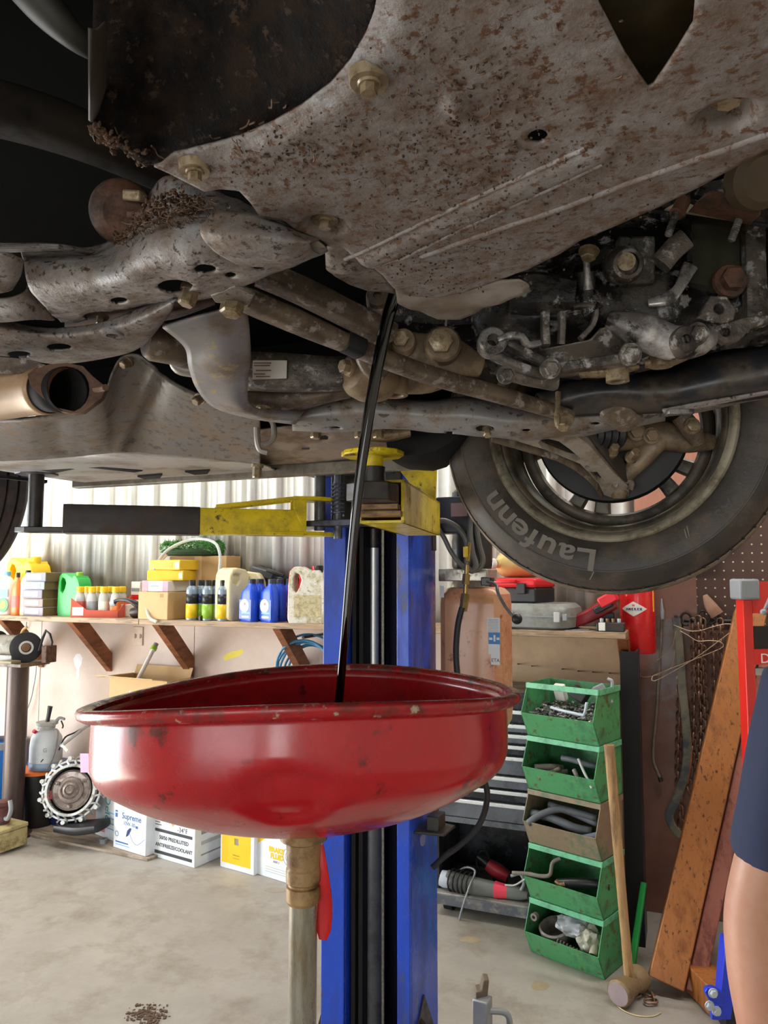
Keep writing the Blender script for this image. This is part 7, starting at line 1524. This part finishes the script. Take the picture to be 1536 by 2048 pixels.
cq = at(1452, 2035, D=DH + .05); obj('caster', lathe(nb(), [(0, -.02), (.05, -.02), (.05, .02), (0, .02)], V(cq.x, cq.y, .0505), tuple(SIDE), n=24), P['black'], t, True); obj('caster_stem', cyl(nb(), V(cq.x, cq.y, .05), V(cq.x, cq.y, .20), .012, n=12), P['silver'], t, True)
# red shop press post at the edge of the frame
DP = 2.75; t = thing('shop_press', 'red shop press upright with a grey cap at the right edge', 'press', (at(1560, 1600, D=DP).x, at(1560, 1600, D=DP).y, 0)); Mpr = mat('press_red', '#d8291f', .35, var=.05, coat=.2)
def bxv(name, u0, u1, z0, z1, D0, dp, m, **k):
    a, c = at(u0, 1400, D=D0), at(u1, 1400, D=D0); b = nb(); plate(b, [V(a.x, a.y, z0), V(c.x, c.y, z0), V(c.x, c.y, z1), V(a.x, a.y, z1)], VIEW * dp); return obj(name, b, m, t, True, **k)
zc_ = at(1510, 1158, D=DP).z; zc2 = at(1510, 1200, D=DP).z
bxv('upright', 1494, 1513, 0, zc2, DP, .06, Mpr, bevel=.003); bxv('upright', 1640, 1660, 0, zc2, DP, .06, Mpr); bxv('end_cap', 1489, 1530, zc2, zc_, DP - .01, .09, P['grey'], bevel=.008); bxv('top_beam', 1513, 1640, zc2 - .05, zc_ - .01, DP, .06, Mpr); bxv('cross_beam', 1512, 1640, at(1510, 1330, D=DP).z, at(1510, 1300, D=DP).z, DP, .05, Mpr); bxv('dark_panel', 1513, 1640, at(1510, 1300, D=DP).z, at(1510, 1255, D=DP).z, DP + .03, .03, P['black']); bxv('pale_strip', 1513, 1640, at(1510, 1352, D=DP).z, at(1510, 1338, D=DP).z, DP + .01, .03, P['lgrey']); bxv('base_rail', 1480, 1670, 0, .05, DP - .1, .26, Mpr)
p = at(1531, 1326, D=DP - .002); text('D', .05, Matrix.Translation(-t.location) @ facing(p, tuple(SIDE), ZZ), P['white'], t, 'print'); obj('crank_pin', tube(nb(), drow([(1528, 1222, DP - .02), (1540, 1195, DP - .02)]), .006, n=8), P['grey'], t, True); b = nb(); bmesh.ops.create_uvsphere(b, u_segments=16, v_segments=10, radius=.012, matrix=Matrix.Translation(at(1527, 1224, D=DP - .02))); obj('crank_knob', b, P['grey'], t, True)
# jack stand at the bottom of the frame
JD = 2.35; jp = at(965, 2048, D=JD); t = thing('jack_stand', 'grey jack stand with a notched saddle, bottom of the picture', 'jack stand', (jp.x, jp.y, 0)); zj = at(960, 2010, D=JD).z
obj('ratchet_post', box(nb(), V(jp.x, jp.y, zj / 2 + .06), (.05, .05, zj + .02 - .1), Euler((0, 0, YAW - .5))), mat('silver_post', '#9a9da0', .4, metal=.4, var=.1), t, True, bevel=.004)
b = nb(); s_ = SIDE * .7 + VIEW * .3; c = V(jp.x, jp.y, zj + .01)
plate(b, [c - s_ * .03, c + s_ * .025, c + s_ * .035 + V(0, 0, .055), c + s_ * .008 + V(0, 0, .06), c - s_ * .002 + V(0, 0, .03), c - s_ * .03 + V(0, 0, .03)], VIEW * .045); obj('saddle', b, mat('rusty_saddle', '#6b5f50', .55, var=.15), t, True, bevel=.004)
obj('handle', tube(nb(), [c + SIDE * .02 - V(0, 0, .03), c + SIDE * .07 - V(0, 0, .035), c + SIDE * .085 - V(0, 0, .06), c + SIDE * .08 - V(0, 0, .1)], .010, n=10), P['grey'], t, True)
for k in range(4):
    a = PI / 4 + k * PI / 2 + YAW; f = V(jp.x + math.cos(a) * .10, jp.y + math.sin(a) * .10, .006); obj('leg', sweep(nb(), [V(jp.x + math.cos(a) * .02, jp.y + math.sin(a) * .02, .13), f], [(.03, .012), (.03, .012)], sm=1), P['grey'], t, True)
# ---- things hanging on the brown wall
WY = WALL - .05
t = thing('bent_rod', 'long bent steel rod hanging on the brown panel', 'rod', at(1325, 1220, Y=WY - .03)); obj('rod', tube(nb(), [at(1324, 1235, Y=WY - .03), at(1320, 1300, Y=WY - .025), at(1315, 1400, Y=WY - .02), at(1309, 1470, Y=WY - .02), at(1306, 1515, Y=WY - .02), at(1313, 1540, Y=WY - .02), at(1321, 1558, Y=WY - .02)], .0075, n=10, sm=3), mat('rusty_bright_rod', '#8a7f72', .4, metal=.4, var=.25, scale=30), t, True); obj('socket_end', lathe(nb(), [(0, 0), (.009, 0), (.012, .04), (.008, .06), (.004, .1), (0, .1)], at(1324, 1240, Y=WY - .03), (0, 0, 1), n=14), P['grey'], t, True); obj('tip', cyl(nb(), at(1319, 1554, Y=WY - .02), at(1322, 1563, Y=WY - .02), .0095, n=12), M_dk, t, True); obj('wall_hook', cyl(nb(), at(1327, 1240, Y=WY), at(1325, 1240, Y=WY - .05), .004, n=8), M_dk, t, True)
hk = thing('chain_hook', 'dark steel hook rail holding the hanging chains', 'hook', at(1400, 1235, Y=WY)); ra, rb = at(1345, 1240, Y=WY - .035), at(1465, 1240, Y=WY - .035)
obj('rail', cyl(nb(), ra, V(rb.x, rb.y, ra.z), .010, n=12), M_dk, hk, True)
for u in (1352, 1405, 1458): q = at(u, 1240, Y=WY - .035); obj('rail_bracket', box2(nb(), (q.x - .008, q.y, ra.z - .02), (q.x + .008, WALL - .034, ra.z + .02)), M_dk, hk, True)
M_ch = mat('rusty_chain', '#8a6a56', .5, metal=.4, var=.25, scale=30, dirt='#4d382d', amount=.35, dscale=40); b = nb(); LK = .024; pts = []
for k in range(17):
    a = 2 * PI * k / 16; pts.append(V(math.cos(a) * .0125, 0, math.sin(a) * .0125 + (.011 if math.sin(a) > 0 else -.011)))
tube(b, pts, .0046, n=6, sm=1, caps=False); lm_ = obj('link', b, M_ch); link_mesh = lm_.data; bpy.data.objects.remove(lm_)
def chain(label, path, name='hanging_chain', scale=1.0, grp='chains on the brown wall'):
    P_ = cr(path, 8); seg = [0]
    for a, c in zip(P_[:-1], P_[1:]): seg.append(seg[-1] + (c - a).length)
    t = thing(name, label, 'chain', P_[0], 0, grp); n = int(seg[-1] / (LK * 1.25 * scale)); j = 0
    for k in range(n):
        s = (k + .5) * seg[-1] / n
        while seg[j + 1] < s: j += 1
        f = (s - seg[j]) / (seg[j + 1] - seg[j]); p = P_[j].lerp(P_[j + 1], f); d = (P_[j + 1] - P_[j]).normalized(); x_, y_, _ = frame(d)
        if abs(d.z) > .5: x_ = V(1, 0, 0).cross(d).cross(d).normalized() * -1; y_ = d.cross(x_)
        if k % 2: x_, y_ = y_, -x_
        o = bpy.data.objects.new('link', link_mesh); COL.objects.link(o); o.parent = t
        o.matrix_local = Matrix(((x_.x, y_.x, d.x, p.x - P_[0].x), (x_.y, y_.y, d.y, p.y - P_[0].y), (x_.z, y_.z, d.z, p.z - P_[0].z), (0, 0, 0, 1))) @ Matrix.Scale(scale, 4)
    return t
def cw(pts, dy=0): return [at(u, v, Y=WY - .05 - dy) for u, v in pts]
chain('rusty chain strand hanging leftmost, behind the strap', cw([(1360, 1240), (1360, 1330), (1359, 1430), (1356, 1520), (1358, 1600), (1362, 1655)])); chain('rusty chain looped with its end turned up, centre of the hanging chains', cw([(1385, 1240), (1388, 1330), (1388, 1430), (1384, 1500), (1376, 1560), (1380, 1586), (1392, 1570), (1398, 1510), (1402, 1450), (1400, 1400)], .02)); chain('rusty chain strand just right of the looped one', cw([(1405, 1240), (1406, 1330), (1410, 1430), (1416, 1510), (1422, 1560), (1428, 1600)], .01)); chain('dark rusty chain strand beside the orange post', cw([(1425, 1240), (1428, 1340), (1432, 1430), (1440, 1500), (1448, 1560)], .0)); chain('rusty chain strand hanging farthest from the strap', cw([(1440, 1240), (1444, 1330), (1448, 1410), (1452, 1480), (1455, 1540)], .02)); chain('short chain strand tangled at the hook rail', cw([(1396, 1235), (1398, 1290), (1397, 1340), (1398, 1400)], .04))
q = [V(p.x, p.y, .012) for p in (at(1262, 1985, Z=.01), at(1275, 1990, Z=.01), at(1290, 1985, Z=.01), at(1302, 1992, Z=.01), at(1306, 2002, Z=.01), at(1294, 2004, Z=.01))]; chain('rusty chain lying on the floor by the hammer head', q, 'floor_chain', 1.0, None)
t = thing('leather_strap', 'long worn strap hanging from the rail beside the chains', 'strap', cw([(1350, 1240)])[0]); obj('strap', sweep(nb(), cw([(1352, 1236), (1358, 1290), (1364, 1370), (1372, 1450), (1374, 1510), (1366, 1560), (1350, 1605), (1338, 1630), (1346, 1655), (1362, 1672)], .04), [(.036, .005)] * 10, up=(0, 1, 0), sm=4), mat('olive_strap', '#6f6a55', .6, var=.15, dirt='#454a4e', amount=.4, dscale=10), t, True); obj('strap_facing', sweep(nb(), cw([(1377, 1462), (1380, 1510), (1374, 1550), (1364, 1580)], .036), [(.02, .004)] * 4, up=(0, 1, 0), sm=4), mat('orange_facing', '#b5532a', .55), t, True)
t = thing('shackle_cluster', 'rusty shackles and a hook bunched above the hanging chains', 'shackle', at(1420, 1215, Y=WY - .05))
for k, (u, v, r_) in enumerate(((1372, 1238, .022), (1407, 1236, .026), (1420, 1232, .028), (1432, 1240, .02))): obj('shackle', tube(nb(), [at(u, v, Y=WY - .06) + V(math.cos(a) * r_, .004 * k, math.sin(a) * r_ * 1.3) for a in [j * PI / 8 for j in range(17)]], .0055, n=8, sm=1), M_dk, t, True)
obj('tag_rag', sweep(nb(), [at(1410, 1190, Y=WY - .05), at(1420, 1210, Y=WY - .055), at(1434, 1230, Y=WY - .05)], [(.02, .02), (.05, .03), (.06, .02)], up=(0, 1, 0), sm=3), mat('pinkish_rag', '#a07c66', .7, var=.2), t, True); obj('lower_hook', tube(nb(), [at(1420, 1565, Y=WY - .06), at(1426, 1585, Y=WY - .06), at(1436, 1605, Y=WY - .06), at(1430, 1612, Y=WY - .06), at(1418, 1600, Y=WY - .06), at(1412, 1570, Y=WY - .06)], .011, n=8), M_dk, t, True)
hh = [(1347, 1250), (1362, 1256), (1380, 1262), (1402, 1261), (1424, 1254), (1450, 1248), (1466, 1250), (1466, 1260), (1440, 1280), (1400, 1310), (1360, 1335), (1310, 1362), (1306, 1352), (1330, 1342), (1380, 1322), (1430, 1302), (1447, 1292), (1440, 1284), (1420, 1281), (1395, 1282), (1375, 1270), (1360, 1262)]
t = obj('wire_hanger', tube(nb(), [at(u, v, Y=WY - .13) for u, v in hh], .0022, n=6, sm=3), mat('bare_wire', '#b09a80', .4, metal=.4)); tag(t, 'bent wire coat hanger hanging in front of the chains', 'coat hanger')
t = obj('thin_wire', tube(nb(), [at(u, v, Y=WY - .10) for u, v in ((1352, 1262), (1340, 1300), (1300, 1330), (1280, 1350), (1300, 1353), (1340, 1338), (1350, 1300))], .0015, n=6, sm=5), bpy.data.materials['bare_wire']); tag(t, 'thin looped wire dangling beside the coat hanger', 'wire')
t = obj('floor_wire', tube(nb(), [V(*at(u, v, Z=.002).xy, .003) for u, v in ((1220, 1988), (1228, 2005), (1248, 2022), (1275, 2032), (1305, 2033), (1322, 2026))], .0018, n=6, sm=5), mat('straw_coloured_wire', '#cbb98a', .5)); tag(t, 'thin straw-coloured wire curling on the floor by the hammer', 'wire')

# ================================================================ person at the right edge: navy T-shirt, bare arm
Mskin = mat('skin', '#c99a80', .5, var=.06, scale=8, dirt='#b98068', amount=.35, dscale=7, soft=.4); Mnav = mat('navy_cotton', '#2d3550', .85, var=.12, scale=12); Mjean = mat('dark_work_trousers', '#23252b', .85, var=.1); Mboot = mat('work_boot', '#2b211a', .6); Mhair = mat('dark_hair', '#2a1e17', .7)
PD_ = 1.28
sh_ = at(1600, 1395, D=PD_); el = at(1496, 1850, D=PD_ - .02); wrp = at(1545, 2230, D=PD_ - .08)
base = V(sh_.x, sh_.y, 0) + SIDE * .17
person = thing('person', 'person in a navy T-shirt at the right edge, bare arm hanging', 'person', (base.x, base.y, 0))
def figure(name, joints, edges, m, parent, sub=2, root=0):
    me = bpy.data.meshes.new(name); me.from_pydata([tuple(TM[parent.name].inverted() @ Vector(j[0])) for j in joints], edges, [])
    o = bpy.data.objects.new(name, me); COL.objects.link(o); o.parent = parent; me.materials.append(m)
    sk = o.modifiers.new('body', 'SKIN'); sk.use_smooth_shade = True
    if not me.skin_vertices: me.attributes  # layer is made with the modifier
    for i, j in enumerate(joints):
        sv = me.skin_vertices[0].data[i]; sv.radius = (j[1], j[2] if len(j) > 2 else j[1]); sv.use_root = (i == root)
    sb = o.modifiers.new('smooth', 'SUBSURF'); sb.levels = sub; sb.render_levels = sub
    TM[o.name] = TM[parent.name]; return o
def B_(s, f, z): return base + SIDE * s + VIEW * f + V(0, 0, z)      # side, forward, up
sl = B_(-.17, 0, sh_.z); ext = (el - sl)
R_sh = B_(.19, 0, sh_.z)
J = [(B_(0, 0, .93), .13, .10), (B_(0, 0, 1.08), .125, .095), (B_(0, 0, 1.24), .15, .105), (B_(0, 0, 1.37), .13, .09), (B_(0, .0, 1.45), .055), (B_(0, .01, 1.50), .05), (B_(0, .02, 1.57), .075, .085), (B_(0, .015, 1.65), .082, .095), (B_(0, .01, 1.71), .055, .065),
     (sl + V(0, 0, -.01), .056), (sl.lerp(el, .5), .046), (el + V(0, 0, .02), .043), (el.lerp(wrp, .3), .046), (el.lerp(wrp, .7), .036), (wrp, .026), (wrp + V(0, 0, -.05) + VIEW * .01, .034, .018),
     (R_sh, .062), (R_sh + V(.03, 0, -.28), .045), (R_sh + V(.03, -.0, -.28) + VIEW * .2 + V(0, 0, -.1), .034), (R_sh + V(.0, 0, -.40) + VIEW * .28, .03, .02),
     (B_(-.09, 0, .86), .095), (B_(-.10, .01, .50), .062), (B_(-.10, .0, .10), .042), (B_(-.10, .08, .05), .04), (B_(.09, 0, .86), .095), (B_(.10, .02, .50), .062), (B_(.11, .0, .10), .042), (B_(.11, .08, .05), .04)]
E_s = [(0, 1), (1, 2), (2, 3), (3, 4), (4, 5), (5, 6), (6, 7), (7, 8), (3, 9), (9, 10), (10, 11), (11, 12), (12, 13), (13, 14), (14, 15), (3, 16), (16, 17), (17, 18), (18, 19), (0, 20), (20, 21), (21, 22), (22, 23), (0, 24), (24, 25), (25, 26), (26, 27)]
body = figure('body', J, E_s, Mskin, person)
hp = wrp + V(0, 0, -.075) + VIEW * .015
for k, (off, ln) in enumerate(((-.03, .065), (-.011, .078), (.009, .074), (.028, .058))):
    p = hp + VIEW * off; figure('finger', [(p + V(0, 0, .02), .0095), (p + V(0, 0, -ln * .4), .009), (p + V(0, 0, -ln * .75) + SIDE * .008, .0082), (p + V(0, 0, -ln) + SIDE * .02, .0068)], [(0, 1), (1, 2), (2, 3)], Mskin, body, 1)
p = wrp + V(0, 0, -.04) + VIEW * .03; figure('thumb', [(p, .0105), (p + VIEW * .022 + V(0, 0, -.025), .0105), (p + VIEW * .03 + V(0, 0, -.055), .0085)], [(0, 1), (1, 2)], Mskin, body, 1)
# T-shirt, trousers, boots, hair
hem = sl.lerp(el, .78)
ts = figure('t_shirt', [(B_(0, 0, .90), .155, .125), (B_(0, 0, 1.08), .15, .12), (B_(0, 0, 1.24), .17, .125), (B_(0, 0, 1.375), .145, .105), (B_(0, 0, 1.43), .072), (sl + V(0, 0, 0), .078), (sl.lerp(el, .42), .063), (hem, .060), (R_sh, .078), (R_sh + V(.02, 0, -.16), .068)], [(0, 1), (1, 2), (2, 3), (3, 4), (3, 5), (5, 6), (6, 7), (3, 8), (8, 9)], Mnav, person)
figure('trousers', [(B_(0, 0, .95), .15, .12), (B_(0, 0, .88), .14, .12), (B_(-.09, 0, .80), .105), (B_(-.10, .01, .50), .08), (B_(-.10, .0, .14), .065), (B_(.09, 0, .80), .105), (B_(.10, .02, .50), .08), (B_(.11, 0, .14), .065)], [(0, 1), (1, 2), (2, 3), (3, 4), (1, 5), (5, 6), (6, 7)], Mjean, person)
for s in (-.10, .11): figure('boot', [(B_(s, -.03, .055), .05), (B_(s, .06, .048), .048), (B_(s, .15, .04), .04)], [(0, 1), (1, 2)], Mboot, person)
figure('hair', [(B_(0, -.03, 1.60), .07), (B_(0, -.02, 1.68), .09, .1), (B_(0, .0, 1.735), .07, .085)], [(0, 1), (1, 2)], Mhair, person)
b = nb(); fc_ = B_(0, .095, 1.615)
lathe(b, [(0, .03), (.012, .02), (.016, -.008), (.01, -.014), (0, -.014)], fc_, (0, 0, 1), n=12); obj('nose', b, Mskin, body, True)
for s in (-.03, .03):
    b = nb(); bmesh.ops.create_uvsphere(b, u_segments=12, v_segments=8, radius=.011, matrix=Matrix.Translation(B_(s, .083, 1.645))); obj('eye', b, P['white'], body, True)
for s in (-.083, .083):
    b = nb(); bmesh.ops.create_uvsphere(b, u_segments=12, v_segments=8, radius=1, matrix=Matrix.Translation(B_(s, .01, 1.625)) @ Matrix.Rotation(YAW, 4, 'Z') @ Matrix.Diagonal((.012, .02, .032, 1))); obj('ear', b, Mskin, body, True)
obj('mouth', sweep(nb(), [B_(-.022, .088, 1.575), B_(0, .094, 1.573), B_(.022, .088, 1.575)], [(.006, .01)] * 3), mat('lips', '#a8675a', .5), body, True)
